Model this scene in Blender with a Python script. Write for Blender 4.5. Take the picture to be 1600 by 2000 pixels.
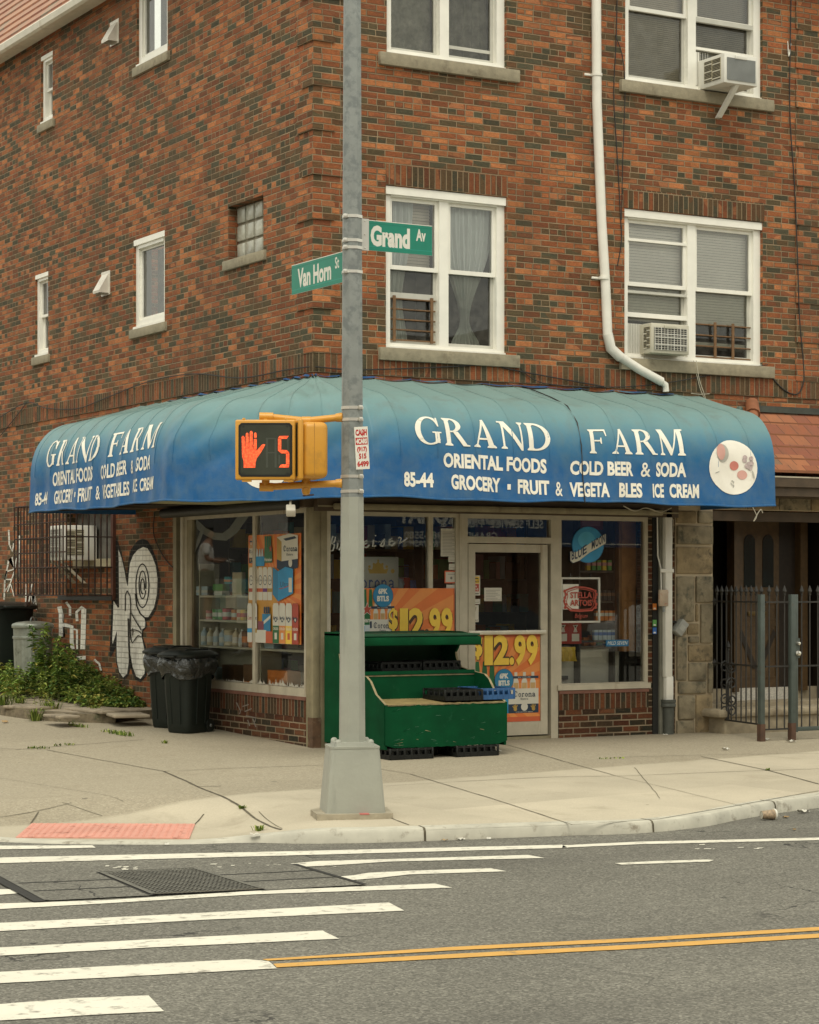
import bpy, bmesh, math, random
from math import sin, cos, pi, radians, sqrt, atan2, floor
from mathutils import Vector, Matrix, noise as mnoise
random.seed(7)
SC = bpy.context.scene
COL = SC.collection
for _o in list(bpy.data.objects):
    bpy.data.objects.remove(_o)

# ------------------------------------------------------------------ camera, sky, sun, exposure
FPX, HORIZ, CX = 4318.0, 1147.0, 800.0          # focal length and horizon of the 1600 x 2000 photograph
SS, CC = 0.5, sqrt(3) / 2
CAM = Vector((.958 * CC - 22 * SS, -.958 * SS - 22 * CC, 1.6))
cam_d = bpy.data.cameras.new("camera")
cam_o = bpy.data.objects.new("camera", cam_d)
COL.objects.link(cam_o)
cam_o.location = CAM
cam_o.rotation_euler = (radians(90), 0, radians(-30))
cam_d.sensor_fit = 'HORIZONTAL'
cam_d.sensor_width = 36
cam_d.lens = 36 * FPX / 1600
cam_d.shift_y = 147 / 1600
cam_d.clip_start, cam_d.clip_end = .1, 2000
SC.camera = cam_o

SUN_EL, SUN_AZ = 58, 215      # high hazy sun behind thin cloud, roughly behind the camera's left shoulder
world = bpy.data.worlds.new("World")
SC.world = world
world.use_nodes = True
wn = world.node_tree
bg = wn.nodes["Background"]
sky = wn.nodes.new("ShaderNodeTexSky")
sky.sky_type = 'NISHITA'
sky.sun_disc = False
sky.sun_elevation = radians(SUN_EL)
sky.sun_rotation = radians(SUN_AZ)
sky.air_density, sky.dust_density, sky.ozone_density = 1.0, 4.0, 1.0
ovc = wn.nodes.new("ShaderNodeMix")           # the overcast: blue sky nearly hidden by an even warm-white cloud
ovc.data_type = 'RGBA'
ovc.inputs[0].default_value = .82
wn.links.new(sky.outputs[0], ovc.inputs[6])
ovc.inputs[7].default_value = (8.4, 8.25, 6.95, 1)
wn.links.new(ovc.outputs[2], bg.inputs[0])
bg.inputs[1].default_value = .105
sun_d = bpy.data.lights.new("sun", 'SUN')
sun_d.energy = 1.0
sun_d.angle = radians(24)
sun_d.color = (1, .95, .80)
sun_o = bpy.data.objects.new("sun", sun_d)
COL.objects.link(sun_o)
_az, _el = radians(SUN_AZ), radians(SUN_EL)
_dir = Vector((sin(_az) * cos(_el), cos(_az) * cos(_el), sin(_el)))
sun_o.rotation_euler = _dir.to_track_quat('Z', 'Y').to_euler()
sun_o.location = _dir * 60
SC.view_settings.view_transform = 'Standard'
SC.view_settings.look = 'None'
SC.view_settings.gamma = 1
SC.view_settings.exposure = 0.70
SC.cycles.max_bounces = 10
SC.cycles.transparent_max_bounces = 16

# ------------------------------------------------------------------ measuring: where a sight line of the photograph meets a real surface
def ray(px, py):
    X = (px - CX) / FPX
    return (CC * X + SS, -SS * X + CC, -(py - HORIZ) / FPX)

def R(px, py, off=0):            # on the avenue facade (plane y = -off): x, z
    d = ray(px, py); t = (-off - CAM.y) / d[1]
    return (CAM.x + t * d[0], CAM.z + t * d[2])

def L(px, py, off=0):            # on the side-street facade (plane x = -off): y, z
    d = ray(px, py); t = (-off - CAM.x) / d[0]
    return (CAM.y + t * d[1], CAM.z + t * d[2])

def G(px, py, z=-.2):            # on the level road
    d = ray(px, py); t = (z - CAM.z) / d[2]
    return (CAM.x + t * d[0], CAM.y + t * d[1])

def at_depth(px, py, dep):       # at a distance in front of the camera
    d = ray(px, py)
    return Vector((CAM.x + dep * d[0], CAM.y + dep * d[1], CAM.z + dep * d[2]))

def smooth(a, b, t):
    t = min(1, max(0, (t - a) / (b - a)))
    return t * t * (3 - 2 * t)

PADC = (-4.05, -4.60)
def zs(x, y):                    # height of the sidewalk: falls to the kerb, rises up the side street, dips at the ramp
    d = max(0, -x, -y)
    z = .028 * min(max(y, 0), 14) - .018 * d
    w = 1 - smooth(.75, 1.7, sqrt((x - PADC[0]) ** 2 + (y - PADC[1]) ** 2))
    return z * (1 - w) + w * (-.185)

def SW(px, py, dz=0):            # on the sidewalk
    z = -.05
    for _ in range(8):
        x, y = G(px, py, z + dz)
        z = z * .3 + .7 * zs(x, y)
    return (x, y, z + dz)

# ------------------------------------------------------------------ object helpers
def wm(o):
    m = o.matrix_basis.copy()
    return m if o.parent is None else wm(o.parent) @ o.matrix_parent_inverse @ m

def put(o, parent):
    if parent is not None:
        o.parent = parent
        o.matrix_parent_inverse = wm(parent).inverted()

def tag(o, label=None, cat=None, group=None, kind=None):
    if label: o["label"] = label
    if cat: o["category"] = cat
    if group: o["group"] = group
    if kind: o["kind"] = kind
    return o

def thing(name, label, cat, loc=(0, 0, 0), group=None, rotz=0):
    o = bpy.data.objects.new(name, None)
    o.empty_display_size = .1
    o.location = loc
    o.rotation_euler = (0, 0, rotz)
    COL.objects.link(o)
    return tag(o, label, cat, group)

def copy_tree(o, parent=None):
    c = o.copy()
    COL.objects.link(c)
    if parent is not None:
        c.parent = parent
    for ch in list(o.children):
        copy_tree(ch, c)
    return c

MR = Matrix.Identity(4)                                             # facade frame, avenue side: (along, inwards, up)
ML = Matrix(((0, 1, 0, 0), (1, 0, 0, 0), (0, 0, 1, 0), (0, 0, 0, 1)))   # the same for the side street
def frame(loc, rotz=0):
    return Matrix.Translation(loc) @ Matrix.Rotation(rotz, 4, 'Z')

class MB:
    """collects shapes and links them as ONE mesh object"""
    def __init__(s, M=None):
        s.v, s.f, s.mi, s.mats, s.sm = [], [], [], [], []
        s.M = M or Matrix.Identity(4)
        s.k = 0
    def mat(s, m):
        if m not in s.mats: s.mats.append(m)
        return s.mats.index(m)
    def add(s, vs, fs, m, smooth=False):
        b = len(s.v); i = s.mat(m)
        s.v += [s.M @ Vector(p) for p in vs]
        flip = s.M.to_3x3().determinant() < 0
        for f in fs:
            f = [b + q for q in f]
            s.f.append(f[::-1] if flip else f); s.mi.append(i); s.sm.append(smooth)
        return s
    def quad(s, a, b, c, d, m): return s.add([a, b, c, d], [(0, 1, 2, 3)], m)
    def box(s, x0, x1, y0, y1, z0, z1, m, M=None):
        vs = [(x0, y0, z0), (x1, y0, z0), (x1, y1, z0), (x0, y1, z0), (x0, y0, z1), (x1, y0, z1), (x1, y1, z1), (x0, y1, z1)]
        if M is not None: vs = [M @ Vector(p) for p in vs]
        return s.add(vs, [(0, 3, 2, 1), (4, 5, 6, 7), (0, 1, 5, 4), (1, 2, 6, 5), (2, 3, 7, 6), (3, 0, 4, 7)], m)
    def rbox(s, x0, x1, y0, y1, z0, z1, m, r=.01, M=None, seg=2):
        bm = bmesh.new()
        bmesh.ops.create_cube(bm, size=1)
        for v in bm.verts:
            v.co = Vector(((x0 + x1) / 2 + v.co.x * (x1 - x0), (y0 + y1) / 2 + v.co.y * (y1 - y0), (z0 + z1) / 2 + v.co.z * (z1 - z0)))
        bmesh.ops.bevel(bm, geom=bm.edges[:], offset=min(r, .48 * min(abs(x1 - x0), abs(y1 - y0), abs(z1 - z0))), segments=seg, affect='EDGES', profile=.5)
        bm.verts.index_update()
        vs = [(M @ v.co if M is not None else v.co.copy()) for v in bm.verts]
        fs = [[v.index for v in f.verts] for f in bm.faces]
        bm.free()
        return s.add(vs, fs, m, True)
    def prism(s, poly, d0, d1, m, axis='y'):
        """poly of 2-d points extruded: axis 'y': (a, z) pts; 'x': (y, z) pts; 'z': (x, y) pts"""
        def P(p, d):
            return (p[0], d, p[1]) if axis == 'y' else (d, p[0], p[1]) if axis == 'x' else (p[0], p[1], d)
        n = len(poly)
        vs = [P(p, d0) for p in poly] + [P(p, d1) for p in poly]
        fs = [tuple(range(n)), tuple(range(2 * n - 1, n - 1, -1))]
        fs += [(i, i + n, (i + 1) % n + n, (i + 1) % n) for i in range(n)]
        return s.add(vs, fs, m)
    def tube(s, pts, r, m, n=8, cap=True, smooth=True):
        pts = [Vector(p) for p in pts]
        rs = r if isinstance(r, (list, tuple)) else [r] * len(pts)
        vs, fs = [], []
        up = None
        for i, p in enumerate(pts):
            t = (pts[min(i + 1, len(pts) - 1)] - pts[max(i - 1, 0)]).normalized()
            if up is None:
                up = Vector((0, 0, 1)) if abs(t.z) < .9 else Vector((1, 0, 0))
            a = t.cross(up)
            a = a.normalized() if a.length > 1e-6 else t.orthogonal().normalized()
            b = a.cross(t).normalized()
            up = b
            for k in range(n):
                th = 2 * pi * (k + .5) / n
                vs.append(p + a * cos(th) * rs[i] + b * sin(th) * rs[i])
        for i in range(len(pts) - 1):
            for k in range(n):
                fs.append((i * n + k, i * n + (k + 1) % n, (i + 1) * n + (k + 1) % n, (i + 1) * n + k))
        if cap:
            fs.append(tuple(range(n - 1, -1, -1)))
            fs.append(tuple((len(pts) - 1) * n + k for k in range(n)))
        return s.add(vs, fs, m, smooth)
    def lathe(s, prof, m, n=24, c=(0, 0), M=None, smooth=True):
        """prof of (r, z) about the vertical through c"""
        vs, fs = [], []
        for (r, z) in prof:
            for k in range(n):
                th = 2 * pi * k / n
                p = Vector((c[0] + r * cos(th), c[1] + r * sin(th), z))
                vs.append(M @ p if M is not None else p)
        for i in range(len(prof) - 1):
            for k in range(n):
                fs.append((i * n + k, i * n + (k + 1) % n, (i + 1) * n + (k + 1) % n, (i + 1) * n + k))
        if prof[0][0] > 1e-5: fs.append(tuple(range(n - 1, -1, -1)))
        if prof[-1][0] > 1e-5: fs.append(tuple((len(prof) - 1) * n + k for k in range(n)))
        return s.add(vs, fs, m, smooth)
    def grid(s, P, nu, nv, m, smooth=True, closed=False):
        vs = [P(i / (nu - (0 if closed else 1)), j / (nv - 1)) for i in range(nu) for j in range(nv)]
        fs = []
        for i in range(nu if closed else nu - 1):
            for j in range(nv - 1):
                a, b = i * nv + j, ((i + 1) % nu) * nv + j
                fs.append((a, b, b + 1, a + 1))
        return s.add(vs, fs, m, smooth)
    # ---- flat printed things: every call lies .12 mm in front of the one before
    def _y(s):
        s.k += 1
        return -.00012 * s.k
    def fpoly(s, pts, m):
        y = s._y()
        return s.add([(p[0], y, p[1]) for p in pts], [tuple(range(len(pts)))], m)
    def frect(s, a0, a1, z0, z1, m): return s.fpoly([(a0, z0), (a1, z0), (a1, z1), (a0, z1)], m)
    def fcirc(s, a, z, rx, m, rz=None, n=28): return s.fpoly([(a + rx * cos(2 * pi * k / n), z + (rz or rx) * sin(2 * pi * k / n)) for k in range(n)], m)
    def fstroke(s, pts, w, m):
        for i in range(len(pts) - 1):
            a, b = Vector(pts[i]), Vector(pts[i + 1])
            t = (b - a)
            if t.length < 1e-6: continue
            t.normalize(); n_ = Vector((-t.y, t.x)) * w / 2
            a = a - t * w * .3; b = b + t * w * .3
            s.fpoly([tuple(a - n_), tuple(b - n_), tuple(b + n_), tuple(a + n_)], m)
        return s
    def ftext(s, txt, a0, a1, z0, z1, m, bold=0, slant=0, rise=0):
        vs, ts, w = glyphs(txt, bold)
        y = s._y()
        out = []
        for (gx, gz) in vs:
            t = gx / w
            out.append((a0 + (a1 - a0) * t + slant * gz * (z1 - z0), y, z0 + gz * (z1 - z0) + rise * t))
        return s.add(out, ts, m)
    def build(s, name, parent=None, label=None, cat=None, group=None, kind=None, origin=None):
        me = bpy.data.meshes.new(name)
        org = Vector(origin) if origin is not None else None
        if org is None:
            if parent is None and s.v:
                xs = [p.x for p in s.v]; ys = [p.y for p in s.v]; zz = [p.z for p in s.v]
                org = Vector(((min(xs) + max(xs)) / 2, (min(ys) + max(ys)) / 2, min(zz)))
            else:
                org = Vector((0, 0, 0))
        me.from_pydata([tuple(p - org) for p in s.v], [], s.f)
        for m in s.mats: me.materials.append(m)
        me.polygons.foreach_set("material_index", s.mi)
        me.polygons.foreach_set("use_smooth", s.sm)
        me.update()
        if any(s.sm):
            try: me.set_sharp_from_angle(angle=radians(42))
            except Exception: pass
        o = bpy.data.objects.new(name, me)
        o.location = org
        COL.objects.link(o)
        put(o, parent)
        return tag(o, label, cat, group, kind)

_gc = {}
def glyphs(txt, bold=0):
    """outline of a line of lettering: triangles with capital height 1 on the base line 0, starting at 0"""
    key = (txt, bold)
    if key in _gc: return _gc[key]
    def mesh(t):
        cu = bpy.data.curves.new("t", 'FONT')
        cu.body = t; cu.size = 1; cu.resolution_u = 3; cu.offset = bold; cu.fill_mode = 'FRONT'
        o = bpy.data.objects.new("t", cu)
        COL.objects.link(o)
        dg = bpy.context.evaluated_depsgraph_get()
        me = bpy.data.meshes.new_from_object(o.evaluated_get(dg))
        me.calc_loop_triangles()
        vs = [(v.co.x, v.co.y) for v in me.vertices]
        ts = [tuple(t.vertices) for t in me.loop_triangles]
        bpy.data.objects.remove(o); bpy.data.meshes.remove(me); bpy.data.curves.remove(cu)
        return vs, ts
    hv, _ = mesh("H")
    h0, h1 = min(p[1] for p in hv), max(p[1] for p in hv)
    vs, ts = mesh(txt)
    if not vs:
        _gc[key] = ([(0, 0)], [], 1); return _gc[key]
    x0, x1 = min(p[0] for p in vs), max(p[0] for p in vs)
    k = 1 / (h1 - h0)
    vs = [((p[0] - x0) * k, (p[1] - h0) * k) for p in vs]
    _gc[key] = (vs, ts, (x1 - x0) * k)
    return _gc[key]

# ------------------------------------------------------------------ materials
def new_mat(name):
    m = bpy.data.materials.new(name)
    m.use_nodes = True
    nt = m.node_tree
    return m, nt, nt.nodes["Principled BSDF"]

class NT:
    """short-hand for wiring shader nodes"""
    def __init__(s, nt): s.nt = nt
    def n(s, t, **kw):
        nd = s.nt.nodes.new(t)
        for k, v in kw.items(): setattr(nd, k, v)
        return nd
    def l(s, a, b): s.nt.links.new(a, b)
    def math(s, op, a, b=None, c=None, clamp=False):
        nd = s.n("ShaderNodeMath", operation=op, use_clamp=clamp)
        for i, q in enumerate((a, b, c)):
            if q is None: continue
            if isinstance(q, (int, float)): nd.inputs[i].default_value = q
            else: s.l(q, nd.inputs[i])
        return nd.outputs[0]
    def mix(s, f, a, b, mode='MIX'):
        nd = s.n("ShaderNodeMix", data_type='RGBA', blend_type=mode)
        for i, q in ((0, f), (6, a), (7, b)):
            if isinstance(q, (int, float)): nd.inputs[i].default_value = q
            elif isinstance(q, tuple): nd.inputs[i].default_value = (*q[:3], 1)
            else: s.l(q, nd.inputs[i])
        return nd.outputs[2]
    def noise(s, vec, scale, detail=3, rough=.55, dist=0):
        nd = s.n("ShaderNodeTexNoise")
        nd.inputs["Scale"].default_value = scale; nd.inputs["Detail"].default_value = detail
        nd.inputs["Roughness"].default_value = rough; nd.inputs["Distortion"].default_value = dist
        if vec is not None: s.l(vec, nd.inputs["Vector"])
        return nd.outputs["Fac"]
    def ramp(s, fac, stops, mode='LINEAR'):
        nd = s.n("ShaderNodeValToRGB")
        cr = nd.color_ramp; cr.interpolation = mode
        while len(cr.elements) < len(stops): cr.elements.new(.5)
        for e, (p, c) in zip(cr.elements, stops):
            e.position = p
            e.color = (*c[:3], 1) if isinstance(c, tuple) else (c, c, c, 1)
        s.l(fac, nd.inputs[0])
        return nd.outputs[0]
    def mapr(s, v, a, b, c=0, d=1):
        nd = s.n("ShaderNodeMapRange")
        s.l(v, nd.inputs[0])
        for i, q in enumerate((a, b, c, d)): nd.inputs[i + 1].default_value = q
        return nd.outputs[0]
    def pos(s): return s.n("ShaderNodeNewGeometry").outputs["Position"]
    def obj(s): return s.n("ShaderNodeTexCoord").outputs["Object"]
    def sep(s, v):
        nd = s.n("ShaderNodeSeparateXYZ"); s.l(v, nd.inputs[0]); return nd.outputs
    def comb(s, x, y, z=0):
        nd = s.n("ShaderNodeCombineXYZ")
        for i, q in enumerate((x, y, z)):
            if isinstance(q, (int, float)): nd.inputs[i].default_value = q
            else: s.l(q, nd.inputs[i])
        return nd.outputs[0]
    def bump(s, h, dist, strength=1, bsdf=None):
        nd = s.n("ShaderNodeBump")
        nd.inputs["Distance"].default_value = dist; nd.inputs["Strength"].default_value = strength
        s.l(h, nd.inputs["Height"])
        if bsdf is not None: s.l(nd.outputs[0], bsdf.inputs["Normal"])
        return nd.outputs[0]

def plain(name, col, rough=.55, metal=0, var=.12, scale=6, bump=0, bscale=60, dirt=None, dirt_at=.6, dscale=3, spec=.5, streak=False):
    """a surface of one colour with slight unevenness, optional dirt patches and fine relief"""
    m, nt, b = new_mat(name)
    k = NT(nt)
    o = k.pos()
    lo = tuple(c * (1 - var) for c in col); hi = tuple(min(1, c * (1 + var)) for c in col)
    c = k.mix(k.mapr(k.noise(o, scale, 4), .3, .7), lo, hi)
    if dirt:
        v = o
        if streak:
            mp = k.n("ShaderNodeMapping"); mp.inputs["Scale"].default_value = (1, 1, .12); k.l(o, mp.inputs[0]); v = mp.outputs[0]
        c = k.mix(k.mapr(k.noise(v, dscale, 6, .65), dirt_at, dirt_at + .14), c, dirt)
    k.l(c, b.inputs["Base Color"])
    b.inputs["Roughness"].default_value = rough; b.inputs["Metallic"].default_value = metal
    b.inputs["Specular IOR Level"].default_value = spec
    if bump: k.bump(k.noise(o, bscale, 4), bump, 1, b)
    return m

def brick_mat(name, bw=.2095, bh=.0635, z0=0, header=True, soldier=False, tint=1.0, paint=None, darkbias=0.0, mort=(.34, .25, .15), mw=1.0):
    """multicoloured face brick laid in courses; world coordinates, follows either facade"""
    m, nt, b = new_mat(name)
    k = NT(nt)
    geo = k.n("ShaderNodeNewGeometry")
    p = k.sep(geo.outputs["Position"]); nn = k.sep(geo.outputs["True Normal"])
    side = k.math('GREATER_THAN', k.math('ABSOLUTE', nn[0]), .5)
    flat = k.math('GREATER_THAN', k.math('ABSOLUTE', nn[2]), .7)
    h = k.math('ADD', k.math('MULTIPLY', p[0], k.math('SUBTRACT', 1, side)), k.math('MULTIPLY', p[1], side))
    zz = k.math('ADD', k.math('SUBTRACT', p[2], z0), k.math('MULTIPLY', flat, p[1]))
    wob = k.noise(geo.outputs["Position"], 9, 2)
    zz = k.math('ADD', zz, k.math('MULTIPLY', k.math('SUBTRACT', wob, .5), .006))
    rz = k.math('DIVIDE', zz, bh)
    row = k.math('FLOOR', rz); fz = k.math('FRACT', rz)
    if header:
        hd = k.math('COMPARE', k.math('FLOORED_MODULO', row, 6), 0, .1)
    else:
        hd = k.math('MULTIPLY', row, 0)
    wid = k.math('SUBTRACT', bw, k.math('MULTIPLY', hd, bw / 2))
    jit = k.n("ShaderNodeTexWhiteNoise", noise_dimensions='1D'); k.l(row, jit.inputs["W"])
    shift = k.math('ADD', k.math('MULTIPLY', k.math('FLOORED_MODULO', row, 2), .5), k.math('MULTIPLY', jit.outputs[0], .13 if not soldier else .3))
    u = k.math('ADD', k.math('DIVIDE', h, wid), shift)
    u = k.math('ADD', u, k.math('MULTIPLY', k.math('SUBTRACT', k.noise(geo.outputs["Position"], 14, 1), .5), .05))
    col = k.math('FLOOR', u); fu = k.math('FRACT', u)
    wn_ = k.n("ShaderNodeTexWhiteNoise", noise_dimensions='3D'); k.l(k.comb(col, row, k.math('MULTIPLY', side, 37)), wn_.inputs["Vector"])
    rc = k.sep(wn_.outputs["Color"])
    du = k.math('MULTIPLY', k.math('MINIMUM', fu, k.math('SUBTRACT', 1, fu)), wid)
    dz = k.math('MULTIPLY', k.math('MINIMUM', fz, k.math('SUBTRACT', 1, fz)), bh)
    d = k.math('MINIMUM', du, dz)
    d = k.math('ADD', d, k.math('MULTIPLY', k.math('SUBTRACT', k.noise(geo.outputs["Position"], 55, 2), .5), .003))
    face = k.mapr(d, .0036 * mw, .0066 * mw)
    # dark bricks gather in diagonal runs
    dg = k.math('SINE', k.math('ADD', k.math('MULTIPLY', h, 5.2), k.math('MULTIPLY', p[2], 9.5)))
    dg2 = k.math('SINE', k.math('SUBTRACT', k.math('MULTIPLY', h, 3.9), k.math('MULTIPLY', p[2], 6.3)))
    big = k.noise(geo.outputs["Position"], .8, 2)
    sel = k.math('ADD', rc[0], k.math('ADD', k.math('MULTIPLY', dg, .06), k.math('ADD', k.math('MULTIPLY', dg2, .07), k.math('MULTIPLY', k.math('SUBTRACT', big, .5), .5))))
    sel = k.math('ADD', sel, darkbias)
    t = tint
    def T(r, g, bl): return (r * t, g * t, bl * t)
    c = k.ramp(sel, [(0, T(.44, .165, .062)), (.10, T(.36, .122, .046)), (.22, T(.315, .102, .040)), (.34, T(.255, .084, .036)), (.44, T(.385, .150, .064)),
                     (.51, T(.205, .074, .034)), (.61, T(.145, .074, .034)), (.70, T(.105, .078, .040)), (.80, T(.080, .074, .044)), (.92, T(.130, .080, .038))], 'CONSTANT')
    c = k.mix(1.0, c, k.mapr(rc[1], 0, 1, .72, 1.12), 'MULTIPLY')
    c = k.mix(k.mapr(k.noise(geo.outputs["Position"], 17, 4, .7), .5, .75, 0, .45), c, (.14, .078, .042))
    fine = k.noise(geo.outputs["Position"], 45, 4, .7)
    mp = k.n("ShaderNodeMapping"); mp.inputs["Scale"].default_value = (1, 1, 3.2); k.l(geo.outputs["Position"], mp.inputs[0])
    grain = k.noise(mp.outputs[0], 26, 4, .65, 1.2)
    c = k.mix(1.0, c, k.mapr(grain, .25, .75, .55, 1.36), 'MULTIPLY')
    # flashed bricks: darker rim
    rim = k.math('MULTIPLY', k.math('LESS_THAN', rc[2], .40), k.math('SUBTRACT', 1, k.mapr(d, .006, .017)))
    c = k.mix(k.math('MULTIPLY', rim, .75), c, (.075, .045, .026))
    mo = k.mix(k.mapr(k.noise(geo.outputs["Position"], 3.0, 4), .3, .7), tuple(q * .55 for q in mort), mort)
    c = k.mix(face, mo, c)
    if paint:
        pc = k.mix(k.mapr(k.noise(geo.outputs["Position"], 12, 4), .3, .7), tuple(q * .82 for q in paint), paint)
        pc = k.mix(k.math('MULTIPLY', k.math('SUBTRACT', 1, face), .38), pc, (.17, .15, .12))
        gap = k.mapr(k.noise(geo.outputs["Position"], 40, 5, .7), .70, .76)
        c = k.mix(k.math('MULTIPLY', gap, .7), pc, c)
    # soot and water marks, worn in long vertical runs
    mp2 = k.n("ShaderNodeMapping"); mp2.inputs["Scale"].default_value = (1, 1, .25); k.l(geo.outputs["Position"], mp2.inputs[0])
    soot = k.mapr(k.noise(mp2.outputs[0], 1.3, 6, .62), .50, .76, 0, .50)
    c = k.mix(soot, c, (.075, .052, .032))
    k.l(c, b.inputs["Base Color"])
    b.inputs["Roughness"].default_value = .86
    b.inputs["Specular IOR Level"].default_value = .25
    hgt = k.math('ADD', k.math('MULTIPLY', face, 1.0), k.math('ADD', k.math('MULTIPLY', grain, .35), k.math('MULTIPLY', rc[1], .25)))
    k.bump(hgt, .007, .9, b)
    return m

def glass_mat(name, tint=(.86, .9, .88), refl=1.0, rough=0.0, grime=0.0):
    m, nt, b = new_mat(name)
    k = NT(nt)
    nt.nodes.remove(b)
    out = nt.nodes["Material Output"]
    tr = k.n("ShaderNodeBsdfTransparent"); tr.inputs[0].default_value = (*tint, 1)
    gl = k.n("ShaderNodeBsdfGlossy"); gl.inputs["Roughness"].default_value = rough; gl.inputs[0].default_value = (1, 1, 1, 1)
    fr = k.n("ShaderNodeFresnel"); fr.inputs[0].default_value = 1.52
    f = k.math('MULTIPLY', fr.outputs[0], refl, clamp=True)
    mx = k.n("ShaderNodeMixShader")
    k.l(f, mx.inputs[0]); k.l(tr.outputs[0], mx.inputs[1]); k.l(gl.outputs[0], mx.inputs[2])
    last = mx.outputs[0]
    if grime:
        df = k.n("ShaderNodeBsdfDiffuse"); df.inputs[0].default_value = (.52, .5, .44, 1)
        mg = k.n("ShaderNodeMixShader")
        g = k.math('MULTIPLY', k.mapr(k.noise(k.pos(), 7, 6, .7), .35, .8), grime)
        k.l(g, mg.inputs[0]); k.l(last, mg.inputs[1]); k.l(df.outputs[0], mg.inputs[2])
        last = mg.outputs[0]
    k.l(last, out.inputs[0])
    return m

def emit_mat(name, col, s):
    m, nt, b = new_mat(name)
    b.inputs["Base Color"].default_value = (*[c * .5 for c in col], 1)
    b.inputs["Emission Color"].default_value = (*col, 1)
    b.inputs["Emission Strength"].default_value = s
    return m
# ------------------------------------------------------------------ the palette
B_WALL = brick_mat("face_brick", tint=.96, darkbias=-.03)
B_BASE = brick_mat("stall_riser_brick", bw=.215, bh=.066, z0=-.03, header=False, tint=.35, darkbias=.16, mort=(.30, .23, .15), mw=1.35)
B_SOLD = brick_mat("soldier_brick", bw=.068, bh=.2066, z0=3.745, header=False, soldier=True, tint=.82, darkbias=.14)
B_PAINT = brick_mat("painted_brick_white", paint=(.90, .87, .78))
B_BLACK = brick_mat("painted_brick_black", paint=(.018, .017, .015))
STONE = plain("sill_stone", (.275, .24, .165), .85, var=.16, scale=14, bump=.003, bscale=90, dirt=(.16, .13, .085), dirt_at=.58, dscale=5)
WHITE = plain("white_vinyl", (.80, .78, .70), .45, var=.05, dirt=(.55, .52, .43), dirt_at=.66, dscale=4)
SASHG = plain("grey_sash", (.50, .49, .43), .5, var=.08)
WPIPE = plain("painted_metal_white", (.74, .715, .64), .5, var=.06, dirt=(.50, .46, .37), dirt_at=.62, dscale=3, streak=True)
CREAM = plain("aged_storefront_metal", (.44, .395, .30), .5, var=.12, dirt=(.26, .20, .13), dirt_at=.58, dscale=5, streak=True)
CREAMD = plain("grimy_storefront_metal", (.25, .215, .13), .6, var=.2, dirt=(.12, .075, .04), dirt_at=.55, dscale=4, streak=True)
DARK = plain("dark_gap", (.012, .012, .010), .8)
BLACKM = plain("black_steel", (.02, .019, .017), .55, var=.3)
RUSTY = plain("rusty_iron", (.034, .017, .011), .75, var=.35, scale=20, dirt=(.12, .045, .018), dirt_at=.55, dscale=12)
GALV = plain("galvanised_steel", (.245, .26, .245), .5, metal=.25, var=.12, scale=9, dirt=(.17, .185, .18), dirt_at=.48, dscale=14)
GREYP = plain("grey_paint", (.315, .32, .27), .5, var=.07, scale=5, dirt=(.21, .215, .185), dirt_at=.57, dscale=4, streak=True, bump=.002, bscale=25)
STEEL = plain("steel_band", (.62, .60, .54), .35, metal=.6, var=.08)
AVGL = glass_mat("avenue_shop_glass", tint=(.93, .96, .94), refl=2.0, grime=.012)
SHOPGL = glass_mat("shop_glass", tint=(.93, .96, .94), refl=1.15, grime=.018)
UPGL = glass_mat("house_glass", tint=(.985, .99, .98), refl=1.8, grime=.05)
SCRGL = glass_mat("screened_glass", tint=(.74, .75, .70), refl=1.1, grime=.16)
CURT = plain("curtain_cloth", (.74, .78, .75), .9, var=.05)
BLIND = plain("blind_slats", (.84, .82, .73), .8, var=.05)
BLINDT = plain("tan_blind", (.46, .40, .29), .85, var=.06)
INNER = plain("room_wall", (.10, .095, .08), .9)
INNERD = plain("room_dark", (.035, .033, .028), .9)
TIN = plain("vent_tin", (.66, .62, .54), .45, metal=.2, var=.1, dirt=(.36, .30, .22), dirt_at=.58, dscale=7)
GUTTER = plain("white_gutter", (.64, .60, .50), .5, var=.08, dirt=(.44, .38, .28), dirt_at=.58, streak=True)
WOOD = plain("brown_wood", (.078, .044, .016), .5, var=.25, scale=18, bump=.002, bscale=40)
WOODD = plain("dark_wood", (.018, .011, .006), .5, var=.3, scale=18)
MARBLE = plain("marble_riser", (.50, .47, .41), .5, var=.25, scale=60)
STEP = plain("stone_step", (.30, .25, .17), .85, var=.22, scale=9, bump=.003, dirt=(.14, .10, .06), dirt_at=.58)
ASHLAR = plain("ashlar", (.27, .205, .115), .9, var=.32, scale=7, bump=.010, bscale=16, dirt=(.10, .080, .05), dirt_at=.55, dscale=9)
ASHLARG = plain("ashlar_grey", (.24, .20, .13), .9, var=.30, scale=7, bump=.010, bscale=16, dirt=(.085, .08, .055), dirt_at=.52, dscale=8)
POINTG = plain("stone_pointing", (.50, .41, .28), .9, var=.1)
BWOOD = plain("brown_trim", (.070, .046, .025), .6, var=.25, dirt=(.13, .095, .06), dirt_at=.66, dscale=7)
DTILE = plain("dark_ridge", (.05, .055, .045), .8, var=.3)
BRONZE = plain("ridge_tile", (.23, .085, .035), .7, var=.2)

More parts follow.
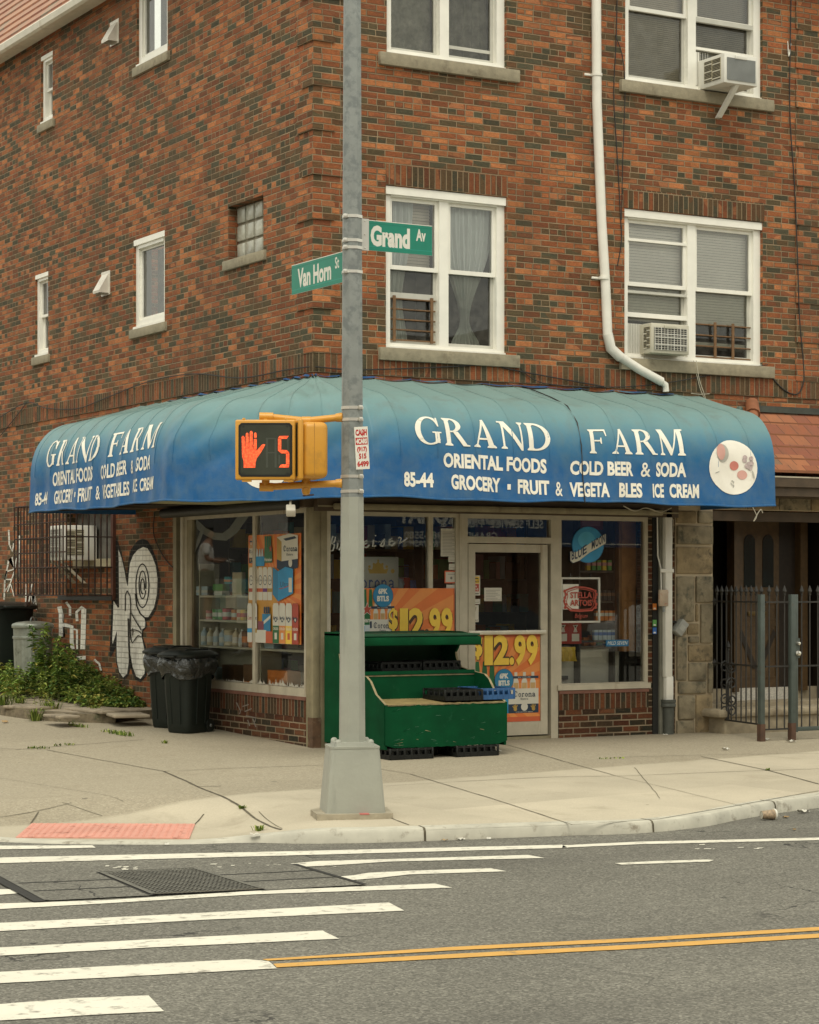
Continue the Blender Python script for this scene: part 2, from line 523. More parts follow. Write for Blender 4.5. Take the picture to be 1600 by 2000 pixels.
def tile_mat(name, lift=0):
    m, nt, b = new_mat(name)
    k = NT(nt)
    geo = k.n("ShaderNodeNewGeometry")
    p = k.sep(geo.outputs["Position"]); nn = k.sep(geo.outputs["True Normal"])
    u = k.math('ADD', p[0], k.math('MULTIPLY', p[1], .55))
    row = k.math('FLOOR', k.math('DIVIDE', p[2], .118))
    uu = k.math('DIVIDE', k.math('ADD', u, k.math('MULTIPLY', row, .07)), .20)
    w = k.n("ShaderNodeTexWhiteNoise", noise_dimensions='2D'); k.l(k.comb(k.math('FLOOR', uu), row), w.inputs["Vector"])
    c = k.ramp(w.outputs["Value"], [(0, (.26, .085, .038)), (.3, (.30, .11, .05)), (.55, (.23, .075, .04)), (.72, (.33, .125, .055)), (.90, (.20, .115, .07)), (.96, (.17, .145, .10))], 'CONSTANT')
    fu = k.math('FRACT', uu)
    c = k.mix(k.math('LESS_THAN', k.math('MINIMUM', fu, k.math('SUBTRACT', 1, fu)), .022), c, (.07, .03, .018))
    c = k.mix(k.mapr(k.noise(geo.outputs["Position"], 8, 5), .45, .8, 0, .45), c, (.13, .075, .045))
    c = k.mix(lift, c, (.50, .33, .24))
    k.l(c, b.inputs["Base Color"]); b.inputs["Roughness"].default_value = .8
    k.bump(k.noise(geo.outputs["Position"], 30, 4), .003, 1, b)
    return m
TILE = tile_mat("clay_canopy_tile"); RTILE = tile_mat("sky_sheen_roof_tile", .55)  # roof copy is paled: grazing sky reflection mixed into the tile colour

# ------------------------------------------------------------------ the corner building
bld = thing("brick_building", "three storey corner building of mixed orange and dark brick with a shop at street level", "building")
WR = dict(hole_front=(.02, 4.10, -.3, 2.50), w1=(.83, 2.28, 4.03, 5.68), w2=(3.79, 5.69, 4.08, 5.70), w3=(.84, 2.28, 7.02, 8.66), w4=(3.80, 5.69, 7.08, 8.70), entry=(4.97, 6.95, -.3, 2.45))
WL = dict(hole_side=(.02, 3.33, -.3, 2.50), n3=(7.20, 7.62, 7.58, 8.46), m3=(3.58, 4.47, 7.68, 8.80), n2=(7.36, 7.83, 4.59, 5.66), m2=(3.66, 4.56, 4.62, 5.67), gb=(1.12, 1.97, 5.10, 5.68), barred=(5.22, 6.75, 1.45, 2.52))

def wall_with_holes(name, M, a1, ztop, holes, depth, a_in=.25):
    mb = MB(M)
    A = sorted({0, a1, *[q for h in holes for q in h[:2]]})
    Z = sorted({-.3, ztop, *[q for h in holes for q in h[2:]]})
    A = sorted(set(A)); Z = [z for z in Z if -.31 < z <= ztop]
    inside = lambda a, z: any(h[0] < a < h[1] and h[2] < z < h[3] for h in holes)
    for i in range(len(A) - 1):
        for j in range(len(Z) - 1):
            if not inside((A[i] + A[i + 1]) / 2, (Z[j] + Z[j + 1]) / 2):
                mb.quad((A[i], 0, Z[j]), (A[i + 1], 0, Z[j]), (A[i + 1], 0, Z[j + 1]), (A[i], 0, Z[j + 1]), B_WALL)
    for (x0, x1, z0, z1) in holes:
        z1 = min(z1, ztop - .02); d = depth
        mb.quad((x0, 0, z0), (x0, 0, z1), (x0, d, z1), (x0, d, z0), B_WALL)
        mb.quad((x1, 0, z0), (x1, d, z0), (x1, d, z1), (x1, 0, z1), B_WALL)
        mb.quad((x0, 0, z1), (x1, 0, z1), (x1, d, z1), (x0, d, z1), B_WALL)
        mb.quad((x0, 0, z0), (x0, d, z0), (x1, d, z0), (x1, 0, z0), B_WALL)
    return mb.build(name, bld)
ZTOP = 8.715
wall_with_holes("wall", MR, 12.0, ZTOP, list(WR.values()), .20)
wall_with_holes("wall", ML, 16.0, ZTOP, list(WL.values()), .20)
mb = MB()          # the two walls nobody sees, and the attic floor
mb.quad((12, 0, -.3), (12, 16, -.3), (12, 16, ZTOP), (12, 0, ZTOP), B_WALL)
mb.quad((0, 16, -.3), (0, 16, ZTOP), (12, 16, ZTOP), (12, 16, -.3), B_WALL)
mb.build("wall", bld)

# toothed corner: every few courses a block stands 18 mm proud, long on one face, then on the other
mb = MB()
zz, kq = 3.955, 0
H = .0635
while zz < ZTOP - .4:
    la, lb = (.34, .235) if kq % 2 == 0 else (.235, .34)
    z0, z1 = round(zz / H) * H, round(zz / H) * H + 5 * H
    mb.box(-.018, la, -.018, 0, z0, z1, B_WALL)
    mb.box(-.018, 0, 0, lb, z0, z1, B_WALL)
    zz += 7 * H; kq += 1
mb.build("quoin", bld)
mb = MB()
for q in range(11):        # the same along the pilaster at the right
    z0 = round((3.95 + q * 7 * H) / H) * H
    if z0 + 5 * H < ZTOP: mb.box(6.16, 6.16 + (.42 if q % 2 else .58), -.018, 0, z0, z0 + 5 * H, B_WALL)
    if q == 0: mb.box(6.20, 6.9, -.009, 0, 3.95, ZTOP, B_WALL)
mb.build("quoin", bld)

# soldier band over the shop, the brick lintels over the windows
mb = MB(MR); mb.box(.0, 9, -.012, 0, 3.745, 3.952, B_SOLD); mb.build("soldier_course", bld)
mb = MB(ML); mb.box(-.012, 14, -.012, 0, 3.745, 3.952, B_SOLD); mb.build("soldier_course", bld)
def lintel_mat(z0): return brick_mat("lintel_brick", bw=.0675, bh=.215, z0=z0, header=False, soldier=True, tint=.72, darkbias=.24)
LM1 = lintel_mat(5.685)
mb = MB(MR); mb.box(.83, 2.29, -.006, 0, 5.685, 5.895, LM1); mb.build("lintel", bld)
mb = MB(MR); mb.box(3.77, 5.71, -.006, 0, 5.705, 5.915, LM1); mb.build("lintel", bld)

# ------------------------------------------------------------------ windows
def sill(M, a0, a1, z, parent, h=.13, out=.05):
    if M is ML: h, out = .105, .035
    mb = MB(M)
    mb.rbox(a0, a1, -out, .14, z - h, z, STONE, .008)
    return mb.build("sill", parent)

def sash(mb, a0, a1, z0, z1, d, w, m, th=.035):
    mb.box(a0, a0 + w, d, d + th, z0, z1, m)
    mb.box(a1 - w, a1, d, d + th, z0, z1, m)
    mb.box(a0 + w, a1 - w, d + .0015, d + th, z0, z0 + w * 1.15, m)
    mb.box(a0 + w, a1 - w, d + .0015, d + th, z1 - w, z1, m)

def pane(M, a0, a1, z0, z1, d, m, parent, name="pane"):
    mb = MB(M)
    mb.quad((a0, d, z0), (a1, d, z0), (a1, d, z1), (a0, d, z1), m)
    return mb.build(name, parent)

def double_window(hole, lower):
    """two double-hung sashes side by side in one white frame"""
    a0, a1, z0, z1 = hole
    f = MB(MR)
    d = .045
    f.box(a0, a0 + .075, d, .19, z0, z1, WHITE); f.box(a1 - .095, a1, d, .19, z0, z1, WHITE)
    f.box(a0 + .075, a1 - .095, d + .002, .19, z0, z0 + .06, WHITE); f.box(a0 + .075, a1 - .095, d - .01, .19, z1 - .10, z1, WHITE)
    f.box(a0 - .004, a1 + .004, d - .035, d - .01, z1 - .085, z1 - .004, WHITE)
    f.box(a0 - .01, a1 + .01, d - .03, .02 + d, z0 - .004, z0 + .022, WHITE)
    cm = (a0 + .075 + a1 - .095) / 2
    f.box(cm - .055, cm + .055, d + .004, .19, z0 + .06, z1 - .10, WHITE)
    w = f.build("window", bld)
    zm = z0 + .06 + (z1 - z0 - .16) * .52
    res = {}
    for side, (b0, b1) in (("l", (a0 + .075, cm - .055)), ("r", (cm + .055, a1 - .095))):
        u = MB(MR); sash(u, b0, b1, zm - .02, z1 - .10, d + .03, .038, WHITE); u.build("sash", w)
        lo = MB(MR); sash(lo, b0, b1, z0 + .06, zm + .018, d + .07, .034, SASHG if lower else WHITE); lo.build("sash", w)
        pane(MR, b0 + .036, b1 - .036, zm + .02, z1 - .136, d + .048, UPGL, w)
        pane(MR, b0 + .032, b1 - .032, z0 + .098, zm - .014, d + .085, SCRGL, w)
        res[side] = (b0, b1, z0 + .06, zm, z1 - .10)
    # the room behind: dark walls close to the glass
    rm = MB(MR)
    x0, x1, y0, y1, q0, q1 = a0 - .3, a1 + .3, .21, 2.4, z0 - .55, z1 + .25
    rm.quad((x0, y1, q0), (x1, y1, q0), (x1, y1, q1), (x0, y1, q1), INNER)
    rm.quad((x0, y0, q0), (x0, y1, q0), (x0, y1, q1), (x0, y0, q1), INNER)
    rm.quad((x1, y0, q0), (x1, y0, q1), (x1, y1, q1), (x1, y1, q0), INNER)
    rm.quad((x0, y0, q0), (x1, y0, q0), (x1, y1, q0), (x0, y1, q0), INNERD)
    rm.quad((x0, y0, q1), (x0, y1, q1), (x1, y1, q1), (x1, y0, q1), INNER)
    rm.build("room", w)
    return w, res

def curtain(a0, a1, z0, z1, w, gather=None, d=.185, m=CURT, folds=9, name="curtain"):
    """hanging cloth with folds; gather=(a, z, half width) ties it together low down"""
    mb = MB(MR)
    def P(s, t):
        z = z1 + (z0 - z1) * t
        a = a0 + (a1 - a0) * s
        if gather:
            q = smooth(0, 1, max(0, (z1 - z)) / max(.01, z1 - gather[1])) ** 1.9 if z > gather[1] else 1 - .45 * smooth(0, 1, (gather[1] - z) / max(.01, gather[1] - z0))
            c = gather[0]
            half = (a1 - a0) / 2 * (1 - q) + gather[2] * q
            cc = (a0 + a1) / 2 * (1 - q) + c * q
            a = cc + (s - .5) * 2 * half
        return (a, d + .018 * sin(s * folds * 2 * pi) * (1 - .3 * t) + .012 * sin(s * 31 + t * 5), z)
    mb.grid(P, 90, 24, m)
    return mb.build(name, w)

def blind(a0, a1, z0, z1, w, d=.165, m=BLIND, step=.032):
    mb = MB(MR)
    z = z1
    while z > z0:
        mb.add([(a0, d + step * .3, z), (a1, d + step * .3, z), (a1, d, z - step * .99), (a0, d, z - step * .99)], [(0, 3, 2, 1)], m)
        z -= step
    mb.box(a0, a1, d - .008, d + .024, z0 - .022, z0 - .002, m)
    return mb.build("blind", w)

def guard(a0, a1, z0, n, w, posts, d=.10, dz=.105, m=None):
    m = m or plain("guard_rust", (.16, .085, .035), .7, var=.3, scale=15)
    mb = MB(MR)
    for i in range(n): mb.tube([(a0, d, z0 + .02 + i * dz), (a1, d, z0 + .02 + i * dz)], .008, m, 6)
    for p in posts: mb.box(p - .016, p + .016, d - .022, d - .009, z0, z0 + (n - 1) * dz + .05, m)
    return mb.build("window_guard", w)

w1, r1 = double_window(WR["w1"], True)
sill(MR, .74, 2.42, 4.03, w1)
b0, b1, q0, qm, q1 = r1["l"]
curtain(b0, b0 + .34, q0 - .0, q1 + .05, w1, (b0 + .12, q0 + .45, .10))
blind(b0 + .02, b1 - .02, qm + .02, q1, w1, d=.215, m=plain("pale_shade", (.62, .58, .48), .9, var=.04))
guard(b0 + .02, b1 - .02, q0 + .02, 5, w1, (b0 + .07, b1 - .07))
b0, b1, q0, qm, q1 = r1["r"]
curtain(b0 - .04, b1 + .04, q0 + .02, q1 + .05, w1, ((b0 + b1) / 2 - .02, q0 + .28, .055), folds=13)
mb = MB(MR); mb.box(r1["l"][0], r1["l"][1], .105, .13, r1["l"][2] + .47, r1["l"][2] + .525, SASHG); mb.build("sash_rail", w1)

w2, r2 = double_window(WR["w2"], True)
sill(MR, 3.72, 5.83, 4.08, w2)
b0, b1, q0, qm, q1 = r2["l"]
blind(b0 + .01, b1 - .01, q0 + .40, q1, w2)
mb = MB(MR)
for z in (q0 + .40, q0 + .66):
    mb.box(b0, b1, .06, .10, z, z + (.05 if z < q0 + .5 else .028), WHITE if z < q0 + .5 else SASHG); mb.build("sash_rail", w2); mb = MB(MR)
mb.box(b0, b1, .062, .10, q1 - .235, q1 - .205, WHITE)
mb.build("sash_rail", w2)
b0, b1, q0, qm, q1 = r2["r"]
blind(b0 + .01, b1 - .01, q0 + .42, q1, w2, step=.03)
guard(b0 + .0, b1 - .0, q0 + .0, 4, w2, (b0 + .30, b0 + .55), dz=.12)
mb = MB(MR); mb.box(b0, b1, .16, .185, q0 + .14, q0 + .19, BLIND); mb.build("sash_rail", w2)

w3, r3 = double_window(WR["w3"], True)
sill(MR, .74, 2.42, 7.02, w3)
b0, b1, q0, qm, q1 = r3["l"]
curtain(b0, b1, q0 - .1, q1, w3, folds=5, d=.24, m=plain("lace", (.36, .35, .30), .9, var=.25, scale=20))
b0, b1, q0, qm, q1 = r3["r"]
curtain(b0, b1, q0 - .1, q1, w3, folds=6, d=.24, m=plain("grey_net", (.27, .26, .22), .9, var=.2, scale=14))
mb = MB(MR); mb.box(b0, b1, .125, .15, q0 + .11, q0 + .145, SASHG); mb.build("sash_rail", w3)

w4, r4 = double_window(WR["w4"], True)
sill(MR, 3.72, 5.82, 7.08, w4)
b0, b1, q0, qm, q1 = r4["l"]
blind(b0, b1, q0 + .0, q1, w4, m=BLINDT, step=.022, d=.165)
b0, b1, q0, qm, q1 = r4["r"]
blind(b0, b1, q0 + .0, q1, w4, m=plain("grey_blind", (.30, .27, .20), .85, var=.06), step=.022, d=.165)
mb = MB(MR); mb.box(b0, b1, .055, .10, q0 + .72, q0 + .77, SASHG); mb.build("sash_rail", w4); mb = MB(MR); mb.box(b0, b1, .055, .10, q0 + .41, q0 + .44, WHITE); mb.build("sash_rail", w4)

def single_window(hole, fw, curtains=True):
    a0, a1, z0, z1 = hole
    f = MB(ML); d = .030
    f.box(a0, a0 + fw, d, .19, z0, z1, WHITE); f.box(a1 - fw, a1, d, .19, z0, z1, WHITE)
    f.box(a0 + fw, a1 - fw, d + .002, .19, z0, z0 + fw * 1.2, WHITE); f.box(a0 + fw, a1 - fw, d - .01, .19, z1 - fw * 1.3, z1, WHITE)
    f.box(a0, a1, d - .03, d + .0, z1 - fw * .8, z1 - .003, WHITE)
    f.box(a0 - .004, a1 + .004, d - .04, d + .01, z0, z0 + .03, WHITE)
    w = f.build("window", bld)
    b0, b1 = a0 + fw, a1 - fw; q0, q1 = z0 + fw * 1.2, z1 - fw * 1.3
    zm = (q0 + q1) / 2
    if curtains: zm = q0 + .02
    s_ = MB(ML); sash(s_, b0, b1, zm - .018, q1, d + .03, .028, WHITE); s_.build("sash", w)
    pane(ML, b0 + .026, b1 - .026, zm + .012, q1 - .026, d + .048, SCRGL, w)
    if not curtains:
        s_ = MB(ML); sash(s_, b0, b1, q0, zm + .016, d + .068, .028, WHITE); s_.build("sash", w)
        pane(ML, b0 + .026, b1 - .026, q0 + .03, zm - .014, d + .085, SCRGL, w)
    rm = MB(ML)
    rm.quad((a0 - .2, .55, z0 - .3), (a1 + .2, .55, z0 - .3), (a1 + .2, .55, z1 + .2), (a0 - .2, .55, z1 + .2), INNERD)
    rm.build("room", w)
    if curtains:
        c = MB(ML)
        c.grid(lambda s, t: (b0 + (b1 - b0) * s, .26 + .02 * sin(s * 40), q1 + (q0 - q1) * t), 60, 3, plain("drab_curtain", (.13, .13, .11), .9, var=.3, scale=9))
        c.build("curtain", w)
    sill(ML, a0 - .07, a1 + .07, z0, w)
    return w
single_window(WL["m2"], .085); single_window(WL["m3"], .085)
single_window(WL["n2"], .07, False); single_window(WL["n3"], .07, False)

# glass-block window
GBM = plain("glass_block", (.40, .395, .325), .12, var=.2, scale=5, bump=.006, bscale=22)
GBJ = plain("block_joint", (.25, .22, .16), .8)
a0, a1, z0, z1 = WL["gb"]
f = MB(ML); f.box(a0, a1, .12, .16, z0, z1, GBJ)
w = f.build("window", bld)
nb, mbk = MB(ML), None
for i in range(4):
    for j in range(3):
        sx, sz = (a1 - a0) / 4, (z1 - z0) / 3
        nb.rbox(a0 + i * sx + .012, a0 + (i + 1) * sx - .012, .095, .125, z0 + j * sz + .012, z0 + (j + 1) * sz - .012, GBM, .02)
nb.build("pane", w)
sill(ML, a0 - .07, a1 + .09, z0, w)

# hooded dryer vents
for (px, py) in ((207, 556), (224, 66)):
    a, z = L(px, py)
    v = MB(ML)
    w_, h_ = .105, .22
    pr = [(0, z + h_ / 2 + .02), (-.02, z + h_ / 2), (-.13, z - h_ / 2 + .03), (-.125, z - h_ / 2), (0, z - h_ / 2)]
    v.add([(a - w_, y, q) for y, q in pr] + [(a + w_, y, q) for y, q in pr], [(0, 1, 2, 3, 4), (9, 8, 7, 6, 5), (0, 5, 6, 1), (1, 6, 7, 2), (2, 7, 8, 3)], TIN)
    v.box(a - w_ - .03, a + w_ + .03, -.006, 0, z - h_ / 2 - .02, z + h_ / 2 + .05, TIN)
    v.build("vent_hood", bld)

# roof: eave gutter, soffit, clay tiles
m = MB()
ez = 8.64
roofn = 44
for side in (0, 1):
    M = ML if side == 0 else MR
    m = MB(M)
    lim = 16.5 if side == 0 else 12.5
    for i in range(roofn):
        t0, t1 = i / roofn, (i + 1) / roofn
        o0, o1 = -.24 + 2.6 * t0, -.24 + 2.6 * t1
        zA, zB = 8.72 + 5.2 * t0 + .03, 8.72 + 5.2 * t1
        m.quad((o0, o0, zA), (lim, o0, zA), (lim, o1, zB), (o1, o1, zB), RTILE)
        m.quad((o0, o0, zA - .035), (lim, o0, zA - .035), (lim, o0, zA), (o0, o0, zA), TILE)
    m.build("roof", bld)
if True:
    g = MB(ML)
    pr = [(-.285, ez + .11), (-.30, ez + .09), (-.285, ez + .02), (-.25, ez), (-.16, ez), (-.15, ez + .11), (-.16, ez + .11), (-.17, ez + .02), (-.24, ez + .015), (-.265, ez + .03), (-.285, ez + .08)]
    g.prism([(y, z) for y, z in pr], -.30, 16.6, GUTTER, axis='x')
    g.box(-.15, 16.5, -.149, 0, ez + .045, ez + .085, GUTTER)
    g.build("gutter", bld)
    g = MB(MR)
    g.prism([(y, z) for y, z in pr], -.145, 12.6, GUTTER, axis='x')
    g.box(0, 12.5, -.149, 0, ez + .045, ez + .085, GUTTER)
    g.build("gutter", bld)
# ------------------------------------------------------------------ the shop front
# corner post, shutter boxes, tracks
mb = MB()
mb.rbox(-.012, .075, -.012, .085, -.05, 2.40, CREAMD, .012)
mb.rbox(.075, .155, -.006, .06, -.05, 2.40, CREAMD, .008)
mb.rbox(-.006, .05, .085, .15, -.05, 2.40, CREAMD, .008)
mb.box(-.016, .079, -.016, .089, -.05, .30, plain("rusted_post_foot", (.10, .055, .028), .8, var=.4, scale=14, dirt=(.20, .16, .10), dirt_at=.55, dscale=9))
cp = mb.build("corner_post", bld)
mb = MB(MR)
mb.box(.0, 4.44, -.10, .12, 2.36, 2.50, BWOOD)
mb.box(.0, 4.44, -.105, -.10, 2.40, 2.415, CREAMD)
mb.rbox(.16, 4.2, -.16, -.105, 2.375, 2.44, CREAMD, .02)
mb.build("shutter_box", bld)
mb = MB(ML)
mb.box(.0, 3.45, -.10, .12, 2.40, 2.50, BWOOD)
mb.tube([(.1, -.14, 2.43), (3.38, -.14, 2.43)], .055, BLACKM, 10)
mb.build("shutter_box", bld)

# avenue side: low brick wall under the windows
def riser(M, a0, a1, ztop, d0, d1):
    mb = MB(M)
    mb.box(a0, a1, d0, d1, -.05, ztop - .205, B_BASE)
    mb.box(a0, a1, d0 - .003, d1, ztop - .205, ztop - .035, brick_mat("riser_soldier", bw=.068, bh=.19, z0=ztop - .215, header=False, soldier=True, tint=.42, darkbias=.15, mort=(.28, .21, .14), mw=1.1))
    mb.box(a0, a1, d0 - .012, d1, ztop - .035, ztop, plain("red_cap", (.17, .075, .05), .8, var=.2))
    return mb.build("stall_riser", bld)
riser(MR, 2.93, 4.10, .50, -.012, .13)
riser(MR, .155, 1.79, .46, .02, .13)
riser(ML, .15, 3.20, .50, -.004, .13)

# right-hand window, left-hand windows, door frame: one aluminium frame
fr = MB(MR)
def bars(mb, a0, a1, z0, z1, w, d0, d1, m, bot=None):
    mb.box(a0, a0 + w, d0, d1, z0, z1, m); mb.box(a1 - w, a1, d0, d1, z0, z1, m)
    mb.box(a0 + w, a1 - w, d0 + .002, d1, z0, z0 + (bot or w), m); mb.box(a0 + w, a1 - w, d0 + .002, d1, z1 - w, z1, m)
sf = thing  # (no alias needed later; keeps names short below)
fr.box(2.835, 2.925, -.005, .09, 0, 2.365, CREAM)
bars(fr, 2.925, 4.10, .50, 2.36, .045, -.002, .07, CREAM, .075)
fr.box(2.91, 4.12, -.03, -.003, .505, .56, CREAM)
f_r = fr.build("shop_window", bld)
pane(MR, 2.97, 4.055, .575, 2.315, .03, AVGL, f_r)
fr = MB(MR)
bars(fr, .155, 1.70, .46, 2.36, .04, .0, .07, CREAM, .07)
fr.box(1.335, 1.385, .002, .07, .53, 2.32, CREAM)
f_l = fr.build("shop_window", bld)
pane(MR, .195, 1.335, .53, 2.32, .03, AVGL, f_l)
pane(MR, 1.385, 1.66, .53, 2.32, .03, AVGL, f_l)
# door and transom
fr = MB(MR)
fr.box(1.70, 1.80, -.005, .09, 0, 2.365, CREAM)
fr.box(1.80, 2.835, -.003, .09, 2.06, 2.125, CREAM)
fr.box(1.80, 2.835, -.003, .09, 2.315, 2.365, CREAM)
fr.box(1.80, 2.835, .0, .09, -.02, .03, CREAMD)
f_d = fr.build("transom_frame", bld)
pane(MR, 1.80, 2.835, 2.125, 2.315, .035, AVGL, f_d)
dr = MB(MR)
bars(dr, 1.815, 2.80, .045, 2.05, .085, .008, .055, CREAM, .14)
door = dr.build("door", bld)
pane(MR, 1.90, 2.715, .185, 1.965, .03, AVGL, door)
hb = MB(MR); hb.rbox(1.80, 2.76, -.035, .004, 1.105, 1.150, plain("push_bar", (.60, .56, .46), .4, metal=.4), .012); hb.build("push_bar", door)

# side-street window: two lights in a worn frame, shutter track at the left
fr = MB(ML)
bars(fr, .15, 3.10, .50, 2.40, .05, .0, .07, CREAM, .085)
fr.box(1.32, 1.385, .002, .07, .585, 2.35, CREAM)
fr.box(2.92, 3.05, .003, .08, .585, 2.35, CREAMD)
f_s = fr.build("shop_window", bld)
pane(ML, .20, 1.32, .585, 2.35, .03, SHOPGL, f_s)
pane(ML, 1.385, 2.92, .585, 2.35, .03, SHOPGL, f_s)
mb = MB(ML)
mb.box(3.10, 3.16, -.03, .10, .0, 2.42, CREAM); mb.box(3.16, 3.30, .02, .12, 0, 2.42, DARK); mb.box(3.27, 3.36, -.03, .02, 0, 2.42, CREAMD)
mb.build("shutter_track", bld)
mb = MB(MR)
mb.box(4.10, 4.155, -.004, .2, -.05, 2.36, B_BASE)
mb.box(4.155, 4.225, -.02, .1, -.05, 2.36, DARK)
mb.box(4.225, 4.30, -.045, .1, -.05, 2.36, plain("grey_track", (.20, .195, .155), .55, metal=.3, var=.2, dirt=(.10, .06, .035), dirt_at=.62, dscale=6))
mb.box(4.30, 4.46, -.004, .2, -.05, 2.36, B_BASE)
tr = mb.build("shutter_track", bld)

# dried poster paste along the foot of the side window
PASTE = plain("paste_smear", (.42, .39, .32), .9, var=.3, scale=30)
mb = MB(ML)
rp = random.Random(3)
for (va, vb) in ((.21, 1.31), (1.40, 2.9)):
    n = 110
    pts = [(va, .590)] + [(va + (vb - va) * i / n, .592 + .035 * max(0, mnoise.noise(Vector((i * .11, va, 0))) + .25) + rp.random() ** 6 * .06) for i in range(n + 1)] + [(vb, .590)]
    mb.add([(a, .024, z) for a, z in pts], [tuple(range(len(pts)))], PASTE)
mb.build("paste_smear", bld)

# the shop room
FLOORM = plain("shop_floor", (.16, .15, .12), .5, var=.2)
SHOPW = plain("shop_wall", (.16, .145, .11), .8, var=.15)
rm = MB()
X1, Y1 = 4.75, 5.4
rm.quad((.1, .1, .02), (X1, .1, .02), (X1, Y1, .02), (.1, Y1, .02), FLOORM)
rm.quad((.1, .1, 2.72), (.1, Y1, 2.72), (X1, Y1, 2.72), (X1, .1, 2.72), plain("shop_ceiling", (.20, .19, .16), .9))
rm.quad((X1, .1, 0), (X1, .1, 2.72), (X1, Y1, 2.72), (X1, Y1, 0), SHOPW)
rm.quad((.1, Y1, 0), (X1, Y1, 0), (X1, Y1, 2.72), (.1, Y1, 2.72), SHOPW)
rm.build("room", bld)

# rear shelving, dark, filled with rows of packets (seen as a dim clutter through the door)
def shelf_unit(name, label, x0, x1, y0, y1, levels, m, group=None):
    t = thing(name, label, "shelf", ((x0 + x1) / 2, (y0 + y1) / 2, .02), group)
    mb = MB(); mb.box(x0, x1, y0, y1, .02, .10, m)
    for z in levels: mb.box(x0, x1, y0, y1, z - .022, z, m)
    mb.build("shelf_board", t)
    for q in (0, 1):
        mb = MB()
        if y1 - y0 > x1 - x0: mb.box(x0, x1, (y0 - .02, y1)[q], (y0, y1 + .02)[q], .02, levels[-1] + .35, m)
        else: mb.box((x0 - .02, x1)[q], (x0, x1 + .02)[q], y0, y1, .02, levels[-1] + .35, m)
        mb.build("side_panel", t)
    return t
SHM = plain("shelf_metal", (.46, .42, .30), .6, var=.1)
GOODS = {n: plain("pack_" + n, c, .45, var=.1) for n, c in dict(red=(.45, .045, .03), orange=(.62, .20, .035), green=(.10, .30, .07), teal=(.06, .28, .30), blue=(.03, .13, .42), white=(.62, .60, .52), cream=(.55, .47, .30), yellow=(.68, .46, .04), brown=(.16, .085, .04), pale=(.42, .52, .56), pink=(.55, .25, .24), black=(.025, .025, .025)).items()}
GN = list(GOODS)

def can(x, y, z, r, h, col, label, group, lab=None):
    mb = MB()
    mb.lathe([(r * .9, z), (r, z + .006), (r, z + .03), (r * .97, z + .034), (r * .97, z + h - .03), (r, z + h - .026), (r, z + h - .004), (r * .88, z + h)], GOODS[col], 16, (x, y))
    mb.lathe([(r * .985, z + h * .3), (r * .985, z + h * .68)], GOODS[lab or 'white'], 16, (x, y))
    return mb.build("can", None, label, "can", group)
def carton(x, y, z, w, d, h, col, label, group=None, rot=0, band='white', name="carton"):
    M = frame((x, y, z), rot)
    mb = MB(M)
    mb.rbox(-w / 2, w / 2, -d / 2, d / 2, 0, h, GOODS[col], .006)
    mb.box(-w / 2 - .0012, w / 2 + .0012, -d / 2 - .0012, d / 2 + .0012, h * .30, h * .58, GOODS[band])
    return mb.build(name, None, label, "carton", group)
def bottle(x, y, z, r, h, col, label, group, cap='white', name="bottle"):
    mb = MB()
    mb.lathe([(r * .85, z), (r, z + .01), (r, z + h * .62), (r * .8, z + h * .74), (r * .36, z + h * .86), (r * .34, z + h * .92)], GOODS[col], 14, (x, y))
    mb.lathe([(r * .4, z + h * .92), (r * .4, z + h), (0, z + h)], GOODS[cap], 10, (x, y))
    mb.lathe([(r * 1.015, z + h * .2), (r * 1.015, z + h * .52)], GOODS['white' if col != 'white' else 'pale'], 14, (x, y))
    return mb.build(name, None, label, "bottle", group)

# window display shelves behind the left light of the side window
ds = shelf_unit("display_shelf", "metal display shelf with tins and bottles behind the side street window", .06, .30, 1.40, 2.84, [.96, 1.245, 1.51], SHM)
hb = MB(); hb.quad((.31, 1.36, .1), (.31, 2.9, .1), (.31, 2.9, 1.5), (.31, 1.36, 1.5), SHM); hb.build("back_panel", ds)
def dsv(px): return L(px, 1200, -.12)[0]
# middle shelf: tins
tins = [(408, .042, .10, 'pink', "pale pink tin at the left end of the middle window shelf"), (421, .045, .115, 'green', "bright green tin second on the middle window shelf"),
        (432, .043, .115, 'green', "green tin with pale band beside the large red tin"), (444, .062, .125, 'red', "large red tin in the middle of the window shelf"),
        (459, .05, .115, 'orange', "orange red tin right of the large red tin"), (468, .04, .115, 'cream', "slim cream tin near the window mullion"), (475, .04, .115, 'yellow', "slim yellow tin against the window mullion")]
for px, r_, h_, c_, lb in tins: can(.13, dsv(px), 1.245, r_, h_, c_, lb, "tins on the middle window shelf", 'red' if c_ in ('cream', 'yellow') else 'white')
# upper shelf: boxes
carton(.14, dsv(398), 1.51, .12, .17, .10, 'pale', "pale grey open carton at the left of the top window shelf", "cartons on the top window shelf", .4)
carton(.12, dsv(433), 1.51, .09, .21, .05, 'white', "flat white carton under the green carton", "cartons on the top window shelf")
carton(.12, dsv(432), 1.561, .09, .20, .075, 'green', "lime green carton lying on the flat white carton", "cartons on the top window shelf", .12, 'green')
carton(.15, dsv(446), 1.636, .09, .15, .08, 'teal', "teal carton standing on the lime green carton", "cartons on the top window shelf", 0, 'orange')
carton(.10, dsv(470), 1.51, .05, .23, .25, 'cream', "tall blank cream carton beside the window mullion", "cartons on the top window shelf", 0, 'cream')
